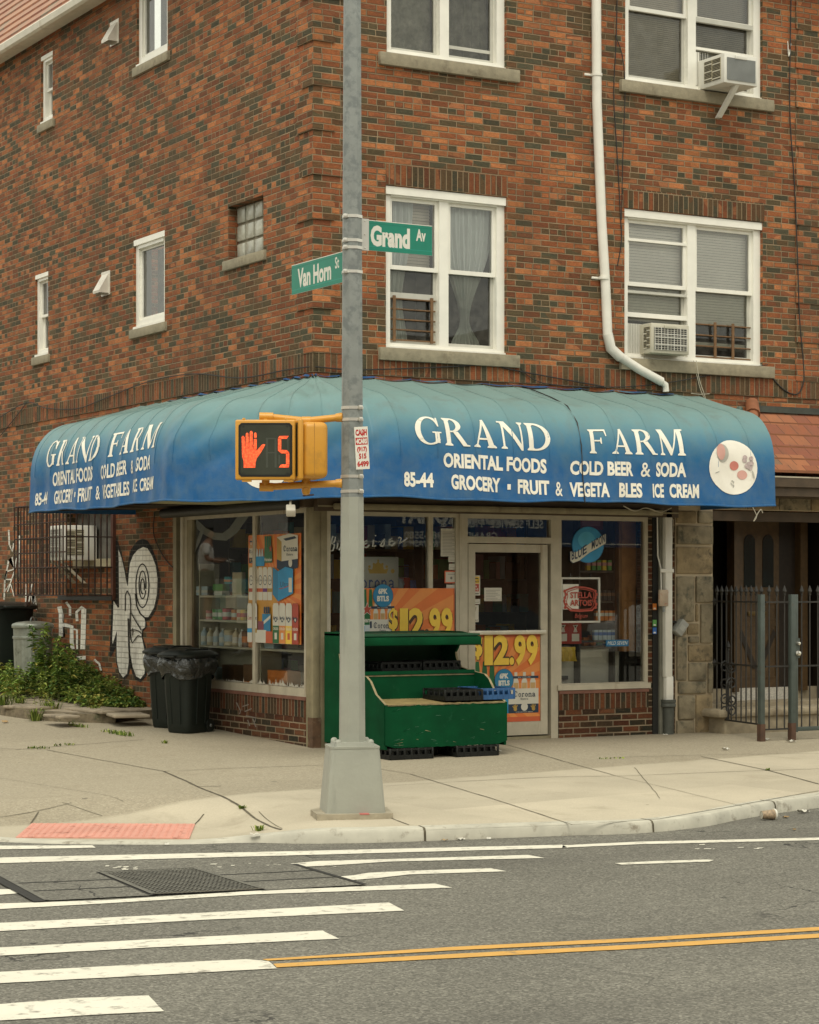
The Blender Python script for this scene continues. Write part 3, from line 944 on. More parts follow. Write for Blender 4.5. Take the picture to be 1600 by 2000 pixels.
# lower shelf: bottles and jars
for i, (px, c_, h_, lb) in enumerate([(400, 'pale', .20, "blue tinted bottle at the left of the low window shelf"), (412, 'cream', .19, "cream bottle second on the low window shelf"), (424, 'white', .20, "white bottle third on the low window shelf"),
                                      (436, 'pale', .19, "pale bottle left of the wide jar on the low window shelf"), (462, 'cream', .20, "cream bottle with white cap right of the wide jar"), (474, 'white', .19, "white bottle against the mullion on the low window shelf")]):
    bottle(.12, dsv(px), .96, .045, h_, c_, lb, "bottles on the low window shelf")
can(.13, dsv(449), .96, .075, .18, 'cream', "wide cream jar among the bottles on the low window shelf", "jars in the window", 'pale')
# right light, under the poster: jars, cardboard
ds2 = shelf_unit("display_shelf", "low metal display shelf under the drinks poster in the side window", .06, .30, .24, 1.30, [.96], SHM)
for i, (px, c_, lb) in enumerate([(497, 'brown', "small brown jar left under the drinks poster"), (510, 'orange', "tall amber jar under the drinks poster"), (522, 'brown', "dark jar between amber jar and clear packets")]):
    can(.13, L(px, 1250, -.22)[0], .96, .055, .17, c_, lb, "jars in the window", 'orange')
carton(.15, L(545, 1250, -.22)[0], .96, .1, .22, .15, 'pale', "packet of clear wrap under the right half of the drinks poster", None, 0, 'white')
carton(.16, L(505, 1320, -.15)[0], .36, .16, .46, .42, 'brown', "large brown cardboard box low behind the side window", None, 0, 'orange')
carton(.15, L(555, 1320, -.15)[0], .36, .16, .46, .38, 'orange', "tan cardboard box low beside the corner post", None, 0, 'orange')

carton(.16, L(415, 1320, -.15)[0], .36, .16, .5, .36, 'pale', "pale carton low behind the left light of the side window", None, 0, 'green')
carton(.16, L(455, 1320, -.15)[0], .36, .14, .3, .40, 'brown', "dark carton low beside the window mullion", None, 0, 'brown')
# grey cloth banner sagging across the top of the side window
BANC = plain("banner_cloth", (.30, .285, .23), .9, var=.1)
mb = MB()
for pts, w_ in (([(362, 1000), (378, 1018), (398, 1036), (418, 1047), (438, 1049), (456, 1036), (470, 1016), (482, 998)], 15), ([(398, 1028), (388, 1054), (377, 1080), (368, 1106)], 10)):
    v_ = []
    for i, p in enumerate(pts):
        t = (Vector(pts[min(i + 1, len(pts) - 1)]) - Vector(pts[max(i - 1, 0)])).normalized(); n_ = Vector((-t.y, t.x)) * w_ / 2
        for s_ in (-1, 1):
            a, z = L(p[0] + n_.x * s_, p[1] + n_.y * s_, -.05); v_.append((.05 + .01 * s_ + .004 * sin(i * 2), a, z))
    mb.add(v_, [(2 * i, 2 * i + 2, 2 * i + 3, 2 * i + 1) for i in range(len(pts) - 1)], BANC, True)
mb.build("cloth_banner", None, "grey cloth banner sagging across the top of the side street window", "banner")
# ------------------------------------------------------------------ goods and signs behind the avenue windows
# wall of shelves at the back, seen dim through the door
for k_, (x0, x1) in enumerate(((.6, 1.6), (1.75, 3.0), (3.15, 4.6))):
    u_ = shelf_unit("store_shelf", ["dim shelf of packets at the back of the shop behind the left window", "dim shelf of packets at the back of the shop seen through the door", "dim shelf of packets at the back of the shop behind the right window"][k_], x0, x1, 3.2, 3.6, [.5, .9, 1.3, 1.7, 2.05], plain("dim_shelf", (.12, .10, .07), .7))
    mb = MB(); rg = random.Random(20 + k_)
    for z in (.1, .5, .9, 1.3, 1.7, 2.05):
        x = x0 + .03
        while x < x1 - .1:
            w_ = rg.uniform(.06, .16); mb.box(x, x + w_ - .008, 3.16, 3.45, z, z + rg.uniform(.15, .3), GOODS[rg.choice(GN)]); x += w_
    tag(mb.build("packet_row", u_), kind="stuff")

# snack rack behind the left avenue window
sr = thing("snack_rack", "wire rack of crinkled snack bags behind the left avenue window", "rack", (1.2, .75, .02))
mb = MB()
for x in (.75, 1.62): mb.tube([(x, .8, .02), (x, .8, 2.0)], .012, BLACKM, 6)
for z in (1.28, 1.62): mb.tube([(.75, .8, z + .2), (1.62, .8, z + .2)], .008, BLACKM, 6)
mb.build("frame", sr)
rg = random.Random(5)
def bag_mesh(mb, x, y, z, w, h, m, tilt=0):
    def P(s, t):
        a = (s - .5) * w * (1 - .12 * sin(pi * t)); b = t * h
        puff = .045 * sin(pi * s) * sin(pi * t) + .006 * sin(17 * s + 11 * t)
        return (x + a + tilt * b, y - puff, z + b)
    mb.grid(P, 9, 9, m)
    mb.grid(lambda s, t: (P(s, t)[0], 2 * y - P(s, t)[1], P(s, t)[2]), 9, 9, m)
bc = ['yellow', 'white', 'teal', 'white', 'orange', 'green', 'pale', 'red', 'blue', 'white']
for i in range(9):
    b = MB(); bag_mesh(b, .82 + .095 * i, .72 + rg.uniform(-.02, .02), 1.50 + rg.uniform(-.02, .02), .13, .19, GOODS[bc[i]], rg.uniform(-.25, .25))
    b.build("snack_bag", sr)

# counter, cigarettes, snack bags behind the right avenue window
ct = thing("counter", "white shop counter with dark top behind the right avenue window", "counter", (3.6, .55, .02))
mb = MB(); mb.box(3.0, 4.0, .40, .75, .02, .93, plain("counter_white", (.62, .585, .49), .6, var=.06)); mb.build("body", ct)
mb = MB(); mb.rbox(2.96, 4.05, .36, .80, .93, .96, plain("counter_top", (.10, .07, .04), .4), .008); mb.build("top", ct)
mb = MB(); mb.box(3.0, 3.30, .34, .40, .80, .83, BLACKM); mb.box(3.0, 3.30, .36, .40, .60, .64, BLACKM); mb.build("hanging_rail", ct)
wp = thing("wood_partition", "orange brown wooden partition at the right side of the right avenue window", "partition", (4.0, .4, .02))
mb = MB(); mb.box(3.88, 4.10, .22, .26, .9, 2.7, plain("orange_wood", (.33, .15, .042), .5, var=.25, scale=9)); mb.build("panel", wp)
mb = MB(); mb.rbox(3.86, 3.90, .20, .28, .9, 2.7, plain("orange_wood_edge", (.22, .10, .03), .5, var=.2), .006); mb.build("trim", wp)
REDB = plain("red_card", (.36, .035, .02), .5, var=.08)
WHT = plain("print_white", (.66, .63, .55), .6, var=.03)
BLK = plain("print_black", (.018, .018, .02), .6, var=.03)
for i, px in enumerate((1102, 1126)):
    x, z = R(px, 1258, -.10)
    b = MB(MR @ frame((x, .12, z)))
    b.rbox(-.082, .082, 0, .09, 0, .245, REDB, .004)
    b.M = MR @ frame((x, .119, z))
    b.frect(-.045, .05, .03, .11, WHT)
    b.fpoly([(-.035, .205), (.035, .205), (.012, .17), (.022, .14), (-.022, .14), (-.012, .17)], WHT)
    b.fpoly([(-.016, .195), (.016, .195), (0, .172)], BLK)
    b.fstroke([(-.022, .132), (.022, .132)], .01, WHT)
    b.build("red_box", None, ["red carton with white emblem, the left of two on the counter edge", "red carton with white emblem, the right of two on the counter edge"][i], "carton", "red cartons in the right window")
for i, px in enumerate((1098, 1110, 1123)):
    x, z = R(px, 1292, -.10)
    b = MB(); bag_mesh(b, x, .14, z, .10, .155, GOODS['yellow'], -.12); b.build("snack_bag", None, ["yellow snack bag hanging nearest the shop door", "middle one of three yellow snack bags hanging in the window", "yellow snack bag hanging nearest the window middle"][i], "snack bag", "yellow bags under the red cartons")
rg = random.Random(11)
for i, (px, c_, c2, lb) in enumerate([(1142, 'orange', 'red', "orange sweet packet right of the red cartons"), (1155, 'orange', 'yellow', "yellow and orange packet on the counter"), (1168, 'teal', 'green', "green and teal packet in the middle of the counter"), (1180, 'blue', 'white', "blue packet with white band on the counter"), (1192, 'blue', 'teal', "blue and teal packet at the right of the counter row")]):
    x, z = R(px, 1245, -.45)
    carton(x, .44, .96, .075, .06, .07 + rg.random() * .05, c_, lb, "packets along the counter", rg.uniform(-.4, .4), c2)
# shelf of cigarette packs
cs = shelf_unit("pack_shelf", "dark shelf of colourful packs behind the right avenue window", 3.42, 3.86, .30, 1.0 - .58, [1.02, 1.23, 1.45, 1.78, 2.05], plain("pack_shelf_dark", (.06, .05, .04), .6))
for z, c1, c2, n_, x0 in ((1.025, 'pale', 'blue', 7, 3.72), (1.235, 'orange', 'white', 7, 3.74), (1.455, 'black', 'brown', 6, 3.72), (1.785, 'green', 'pink', 5, 3.62), (2.055, 'red', 'white', 3, 3.62)):
    for i in range(n_):
        mb = MB(); x = x0 + i * (.058 if n_ > 5 else .07)
        mb.box(x - .13, x - .082, .28, .32, z, z + .11, GOODS[c1 if (i % 3) else ('yellow' if n_ == 5 else c1)]); mb.box(x - .1305, x - .0815, .279, .321, z + .05, z + .085, GOODS[c2])
        mb.build("cigarette_pack", cs)

# neon and printed signs just inside the glass
def rel(M0, px0, py0, side='R', off=0):
    return None
BLUE1 = plain("moon_blue", (.03, .25, .46), .4, var=.12, scale=8); BLUE2 = plain("moon_deep", (.018, .17, .36), .4)
BANN = plain("moon_banner", (.62, .59, .48), .5, var=.05); INK = plain("moon_ink", (.03, .05, .09), .5)
def flat_on(side, px, py, off=-.015, rot=0):
    a, z = (R if side == 'R' else L)(px, py, off)
    M = MR if side == 'R' else ML
    # the side-street facade runs leftwards in the picture: mirror it so that lettering reads from the street
    if side == 'R': return M @ Matrix.Translation((a, -off, z)) @ Matrix.Rotation(rot, 4, 'Y')
    return Matrix(((0, 1, 0, -off), (-1, 0, 0, a), (0, 0, 1, z), (0, 0, 0, 1)))
S = 1 / 160.0      # metres along the avenue facade per photograph pixel (foreshortened); heights use SV
SV = 1 / 184.0
t = MB(flat_on('R', 1149, 1064))
t.prism([(.205 * cos(k * pi / 16), .195 * sin(k * pi / 16)) for k in range(32)], -.0, .012, BLUE2)
t.fcirc(0, 0, .198, BLUE1, .188)
t.fcirc(-.02, .05, .11, plain("moon_light", (.07, .36, .55), .4), .09)
bn = [(-.235, -.175), (-.20, -.20), (-.12, -.175), (.02, -.085), (.14, -.03), (.235, .02), (.235, .125), (.16, .085), (.02, .015), (-.10, -.055), (-.17, -.085), (-.235, -.075)]
t.fpoly(bn, INK)
t.fpoly([(x * .97, z * .97 - .001) for x, z in bn], BANN)
def curved(mb, txt, pts, h, m, bold=.02):
    """lettering set along a poly-line of base points, letter by letter"""
    n = len(txt)
    for i, ch in enumerate(txt):
        if ch == ' ': continue
        q = (i / n) * (len(pts) - 1); k_ = int(q); f_ = q - k_
        x = pts[k_][0] * (1 - f_) + pts[min(k_ + 1, len(pts) - 1)][0] * f_; z = pts[k_][1] * (1 - f_) + pts[min(k_ + 1, len(pts) - 1)][1] * f_
        q2 = ((i + .86) / n) * (len(pts) - 1); k2 = min(int(q2), len(pts) - 2); f2 = q2 - k2
        x2 = pts[k2][0] * (1 - f2) + pts[k2 + 1][0] * f2; z2 = pts[k2][1] * (1 - f2) + pts[k2 + 1][1] * f2
        mb.ftext(ch, x, x2, z, z + h, m, bold, rise=z2 - z)
curved(t, "BLUE MOON", [(-.215, -.165), (-.12, -.145), (.02, -.062), (.13, -.012), (.222, .035)], .095, INK, .03)
t.build("beer_sign", None, "round blue beer sign with a cream lettered ribbon in the right window", "sign")

SREDM = plain("sign_red", (.38, .055, .03), .5, var=.1); SFRAME = plain("sign_frame", (.52, .51, .45), .4, metal=.2)
t = MB(flat_on('R', 1134, 1172, -.02))
w2_, h2_ = .255, .243
for q in ((-w2_, -w2_ + .022, -h2_, h2_), (w2_ - .022, w2_, -h2_, h2_), (-w2_ + .022, w2_ - .022, -h2_, -h2_ + .02), (-w2_ + .022, w2_ - .022, h2_ - .02, h2_)):
    t.box(q[0], q[1], -.004, .012, q[2], q[3], SFRAME)
t.box(-.225, -.02, .004, .006, -.10, .17, WHT)
sgl = [(-.19, -.07), (-.21, -.02), (-.19, .05), (-.20, .10), (-.14, .12), (-.06, .14), (.05, .135), (.13, .12), (.19, .10), (.20, .05), (.18, 0), (.20, -.06), (.15, -.11), (0, -.118), (-.13, -.11), (-.19, -.07)]
t.fstroke(sgl, .018, SREDM)
t.fstroke([(x * .86, z * .86) for x, z in sgl], .008, SREDM)
for q in range(6): t.fcirc(-.20 + .012 * sin(q * 2), -.08 + q * .035, .016, SREDM); t.fcirc(.195 + .012 * sin(q * 2), -.08 + q * .035, .016, SREDM)
t.ftext("STELLA", -.135, .145, .02, .085, SREDM, .03); t.ftext("ARTOIS", -.135, .145, -.062, .003, SREDM, .03)
t.ftext("Belgium", -.075, .085, -.19, -.145, SREDM, .0, slant=.2)
for x in (-.13, .13): t.tube([(x, 0, h2_), (x, 0, h2_ + .04)], .005, BLACKM, 5)
t.build("beer_sign", None, "square framed sign with red lettering hanging in the right window", "sign")

t = MB(flat_on('R', 1206, 1256)); SBLU = plain("strip_blue", (.012, .13, .27), .5)
t.box(-.15, .15, .0, .002, -.035, .035, SBLU); t.ftext("MILD SEVEN", -.128, .128, -.018, .020, WHT, .0, slant=.2)
t.build("window_sticker", None, "narrow blue sticker with white italic capitals low on the right window", "sticker")

t = MB(flat_on('R', 1155, 1022, -.5)); t.box(-.16, .16, 0, .02, -.07, .09, plain("dim_red_card", (.25, .05, .04), .6))
t.frect(-.12, .12, -.03, .05, plain("dim_red_print", (.35, .12, .10), .6)); t.build("hanging_card", None, "dim red card hanging above the blue round sign", "card")

# price posters
ORG = plain("poster_orange", (.66, .165, .035), .5, var=.06); ORGL = plain("poster_ray", (.70, .25, .06), .5, var=.06); ORGR = plain("poster_red_edge", (.52, .10, .035), .5, var=.05)
YEL = plain("price_yellow", (.80, .53, .06), .5, var=.08); PSH = plain("price_shadow", (.06, .03, .012), .6); BADGE = plain("badge_blue", (.014, .18, .34), .5)
GRN = plain("bottle_green", (.012, .12, .035), .4, var=.2); CARTW = plain("print_pack_white", (.60, .57, .48), .5, var=.04); NAVY = plain("print_navy", (.012, .03, .06), .5); GOLD = plain("print_gold", (.42, .26, .05), .5); BEER = plain("print_beer", (.50, .32, .13), .5)
PALE = plain("print_pale", (.50, .55, .55), .5); LBLUE = plain("print_light_blue", (.02, .24, .46), .5)

def clip_rect(poly, x0, x1, z0, z1):
    def cl(ps, f, ip):
        out = []
        for i in range(len(ps)):
            a, b = ps[i - 1], ps[i]
            if f(b):
                if not f(a): out.append(ip(a, b))
                out.append(b)
            elif f(a): out.append(ip(a, b))
        return out
    def lerp(a, b, t): return (a[0] + (b[0] - a[0]) * t, a[1] + (b[1] - a[1]) * t)
    for ax, v, sg in ((0, x0, 1), (0, x1, -1), (1, z0, 1), (1, z1, -1)):
        poly = cl(poly, lambda p: sg * (p[ax] - v) >= 0, lambda a, b: lerp(a, b, (v - a[ax]) / (b[ax] - a[ax])))
        if not poly: return []
    return poly
def rays(t, x0, x1, z0, z1, c, n=22):
    for k_ in range(n):
        a0, a1 = 2 * pi * k_ / n, 2 * pi * (k_ + .5) / n
        p = clip_rect([c, (c[0] + 3 * cos(a0), c[1] + 3 * sin(a0)), (c[0] + 3 * cos(a1), c[1] + 3 * sin(a1))], x0, x1, z0, z1)
        if len(p) > 2: t.add([(q[0], -.0003, q[1]) for q in p], [tuple(range(len(p)))], ORGL)
    t.k = max(t.k, 4)
def price(t, x0, x1, z0, z1, txt="$12.99"):
    """fat yellow figures with a dark drop shadow; a small dollar sign"""
    w = x1 - x0
    for dx, dz, m, b in ((.008, -.010, PSH, .075), (0, 0, PSH, .068), (0, .0, YEL, .040)):
        h = z1 - z0
        t.ftext("$", x0 + dx, x0 + w * .14 + dx, z0 + h * .30 + dz, z1 + dz, m, b)
        seq = [("1", .17, .30), ("2", .31, .55), (".", .555, .63), ("9", .63, .81), ("9", .82, 1.0)]
        for ch, q0, q1 in seq:
            t.ftext(ch, x0 + w * q0 + dx, x0 + w * q1 + dx, z0 + dz, z1 + dz if ch != '.' else z0 + (z1 - z0) + dz, m, b)
def badge(t, x, z, r):
    t.fcirc(x, z, r * 1.03, NAVY); t.fcirc(x, z, r, BADGE)
    t.ftext("6PK", x - r * .48, x + r * .48, z + r * .14, z + r * .62, WHT, .06)
    t.ftext("BTLS", x - r * .60, x + r * .60, z - r * .50, z - r * .02, WHT, .06)
def corona_pack(t, x0, x1, z0, z1):
    """printed six-pack carton: white carton, navy band, three necks, black-letter name"""
    w, h = x1 - x0, z1 - z0
    for i in range(3):
        c = x0 + w * (.2 + .3 * i)
        t.fpoly([(c - w * .10, z0 + h * .55), (c + w * .10, z0 + h * .55), (c + w * .10, z0 + h * .78), (c + w * .05, z0 + h * .86), (c + w * .05, z1), (c - w * .05, z1), (c - w * .05, z0 + h * .86), (c - w * .10, z0 + h * .78)], CARTW)
        t.frect(c - w * .085, c + w * .085, z0 + h * .60, z0 + h * .74, BEER)
    t.frect(x0, x1, z0 + h * .845, z0 + h * .905, NAVY)
    t.ftext("IN HOUSE", x0 + w * .28, x1 - w * .28, z0 + h * .862, z0 + h * .89, CARTW)
    t.frect(x0 - w * .06, x1, z0 + h * .22, z0 + h * .60, CARTW)
    t.frect(x0 - w * .06, x1, z0, z0 + h * .22, NAVY)
    t.frect(x0 - w * .05, x0 + w * .03, z0 + h * .40, z0 + h * .56, NAVY)
    t.fcirc(x0 + w * .50, z0 + h * .15, w * .12, CARTW)
    for sx in (.18, .82):
        cx_, cz_ = x0 + w * sx, z0 + h * .10
        t.fcirc(cx_, cz_, w * .06, GOLD)
        for a in (-.9, -.4, .1, .6): t.fstroke([(cx_, cz_), (cx_ + w * .12 * sin(a), cz_ + w * .13 * cos(a))], w * .03, GOLD)
    t.ftext("IMPORTED BEER", x0 + w * .2, x1 - w * .2, z0 + h * .012, z0 + h * .035, CARTW)
    blackletter(t, "Corona", x0 + w * .10, x0 + w * .88, z0 + h * .40, z0 + h * .52, NAVY)
    t.ftext("Extra", x0 + w * .36, x0 + w * .62, z0 + h * .325, z0 + h * .37, NAVY)
def blackletter(t, txt, x0, x1, z0, z1, m):
    """broken-pen capitals and minims built of straight pen strokes"""
    strokes = {'C': [[(.75, .88), (.45, 1.0), (.15, .72), (.12, .35), (.35, .02), (.78, .16)], [(.42, .92), (.40, .08)], [(.75, .88), (.80, .66)]],
               'o': [[(.22, .52), (.5, .68), (.76, .5), (.76, .2), (.5, 0), (.22, .18), (.22, .52)]],
               'r': [[(.28, .68), (.30, .04)], [(.30, .52), (.55, .68), (.78, .58)], [(.16, 0), (.46, .04)]],
               'n': [[(.18, .66), (.22, .04)], [(.24, .54), (.52, .68), (.74, .52), (.76, .04)], [(.10, .02), (.34, .04)], [(.64, .04), (.90, .04)]],
               'a': [[(.22, .60), (.52, .68), (.76, .56), (.76, .04), (.92, .04)], [(.74, .36), (.30, .32), (.20, .14), (.42, .0), (.74, .14)]]}
    adv = {'C': 1.25, 'r': .78}
    tot = sum(adv.get(c, .92) for c in txt)
    x = 0; kx = (x1 - x0) / tot; kz = z1 - z0
    for c in txt:
        for st in strokes[c]:
            t.fstroke([(x0 + (x + p[0] * adv.get(c, .92)) * kx, z0 + p[1] * kz * (1.12 if c == 'C' else 1)) for p in st], kx * .15, m)
        x += adv.get(c, .92)
def star(t, x, z, r, m):
    t.fpoly([(x + (r if i % 2 == 0 else r * .42) * sin(i * pi / 5), z + (r if i % 2 == 0 else r * .42) * cos(i * pi / 5)) for i in range(10)], m)

# poster behind the left avenue window
a0, z0 = R(706, 1238, -.015); a1, z1 = R(886, 1149, -.015)
t = MB(MR @ frame((a0, -.004, z0)))
W_, H_ = a1 - a0 - .0, z1 - z0
z00 = -.28
t.box(-.14, W_, 0, .0015, z00, H_, ORG); rays(t, -.14, W_, z00, H_, (.10, -.05)); 
t.frect(W_ - .012, W_, z00, H_, ORGR)
t.frect(-.14, .09, -.26, H_ * .62, GRN)
for i in range(3): t.fpoly([(-.06 + i * .065, H_ * .6), (-.01 + i * .065, H_ * .6), (-.02 + i * .065, H_ * .98), (-.05 + i * .065, H_ * .98)], GRN)
star(t, .055, .245, .075, CARTW); star(t, .055, .245, .064, SREDM)
t.ftext("Heineken", -.18, .09, .115, .165, CARTW, .03)
t.frect(-.12, .09, .0, .09, PALE); t.frect(-.03, .03, 0, .08, LBLUE)
corona_pack(t, .10, .37, -.12, .32)
badge(t, .235, .385, .115)
price(t, .30, W_ - .03, -.05, .255)
t.build("price_poster", None, "orange 12.99 price poster with green bottles behind the left avenue window", "poster", "orange price posters")
# poster on the lower half of the door
a0, z0 = R(918, 1413, -.015); a1, z1 = R(1059, 1238, -.015)
t = MB(MR @ frame((a0, .024, z0)))
W_, H_ = a1 - a0, z1 - z0
t.box(0, W_, 0, .0015, 0, H_, ORG); rays(t, 0, W_, 0, H_, (.25, .35))
t.frect(0, W_, 0, .05, ORGR); t.frect(0, W_, H_ - .03, H_, ORGR)
for i in range(3): t.fpoly([(.06 + i * .09, .30), (.13 + i * .09, .30), (.125 + i * .09, .55), (.115 + i * .09, .64), (.075 + i * .09, .64), (.065 + i * .09, .55)], GRN)
t.frect(.04, .33, .12, .40, GRN); star(t, .20, .30, .07, SREDM)
t.frect(.31, .50, .09, .30, LBLUE); t.frect(.34, .40, .15, .22, SREDM)
corona_pack(t, .50, .855, .09, .52)
badge(t, .42, .44, .115)
price(t, .04, W_ - .055, .60, .91)
t.build("price_poster", None, "orange 12.99 price poster on the lower half of the shop door", "poster", "orange price posters")

# big drinks poster in the side window
vr, zt = L(588, 1041, -.02); vl, zb = L(485, 1244, -.02)
W_ = vl - vr; 
t = MB(Matrix(((0, 1, 0, .022), (-1, 0, 0, vl), (0, 0, 1, 1.02), (0, 0, 0, 1))))
H_ = zt - 1.02
t.box(0, W_, 0, .0015, 0, H_, ORG); rays(t, 0, W_, 0, H_, (W_ * .55, H_ * .5), 30)
YB = plain("poster_amber", (.52, .25, .035), .5, var=.08)
t.fpoly([(0, H_ * .02), (W_ * .62, H_ * .02), (W_ * .5, H_ * .70), (0, H_ * .72)], YB)
def canp(t, x, w, z0, z1, body, band, txt=None, tc=None):
    t.fpoly([(x, z0 + .006), (x + w * .1, z0), (x + w * .9, z0), (x + w, z0 + .006), (x + w, z1 - .03), (x + w * .85, z1), (x + w * .15, z1), (x, z1 - .03)], body)
    t.frect(x, x + w, z0 + (z1 - z0) * .25, z0 + (z1 - z0) * .36, band)
    if txt: t.ftext(txt, x + w * .1, x + w * .9, z0 + (z1 - z0) * .58, z0 + (z1 - z0) * .68, tc or NAVY, .02)
for i, bnd in enumerate((SREDM, SREDM, ORGR, plain("print_purple", (.13, .02, .16), .5), GOLD)):
    x = W_ * (.01 + .092 * i); canp(t, x, W_ * .085, H_ * .395, H_ * .70, CARTW, bnd)
    for rr in (.036, .030): t.fcirc(x + W_ * .0425, H_ * .58, rr * W_ * 1.0, NAVY if rr > .033 else CARTW, .052 * (rr / .036))
    t.ftext("Claw", x + W_ * .012, x + W_ * .073, H_ * .57, H_ * .595, NAVY)
corona_pack(t, W_ * .03, W_ * .17, H_ * .74, H_ * .97)
t.frect(W_ * .16, W_ * .33, H_ * .71, H_ * .80, LBLUE)
for i in range(3): t.fpoly([(W_ * (.17 + .05 * i), H_ * .80), (W_ * (.21 + .05 * i), H_ * .80), (W_ * (.20 + .05 * i), H_ * .87), (W_ * (.18 + .05 * i), H_ * .87)], PALE)
t.frect(W_ * .33, W_ * .48, H_ * .74, H_ * .88, GRN)
for i in range(3): t.frect(W_ * (.335 + .045 * i), W_ * (.37 + .045 * i), H_ * .86, H_ * .985, GRN)
star(t, W_ * .45, H_ * .87, W_ * .035, SREDM); t.ftext("Heineken", W_ * .335, W_ * .475, H_ * .755, H_ * .785, CARTW, .03)
t.fpoly([(W_ * .57, H_ * .70), (W_ * .66, H_ * .66), (W_ * .96, H_ * .70), (W_ * .96, H_ * .98), (W_ * .80, H_ * 1.0), (W_ * .57, H_ * .97)], CARTW)
t.fpoly([(W_ * .57, H_ * .70), (W_ * .66, H_ * .66), (W_ * .66, H_ * .93), (W_ * .57, H_ * .97)], GOLD)
t.fpoly([(W_ * .57, H_ * .69), (W_ * .66, H_ * .65), (W_ * .96, H_ * .69), (W_ * .96, H_ * .77), (W_ * .66, H_ * .75), (W_ * .57, H_ * .77)], NAVY)
t.fpoly([(W_ * .69, H_ * .955), (W_ * .90, H_ * .975), (W_ * .94, H_ * .955), (W_ * .74, H_ * .935)], NAVY)
blackletter(t, "Corona", W_ * .69, W_ * .95, H_ * .84, H_ * .885, NAVY); t.ftext("Extra", W_ * .76, W_ * .88, H_ * .80, H_ * .82, NAVY)
t.fcirc(W_ * .83, H_ * .735, W_ * .035, CARTW)
t.fpoly([(W_ * .50, H_ * .45), (W_ * .60, H_ * .385), (W_ * .60, H_ * .66), (W_ * .50, H_ * .70)], BADGE)
t.fpoly([(W_ * .60, H_ * .385), (W_ * .88, H_ * .46), (W_ * .88, H_ * .68), (W_ * .74, H_ * .70), (W_ * .60, H_ * .66)], LBLUE)
t.ftext("Ultra", W_ * .64, W_ * .80, H_ * .52, H_ * .565, NAVY, slant=.2); t.fstroke([(W_ * .62, H_ * .50), (W_ * .72, H_ * .51), (W_ * .82, H_ * .53)], .008, SREDM)
t.frect(W_ * .80, W_ * .86, H_ * .47, H_ * .60, CARTW)
for i, (tx, bnd) in enumerate((("Coors", LBLUE), ("Coors", GOLD))): canp(t, W_ * (.01 + .10 * i), W_ * .09, 0.002, H_ * .365, CARTW, bnd, tx, SREDM if i == 0 else NAVY)
t.frect(W_ * .30, W_ * .46, H_ * .11, H_ * .27, BADGE); t.fpoly([(W_ * .30, H_ * .16), (W_ * .46, H_ * .23), (W_ * .46, H_ * .26), (W_ * .30, H_ * .19)], CARTW)
for i in range(3): t.frect(W_ * (.33 + .04 * i), W_ * (.36 + .04 * i), H_ * .275, H_ * .335, NAVY)
t.frect(W_ * .20, W_ * .38, 0.002, H_ * .12, CARTW); t.frect(W_ * .22, W_ * .33, H_ * .12, H_ * .20, plain("print_maroon", (.2, .04, .06), .5)); t.frect(W_ * .37, W_ * .50, .002, H_ * .11, ORGR)
for i, (bd, tp) in enumerate(((GRN, GRN), (ORGL, ORGR), (YEL, YEL), (SREDM, YEL))):
    x = W_ * (.505 + .122 * i)
    canp(t, x, W_ * .115, .002, H_ * .37, CARTW if i < 3 else SREDM, bd, "Modelo", NAVY)
    t.frect(x, x + W_ * .115, .004, H_ * .165, bd if i != 1 else ORGL); t.fcirc(x + W_ * .057, H_ * .22, W_ * .022, NAVY); t.fcirc(x + W_ * .057, H_ * .22, W_ * .012, CARTW)
    t.ftext("CHELADA", x + W_ * .008, x + W_ * .107, H_ * .125, H_ * .15, CARTW, .03); t.frect(x + W_ * .035, x + W_ * .08, H_ * .04, H_ * .10, CARTW if i != 2 else ORGR)
t.build("drinks_poster", None, "tall orange poster crowded with beer cans and cartons in the side window", "poster")

# silver board with crown behind the left avenue window
t = MB(flat_on('R', 742, 1126, -.05))
t.rbox(-.42, .22, 0, .008, -.30, .20, plain("silver_board", (.36, .36, .32), .4, metal=.3, var=.05), .006)
GOLDS = plain("crown_gold", (.40, .27, .06), .4, metal=.3)
t.fpoly([(-.12, .03), (.08, .03), (.10, .085), (.05, .07), (.035, .12), (-.02, .145), (-.075, .12), (-.09, .07), (-.14, .085)], GOLDS)
for i in range(5): t.fcirc(-.12 + i * .05, .10 + .035 * sin(i * pi / 4), .014, GOLDS)
t.fcirc(-.02, .16, .012, GOLDS); t.fcirc(-.20, .055, .022, GOLDS); t.fcirc(.15, .055, .022, GOLDS)
CB = plain("crown_blue", (.01, .06, .22), .5)
blackletter(t, "Corona", -.33, .17, -.12, .0, CB)
t.build("beer_sign", None, "silver board with a gold crown and blue gothic lettering behind the orange poster", "sign")
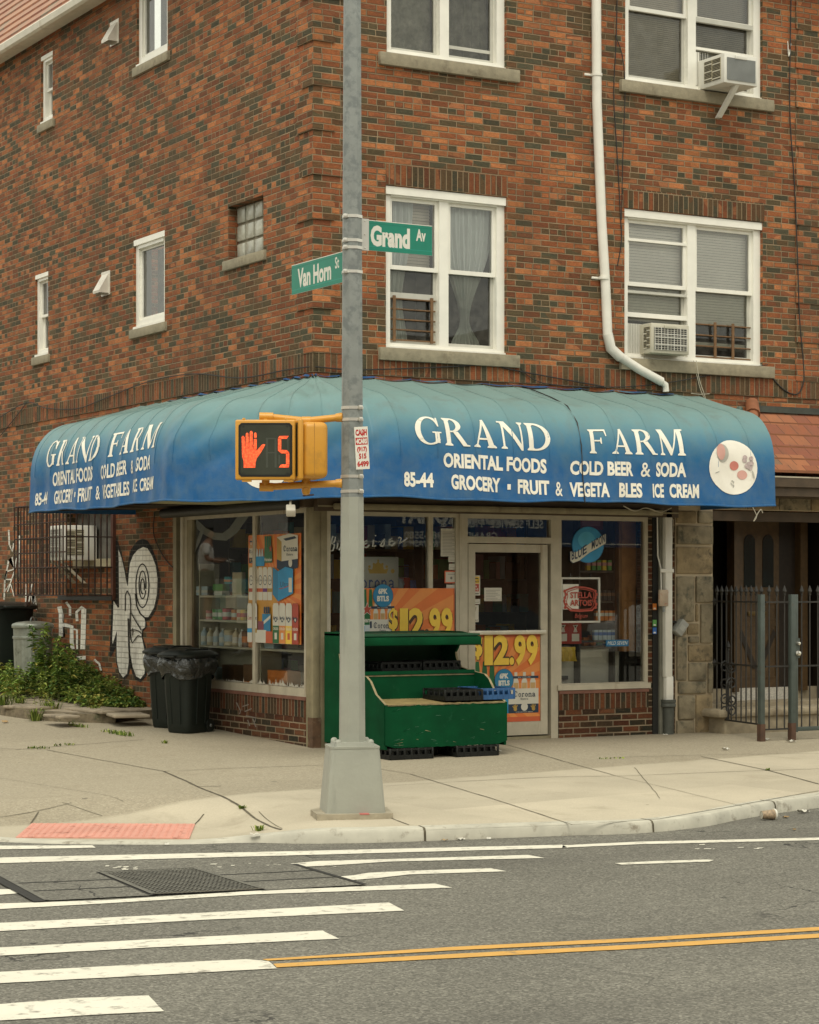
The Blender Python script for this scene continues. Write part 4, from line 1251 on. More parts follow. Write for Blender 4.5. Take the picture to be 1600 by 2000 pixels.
# script neon (unlit glass tube)
t = MB(flat_on('R', 748, 1060, -.04)); NEO = plain("white_tube", (.55, .56, .53), .3)
scr = {'B': [[(.1, 0), (.25, 1), (.55, .95), (.55, .6), (.25, .52), (.65, .42), (.6, .05), (.1, 0)]], 'u': [[(0, .5), (.05, .1), (.3, 0), (.55, .5), (.55, .05), (.8, .05)]], 'd': [[(.5, .45), (.15, .4), (.1, .05), (.4, .05), (.75, 1.0), (.55, .1), (.8, .05)]],
       'w': [[(0, .5), (.08, .05), (.3, .05), (.4, .45), (.4, .05), (.65, .05), (.75, .5)]], 'e': [[(.1, .2), (.5, .35), (.4, .5), (.15, .4), (.15, .08), (.5, .02), (.8, .2)]], 'i': [[(.2, .5), (.25, .05), (.6, .1)], [(.3, .75), (.32, .8)]], 's': [[(.1, .05), (.5, .5), (.55, .2), (.45, 0), (.15, .05)]], 'r': [[(.1, .45), (.3, .5), (.5, .45), (.45, .1), (.9, .3), (1.2, .45)]]}
x = -.64
for ch in "Budweiser":
    for st in scr[ch]: t.tube([(x + p[0] * .10 + p[1] * .035, -.006, p[1] * .15 - .05 + (x + .2) * .09) for p in st], .0105, NEO, 5)
    x += .098
t.build("neon_sign", None, "unlit white script tube sign high in the left avenue window", "neon sign")

# notices on the glass and the door
NOTE = plain("paper_notice", (.55, .52, .44), .8, var=.04); GREYI = plain("notice_ink", (.18, .17, .15), .7)
def notice(px0, py0, px1, py1, label, style='lines', name="notice", off=-.024, cat="notice", group=None):
    x0, zt_ = R(px0, py0, off); x1, zb_ = R(px1, py1, off)
    t = MB(MR @ frame((x0, -off, zb_)))
    w, h = x1 - x0, zt_ - zb_
    t.box(0, w, 0, .001, 0, h, NOTE)
    if style == 'lines':
        n = max(3, int(h / .018))
        for i in range(n): t.frect(w * .1, w * (.9 - .25 * ((i * 7) % 3) / 2), h * (.08 + .84 * i / n), h * (.08 + .84 * i / n) + .004, GREYI)
    elif style == 'card':
        t.frect(w * .06, w * .94, h * .60, h * .95, plain("notice_yellow", (.62, .40, .05), .6)); t.frect(w * .1, w * .9, h * .20, h * .58, SREDM)
        t.ftext("We", w * .3, w * .72, h * .41, h * .53, NOTE, .03); t.ftext("Card", w * .18, w * .82, h * .25, h * .37, NOTE, .03)
        t.frect(w * .15, w * .85, h * .82, h * .87, BLK); t.ftext("No Tobacco", w * .12, w * .88, h * .66, h * .76, BLK, .02); t.frect(w * .1, w * .9, h * .06, h * .12, GREYI)
    elif style == 'frame':
        t.box(-.012, w + .012, -.006, 0, -.012, 0, ORGR); t.box(-.012, w + .012, -.006, 0, h, h + .012, ORGR); t.box(-.012, 0, -.006, 0, 0, h, ORGR); t.box(w, w + .012, -.006, 0, 0, h, ORGR)
        t.k = 4; t.fcirc(w * .5, h * .4, w * .10, GREYI); t.frect(w * .2, w * .8, h * .75, h * .8, GREYI)
    elif style == 'push':
        t.fcirc(w * .5, h * .62, w * .16, GREYI); t.fpoly([(w * .36, h * .5), (w * .64, h * .5), (w * .8, h * .9), (w * .7, h * .9), (w * .5, h * .62), (w * .3, h * .9), (w * .2, h * .9)], plain("notice_drawing", (.32, .29, .22), .7))
        t.ftext("PUSH", w * .12, w * .88, h * .05, h * .16, GREYI, .02)
    elif style == 'plain':
        t.frect(w * .1, w * .9, h * .3, h * .36, GREYI)
    return t.build(name, None, label, cat, group)
notice(861, 1032, 895, 1087, "large white notice at the top of the narrow window left of the door")
notice(876, 1086, 894, 1098, "small white slip under the large notice left of the door", 'plain')
notice(877, 1101, 895, 1113, "small typed slip above the orange framed licence", 'plain')
notice(870, 1117, 893, 1137, "orange framed licence in the narrow window left of the door", 'frame', "framed_licence", cat="licence")
notice(872, 1142, 893, 1158, "white slip under the orange framed licence", 'plain')
notice(915, 1124, 938, 1163, "yellow and red age notice on the shop door glass", 'card', "door_sticker", cat="sticker")
notice(946, 1148, 980, 1174, "white typed sheet in the middle of the shop door glass")
notice(919, 1170, 938, 1180, "pale blue slip under the yellow and red age notice", 'plain')
notice(915, 1182, 935, 1215, "tan sticker reading PUSH at the edge of the shop door", 'push', "door_sticker", cat="sticker")
# ------------------------------------------------------------------ stone surround, entrance, canopy at the right
def zpx(px, py, off=0): return R(px, py, off)
mb = MB(MR)
mb.box(4.46, 4.97, -.018, .25, -.05, 2.50, POINTG)
mb.box(4.97, 7.6, -.018, .25, 2.462, 2.62, POINTG)
mb.box(6.95, 7.6, -.018, .25, -.05, 2.462, POINTG)
def blocks(rects):
    for i, (x0, y0, x1, y1) in enumerate(rects):
        px0, px1 = 1060 + x0 / 2.963, 1060 + x1 / 2.963
        a0, za = zpx(px0, 970 + y0 / 2.963, .03); a1, zb = zpx(px1, 970 + y1 / 2.963, .03)
        a0, a1 = max(4.462, a0), min(4.975, a1)
        if a1 - a0 < .03: continue
        mb.rbox(a0 + .006, a1 - .006, -.040 - .006 * (i % 3), 0, zb + .006, za - .006, ASHLARG if i % 3 else ASHLAR, .012)
blocks([(735, 80, 890, 158), (897, 80, 985, 158), (775, 164, 985, 280), (745, 286, 985, 450), (745, 458, 878, 725), (885, 458, 985, 615), (885, 620, 905, 725), (912, 620, 985, 850), (745, 732, 830, 805), (836, 732, 905, 800),
        (745, 808, 835, 1065), (842, 806, 905, 848), (842, 855, 985, 955), (842, 960, 950, 1065), (955, 960, 985, 1140), (745, 1070, 778, 1290), (782, 1070, 950, 1140), (782, 1150, 880, 1290), (885, 1145, 985, 1380), (745, 1295, 880, 1380)])
for i in range(6):
    x0 = 4.99 + i * .46
    mb.rbox(x0, x0 + .448, -.034 - .004 * (i % 2), 0, 2.47, 2.61, ASHLAR if i % 2 else ASHLARG, .01)
for i in range(7):
    mb.rbox(6.96, 7.58, -.036, 0, i * .33 - .04, i * .33 + .278, ASHLAR if i % 2 else ASHLARG, .012)
mb.build("stone_facing", bld)

ent = MB(MR)
ent.box(4.975, 6.95, .0, .10, 2.34, 2.46, BWOOD)
ent.quad((4.97, .95, -.05), (6.95, .95, -.05), (6.95, .95, 2.46), (4.97, .95, 2.46), WOODD)
ent.quad((4.97, .10, -.05), (4.97, .95, -.05), (4.97, .95, 2.46), (4.97, .10, 2.46), WOODD)
ent.quad((6.95, .10, -.05), (6.95, .10, 2.46), (6.95, .95, 2.46), (6.95, .95, -.05), WOODD)
ent.quad((4.97, .0, 2.45), (6.95, .0, 2.45), (6.95, .95, 2.45), (4.97, .95, 2.45), WOODD)
ent.build("porch_recess", bld)
def ex(px, off=-.6): return R(px, 1200, off)[0]
fr = MB(MR)
xa, xb, xc, xd, xe, xf = ex(1424), ex(1434), ex(1520), ex(1528), ex(1553), ex(1567)
fr.box(xa, xb, .50, .64, .40, 2.36, WOOD); fr.box(xe, xf, .50, .64, .40, 2.36, WOOD); fr.box(4.98, 6.94, .50, .64, 2.36, 2.45, WOOD)
fr.box(xc, xe, .60, .62, .40, 2.36, WOODD)
fr.build("door_frame", bld)
dr = MB(MR)
dr.box(xb, xc, .585, .63, .42, 2.36, WOOD)
w_ = xc - xb
def mold(x0, x1, z0, z1):
    for q in ((x0, x1, z0, z0 + .018), (x0, x1, z1 - .018, z1)): dr.box(q[0], q[1], .572, .585, q[2], q[3], WOOD)
    for q in ((x0, x0 + .018), (x1 - .018, x1)): dr.box(q[0], q[1], .573, .585, z0 + .018, z1 - .018, WOOD)
mold(xb + w_ * .06, xc - w_ * .06, .55, 1.17); mold(xb + w_ * .06, xc - w_ * .06, 1.22, 1.42)
for sx in (-1, 1):
    c = (xb + xc) / 2
    dr.add([(c, .572, .66), (c + sx * w_ * .10, .572, .66), (c + sx * w_ * .42, .572, 1.06), (c + sx * w_ * .36, .572, 1.12)], [(0, 1, 2, 3)], WOODD)
dr.rbox(xb + w_ * .28, xb + w_ * .70, .565, .585, 1.27, 1.32, plain("brass_slot", (.12, .08, .03), .4, metal=.6), .006)
ed = dr.build("entrance_door", bld)
for s_ in (.20, .62):
    gb = MB(MR); x0, x1 = xb + w_ * s_, xb + w_ * (s_ + .25); cx_ = (x0 + x1) / 2; r_ = (x1 - x0) / 2
    pts = [(x0, 1.60), (x1, 1.60)] + [(cx_ + r_ * cos(a * pi / 8), 2.12 + r_ * 1.1 * sin(a * pi / 8)) for a in range(9)]
    gb.prism(pts, .578, .584, plain("door_dark_glass", (.006, .016, .018), .08), axis='y')
    gb.build("pane", ed)
st = MB(MR)
st.rbox(4.90, 7.0, -.32, .10, -.05, .255, STEP, .03)
st.rbox(4.80, 7.0, -.36, .10, .17, .262, STEP, .035)
st.box(4.98, 6.94, .10, .55, .20, .30, STEP)
st.box(xa, xe, .545, .60, .27, .44, MARBLE)
st.box(4.98, xa, .545, .60, .27, .44, STEP); st.box(xe, 6.94, .545, .60, .27, .44, STEP)
st.build("door_step", bld)

# tiled canopy over the entrance with its ridge tile, trim and box gutter
cn = MB(MR)
nrow = 5
for i in range(nrow):
    t0, t1 = i / nrow, (i + 1) / nrow
    za, zb = 3.56 - .70 * t0, 3.56 - .70 * t1
    oa, ob = -.06 - .52 * t0, -.06 - .52 * t1
    x0 = 5.28
    cn.quad((x0, ob, zb + .03), (8.5, ob, zb + .03), (8.5, oa, za + .012), (x0, oa, za + .012), TILE)
    cn.quad((x0, ob, zb), (8.5, ob, zb), (8.5, ob, zb + .03), (x0, ob, zb + .03), BRONZE)
    cn.quad((x0, ob, zb), (x0, ob, zb + .03), (x0, oa, za + .012), (x0, oa, za - .02), BRONZE)
cn.box(5.45, 8.5, -.10, 0, 3.56, 3.63, DTILE)
cn.tube([(5.52, -.02, 3.66), (5.42, -.16, 3.52)], [.075, .085], BRONZE, 12)
cn.tube([(5.43, -.15, 3.53), (5.30, -.30, 3.40)], [.062, .07], BRONZE, 12)
cn.tube([(5.22, -.06, 3.42), (5.33, -.03, 3.52), (5.36, 0, 3.60)], .04, plain("green_flashing", (.08, .12, .10), .7, var=.3), 8)
cn.box(5.30, 8.5, -.60, 0, 2.60, 2.70, BWOOD); cn.box(5.28, 8.5, -.64, -.56, 2.70, 2.80, BWOOD); cn.box(5.28, 8.5, -.645, -.55, 2.80, 2.815, CREAM)
cn.quad((5.30, 0, 2.70), (5.30, -.6, 2.70), (5.30, -.6, 2.82), (5.30, 0, 3.5), B_WALL)
cn.build("canopy", bld)

# ------------------------------------------------------------------ rain pipes, conduits, wires (fixed to the building)
rp_ = MB(MR)
P = lambda px, py, off=.05: (R(px, py, off)[0], -off, R(px, py, off)[1])
def rectpipe(mb, pts, w, d, m):
    for i in range(len(pts) - 1):
        mb.tube([pts[i], pts[i + 1]], w, m, 4, smooth=False)
pts = [P(1164, -140), P(1166, 200), P(1175, 430), P(1183, 560), P(1187, 655)]
rp_.tube(pts, .052, WPIPE, 10)
rp_.tube([P(1187, 652), P(1193, 680), P(1212, 698)], .056, WPIPE, 10)
rp_.tube([P(1210, 696), P(1250, 722), P(1292, 745)], .05, WPIPE, 10)
rp_.tube([P(1288, 743), P(1300, 752), P(1301, 765)], .036, WPIPE, 10)
dp = rp_.build("rain_pipe", bld)
br = MB(MR)
for px, py in ((1166, 146), (1180, 543)):
    a, z = R(px, py, .05)
    br.tube([(a - .13, -.006, z), (a - .055, -.008, z)], .012, WPIPE, 6)
    br.lathe([(.060, z - .015), (.060, z + .015)], WPIPE, 14, (a, -.05))
    br.rbox(a - .13, a + .075, -.012, -.002, z - .014, z + .014, WPIPE, .005)
br.build("pipe_bracket", dp)
# lower pipe beside the stone
lp = MB(MR)
a, z = R(1303, 1000, .06)
lp.rbox(a - .048, a + .048, -.10, -.02, .62, 2.45, WPIPE, .012)
lp.rbox(a - .036, a + .062, -.10, -.02, .36, .63, WPIPE, .012)
lo = lp.build("rain_pipe", bld)
lp = MB(MR); lp.lathe([(.085, .375), (.085, .345), (.075, .34), (.085, .325), (.085, .30), (.064, .29), (.062, -.05)], plain("cast_pipe", (.085, .09, .075), .6, metal=.3, var=.25, dirt=(.10, .06, .035), dirt_at=.6, dscale=9), 16, (a + .01, -.07)); lp.build("pipe_foot", lo)
br = MB(MR); br.rbox(a - .12, a + .06, -.108, -.10, 1.76, 1.80, WPIPE, .003); br.build("pipe_bracket", lo)
# small switch box on the pipe, with its cable
sb = MB(MR); bx, bz = R(1296, 1168, .12)
sb.rbox(bx - .06, bx + .06, -.135, -.10, bz - .09, bz + .09, plain("switch_box", (.46, .36, .26), .5, var=.2, dirt=(.42, .08, .04), dirt_at=.55, dscale=30), .01)
sb.tube([(bx + .0, -.118, bz - .09), (bx + .005, -.118, bz - .15)], .016, GALV, 8)
sb.build("switch_box", bld)
cb = MB(MR); cb.tube([P(1284, 995, .06), P(1285, 1085, .06), P(1291, 1110, .07), P(1292, 1155, .12)], .008, WPIPE, 6)
cb.tube([P(1316, 1015, .05), P(1311, 1090, .05)], .005, CREAM, 5)
cb.build("cable", bld)
# tilted grey bell box by the door
bb = MB(frame((0, 0, 0)))
bx, bz = R(1330, 1226, .09)
Mb = Matrix.Translation((bx, -.07, bz)) @ Matrix.Rotation(radians(38), 4, 'Y')
bb.rbox(-.055, .055, -.05, .05, -.085, .085, plain("bell_grey", (.33, .33, .30), .45, var=.1), .008, M=Mb)
bb.box(-.03, .03, -.053, -.05, -.03, .03, plain("bell_pale", (.42, .42, .38), .5), M=Mb)
bb.tube([(bx - .10, -.03, bz + .07), (bx - .03, -.05, bz + .06)], .012, BLACKM, 6)
bb.build("bell_box", None, "tilted grey bell box on the stone beside the rain pipe", "bell box")
# stickers on the grey track
for py, c_, lb in ((1185, 'orange', "orange sticker on the grey shutter track"), (1217, 'green', "green sticker on the grey shutter track"), (1232, 'blue', "blue and white sticker on the grey shutter track")):
    a, z = R(1279, py, .047)
    s_ = MB(MR @ frame((a, -.047, z))); s_.box(-.026, .026, 0, .001, -.035, .035, GOODS[c_]); s_.frect(-.015, .015, -.028, -.012, WHT)
    s_.build("sticker", None, lb, "sticker", "stickers on the shutter track")

def wire(mb, pts, r, m, off=.02, side='R'):
    q = []
    for p in pts:
        o = p[2] if len(p) > 2 else off
        if side == 'R': a, z = R(p[0], p[1], o); q.append(Vector((a, -o, z)))
        else: a, z = L(p[0], p[1], o); q.append(Vector((-o, a, z)))
    # smooth the run
    out = []
    for i in range(len(q) - 1):
        p0, p1, p2, p3 = q[max(i - 1, 0)], q[i], q[i + 1], q[min(i + 2, len(q) - 1)]
        for k_ in range(5):
            t = k_ / 5
            out.append(.5 * ((2 * p1) + (p2 - p0) * t + (2 * p0 - 5 * p1 + 4 * p2 - p3) * t * t + (3 * p1 - p0 - 3 * p2 + p3) * t ** 3))
    out.append(q[-1])
    mb.tube(out, r, m, 5)
CABLE = plain("black_cable", (.02, .018, .016), .6)
STRING = plain("pale_string", (.50, .46, .36), .8)
cb = MB(); wire(cb, [(1206, -40), (1204, 70), (1199, 180), (1203, 260), (1208, 340), (1212, 420), (1214, 470), (1206, 520)], .006, CABLE); wire(cb, [(1202, 68), (1216, 110), (1221, 180), (1217, 300), (1214, 430)], .005, CABLE); cb.build("cable", bld)
cb = MB(); wire(cb, [(1546, -30), (1544, 80), (1543, 220), (1552, 360), (1558, 500), (1562, 620), (1570, 715), (1569, 750), (1556, 770), (1530, 760), (1500, 728), (1492, 722)], .007, CABLE); wire(cb, [(1545, 85), (1541, 110), (1539, 80)], .005, WHITE)
cb.build("cable", bld)
cb = MB(); wire(cb, [(1500, 712), (1420, 726), (1300, 748), (1190, 756), (1060, 748), (1010, 712)], .005, CABLE, .03); cb.build("cable", bld)
cb = MB(); wire(cb, [(1355, 704), (1362, 735), (1370, 765), (1385, 792)], .004, STRING, .04); wire(cb, [(1360, 704), (1366, 740), (1376, 770), (1380, 786)], .004, STRING, .05); wire(cb, [(1350, 768), (1368, 770), (1386, 769)], .004, STRING, .04); cb.build("string", bld)
cb = MB(); wire(cb, [(0, 850), (50, 790), (110, 800), (160, 792), (200, 770), (300, 742), (420, 722), (520, 735), (600, 716), (680, 712), (760, 725), (880, 718), (970, 712)], .006, CABLE, .03, 'L') if False else None
wire(cb, [(0, 815), (52, 786), (90, 797), (150, 798), (200, 780), (290, 745), (380, 730), (470, 738), (560, 722), (604, 716)], .006, CABLE, .03, 'L'); wire(cb, [(0, 852), (30, 815), (52, 786)], .006, CABLE, .03, 'L'); cb.build("cable", bld)
cb = MB(); wire(cb, [(302, 1000), (300, 1040), (310, 1070), (325, 1095), (337, 1108)], .006, CABLE, .02, 'L'); wire(cb, [(616, 716), (700, 722), (860, 717), (960, 712), (1000, 722), (1180, 755)], .007, CABLE, .03); cb.build("cable", bld)
cb = MB(); wire(cb, [(1218, 988), (1240, 998), (1262, 992), (1290, 1000), (1312, 992)], .006, STRING, .35); wire(cb, [(1470, 990), (1478, 1008), (1472, 1018), (1485, 996), (1490, 1002)], .006, STRING, .6); cb.build("string", bld)

# ------------------------------------------------------------------ spray paint on the side wall
def spray(polys, name="graffiti"):
    mb = MB()
    for i, (pts, m) in enumerate(polys):
        vs = []
        for px, py in pts:
            a, z = L(px, py)
            vs.append((-.0035 - .0012 * i, a, z))
        mb.add(vs, [tuple(range(len(vs)))], m)
    return mb.build(name, bld)
def gp(pts): return [(180 + x / 5.882, 1020 + y / 5.882) for x, y in pts]
def ring(cx_, cy_, rx, ry, a0, a1, th, n=24, sp=1.0):
    o_, i_ = [], []
    for k_ in range(n + 1):
        a = a0 + (a1 - a0) * k_ / n; s_ = 1 - (1 - sp) * k_ / n
        o_.append((cx_ + (rx * s_ + th / 2) * cos(a), cy_ + (ry * s_ + th / 2) * sin(a))); i_.append((cx_ + (rx * s_ - th / 2) * cos(a), cy_ + (ry * s_ - th / 2) * sin(a)))
    return gp(o_ + i_[::-1])
def line(pts, w): 
    o_ = []
    i_ = []
    for k_, p in enumerate(pts):
        a = Vector(pts[max(k_ - 1, 0)]); b = Vector(pts[min(k_ + 1, len(pts) - 1)])
        t = (b - a).normalized(); n_ = Vector((-t.y, t.x)) * w / 2
        o_.append(tuple(Vector(p) + n_)); i_.append(tuple(Vector(p) - n_))
    return gp(o_ + i_[::-1])
outline_b = gp([(285, 170), (335, 330), (390, 560), (405, 600), (415, 450), (450, 310), (520, 215), (580, 190), (640, 210), (690, 290), (745, 430), (785, 640), (775, 850), (735, 1010), (690, 1090), (625, 1140), (635, 1200), (590, 1250), (585, 1320), (625, 1440), (640, 1600), (625, 1770), (560, 1840), (500, 1810), (465, 1740), (445, 1660), (425, 1750), (375, 1815), (310, 1740), (275, 1600), (275, 1440), (215, 1560), (205, 1440), (215, 1200), (225, 900), (255, 830), (262, 600), (258, 300)])
white_b = gp([(305, 310), (345, 420), (375, 560), (400, 700), (415, 740), (425, 600), (440, 470), (475, 380), (530, 315), (590, 285), (640, 300), (690, 380), (735, 500), (755, 650), (750, 820), (715, 980), (650, 1090), (600, 1090), (615, 1150), (610, 1210), (580, 1230), (570, 1300), (595, 1420), (620, 1560), (605, 1740), (560, 1800), (510, 1770), (470, 1660), (445, 1520), (432, 1400), (425, 1600), (405, 1740), (360, 1785), (315, 1720), (290, 1600), (285, 1420), (290, 1240), (240, 1400), (235, 1350), (245, 1100), (250, 900), (300, 985), (315, 975), (312, 700), (310, 450)])
spray([(outline_b, B_BLACK), (white_b, B_PAINT),
       (ring(583, 730, 75, 250, -.3, 2 * pi - .3, 15), B_BLACK), (ring(585, 720, 40, 160, .4, 2 * pi + .3, 14), B_BLACK), (ring(586, 735, 22, 85, 1.2, 2 * pi + .6, 14), B_BLACK),
       (line([(505, 820), (520, 960), (560, 1050), (620, 1105), (680, 1095)], 16), B_BLACK), (line([(412, 785), (390, 840), (388, 1020)], 10), B_BLACK), (line([(412, 785), (445, 850), (452, 960), (450, 1050)], 10), B_BLACK),
       (line([(425, 1105), (428, 1250), (432, 1400), (440, 1560), (450, 1680)], 16), B_BLACK), (line([(450, 1040), (445, 1200), (455, 1340), (475, 1390), (500, 1350), (540, 1300), (580, 1320)], 11), B_BLACK), (line([(460, 1040), (510, 1130), (560, 1210), (585, 1250), (570, 1230)], 11), B_BLACK), (line([(445, 1240), (500, 1235), (550, 1250), (580, 1280)], 10), B_BLACK), (line([(480, 1215), (480, 1300)], 9), B_BLACK)])
def gl(pts, w, k_, ox, oy): 
    o_ = [];i_ = []
    for q, p in enumerate(pts):
        a = Vector(pts[max(q - 1, 0)]); b = Vector(pts[min(q + 1, len(pts) - 1)]); t = (b - a).normalized(); n_ = Vector((-t.y, t.x)) * w / 2
        o_.append(tuple(Vector(p) + n_)); i_.append(tuple(Vector(p) - n_))
    return [(ox + x / k_, oy + y / k_) for x, y in o_ + i_[::-1]]
Z7 = lambda pts, w: gl(pts, w, 4.546, 0, 980)
thin = B_PAINT
spray([(Z7([(80, 250), (85, 380), (110, 440), (125, 370)], 14), thin), (Z7([(40, 870), (45, 700), (80, 520), (110, 490), (125, 600), (60, 620), (45, 690), (110, 690)], 14), thin), (Z7([(70, 800), (130, 620), (150, 500)], 10), thin), (Z7([(45, 800), (95, 720), (130, 840)], 10), thin),
       (Z7([(230, 960), (240, 730)], 12), thin), (Z7([(250, 960), (290, 730)], 10), thin), (Z7([(285, 840), (300, 960), (320, 800), (330, 960)], 9), thin), (Z7([(180, 300), (170, 700)], 12), thin), (Z7([(190, 1010), (225, 900), (280, 1010)], 8), thin)])
spray([(Z7([(530, 930), (545, 1000), (545, 1200), (565, 1180)], 40), thin), (Z7([(590, 890), (625, 940), (625, 1010)], 22), thin), (Z7([(560, 1090), (640, 1110), (640, 1240), (650, 1310)], 36), thin), (Z7([(690, 1060), (685, 980), (730, 935), (760, 960)], 24), thin), (Z7([(750, 950), (745, 1150), (740, 1310)], 44), thin), (Z7([(660, 1130), (690, 1140), (690, 1310)], 18), thin), (Z7([(690, 1390), (770, 1385)], 34), thin), (Z7([(845, 1400), (890, 1440), (905, 1500)], 18), thin)])
# faint scrawl on the low wall of the side window
mb = MB()
for pts in ([(462, 1372), (470, 1388), (468, 1395)], [(478, 1390), (492, 1384)], [(480, 1398), (500, 1402), (498, 1410)], [(484, 1406), (488, 1418)], [(494, 1404), (500, 1420)], [(474, 1380), (486, 1376)]):
    vs = []
    for px, py in gl(pts, 2.2, 1, 0, 0):
        a, z = L(px, py, .008); vs.append((-.009, a, z))
    mb.add(vs, [tuple(range(len(vs)))], plain("faint_chalk", (.20, .17, .14), .9))
mb.build("graffiti", bld)

# ------------------------------------------------------------------ barred window of the side wall
bw_ = MB(ML)
bw_.quad((5.22, .16, 1.95), (6.75, .16, 1.95), (6.75, .16, 2.52), (5.22, .16, 2.52), plain("weathered_board", (.15, .14, .12), .9, var=.35, scale=8))
bw_.box(5.22, 6.75, .10, .16, 1.84, 1.95, plain("old_frame", (.36, .31, .20), .7, var=.2)); 
bw_.quad((5.22, .165, 1.45), (6.75, .165, 1.45), (6.75, .165, 1.86), (5.22, .165, 1.86), B_WALL)
bwn = bw_.build("window", bld)
# ------------------------------------------------------------------ the awning
PROF = [(1.31, 2.45), (1.30, 2.70), (1.29, 2.95), (1.25, 3.13), (1.18, 3.26), (1.07, 3.38), (.92, 3.46), (.68, 3.52), (.30, 3.62), (0, 3.71)]
PZ = [p[1] for p in PROF]
def out_at(z):
    z = min(max(z, PZ[0]), PZ[-1])
    for i in range(len(PROF) - 1):
        if z <= PZ[i + 1]:
            t = (z - PZ[i]) / (PZ[i + 1] - PZ[i]); return PROF[i][0] + (PROF[i + 1][0] - PROF[i][0]) * t
    return 0
# dense, smoothed profile
def prof_smooth(n=44):
    # arc-length samples of a Catmull-Rom through PROF
    pts = [Vector(p) for p in PROF]; pl = []
    for i in range(len(pts) - 1):
        p0, p1, p2, p3 = pts[max(i - 1, 0)], pts[i], pts[i + 1], pts[min(i + 2, len(pts) - 1)]
        for k in range(10):
            t = k / 10
            pl.append(.5 * ((2 * p1) + (p2 - p0) * t + (2 * p0 - 5 * p1 + 4 * p2 - p3) * t * t + (3 * p1 - p0 - 3 * p2 + p3) * t ** 3))
    pl.append(pts[-1])
    L_ = [0]
    for i in range(1, len(pl)): L_.append(L_[-1] + (pl[i] - pl[i - 1]).length)
    res = []
    j = 0
    for k in range(n):
        s = L_[-1] * k / (n - 1)
        while j < len(L_) - 2 and L_[j + 1] < s: j += 1
        t = (s - L_[j]) / max(1e-9, L_[j + 1] - L_[j]); res.append(pl[j].lerp(pl[j + 1], min(1, max(0, t))))
    return res
PS = prof_smooth()
YL, XR = 4.50, 4.80
CL, CR = .62, .12          # where the splayed corner leaves the two straight runs
# stations along the front edge: (base point on the wall, front direction point at out = 1.31)
stations = []
N1, N2, N3 = 70, 60, 84
for i in range(N1): v = YL + (CL + .25 - YL) * i / N1; stations.append(((0, v), (-1.31, v)))
ctrl = [(-1.31, CL + .25), (-1.31, CL), (-1.12, CL - .30), (-.62, -.42), (-.10, -1.18), (.02, -1.31), (.30, -1.31)]
bctrl = [(0, CL + .25), (0, CL), (0, CL - .22), (0, .02), (.02, 0), (.12, 0), (.30, 0)]
def bez(ps, t):
    q = t * (len(ps) - 1); i = min(int(q), len(ps) - 2); t = q - i
    P_ = [Vector(p) for p in ps]; p0, p1, p2, p3 = P_[max(i - 1, 0)], P_[i], P_[i + 1], P_[min(i + 2, len(P_) - 1)]
    return .5 * ((2 * p1) + (p2 - p0) * t + (2 * p0 - 5 * p1 + 4 * p2 - p3) * t * t + (3 * p1 - p0 - 3 * p2 + p3) * t ** 3)
for i in range(N2):
    t = i / N2; stations.append((tuple(bez(bctrl, t)), tuple(bez(ctrl, t))))
for i in range(N3 + 1): u = .30 + (XR - .30) * i / N3; stations.append(((u, 0), (u, -1.31)))
NS = len(stations)
# running length along the front edge, for seams
run = [0]
for i in range(1, NS): run.append(run[-1] + (Vector(stations[i][1]) - Vector(stations[i - 1][1])).length)
seams = []
s_ = .18
while s_ < run[-1]: seams.append(s_); s_ += .42
def awn(i, k, lift=0):
    (bx_, by_), (fx_, fy_) = stations[i]
    o, z = PS[k]
    q = o / 1.31
    x = bx_ + (fx_ - bx_) * q; y = by_ + (fy_ - by_) * q
    nrm = Vector((fx_ - bx_, fy_ - by_)).normalized()
    # fabric stretched over hoops: it dips between seams, puckers at the corner
    ds = min(abs(run[i] - s) for s in seams)
    sag = -.020 * smooth(0, .21, ds) * (1 if k < 30 else .8)
    rid = .008 * max(0, 1 - ds / .03)
    corner = smooth(.0, .8, 1 - abs(run[i] - (run[N1] + run[N1 + N2]) / 2) / 1.6)
    wr = mnoise.noise(Vector((run[i] * 2.1, z * 2.4, .3))) * .020 + mnoise.noise(Vector((run[i] * 6 + z * 5, z * 3, 4))) * .008
    wr += corner * mnoise.noise(Vector((run[i] * 4.5 - z * 6, z * 1.6, 9))) * .07 * smooth(2.6, 3.1, z)
    edge = min(1, (NS - 1 - i) / 5, i / 5)
    dd = (sag + rid + wr * min(1, q * 2)) * (edge if edge < 1 else 1) + lift
    zo = 0
    if z > 3.3: zo = dd * .8; dd *= .4
    if k == 0: zo += .010 * sin(run[i] * 2.3) + .006 * sin(run[i] * 7)
    return Vector((x + nrm.x * dd, y + nrm.y * dd, z + zo))

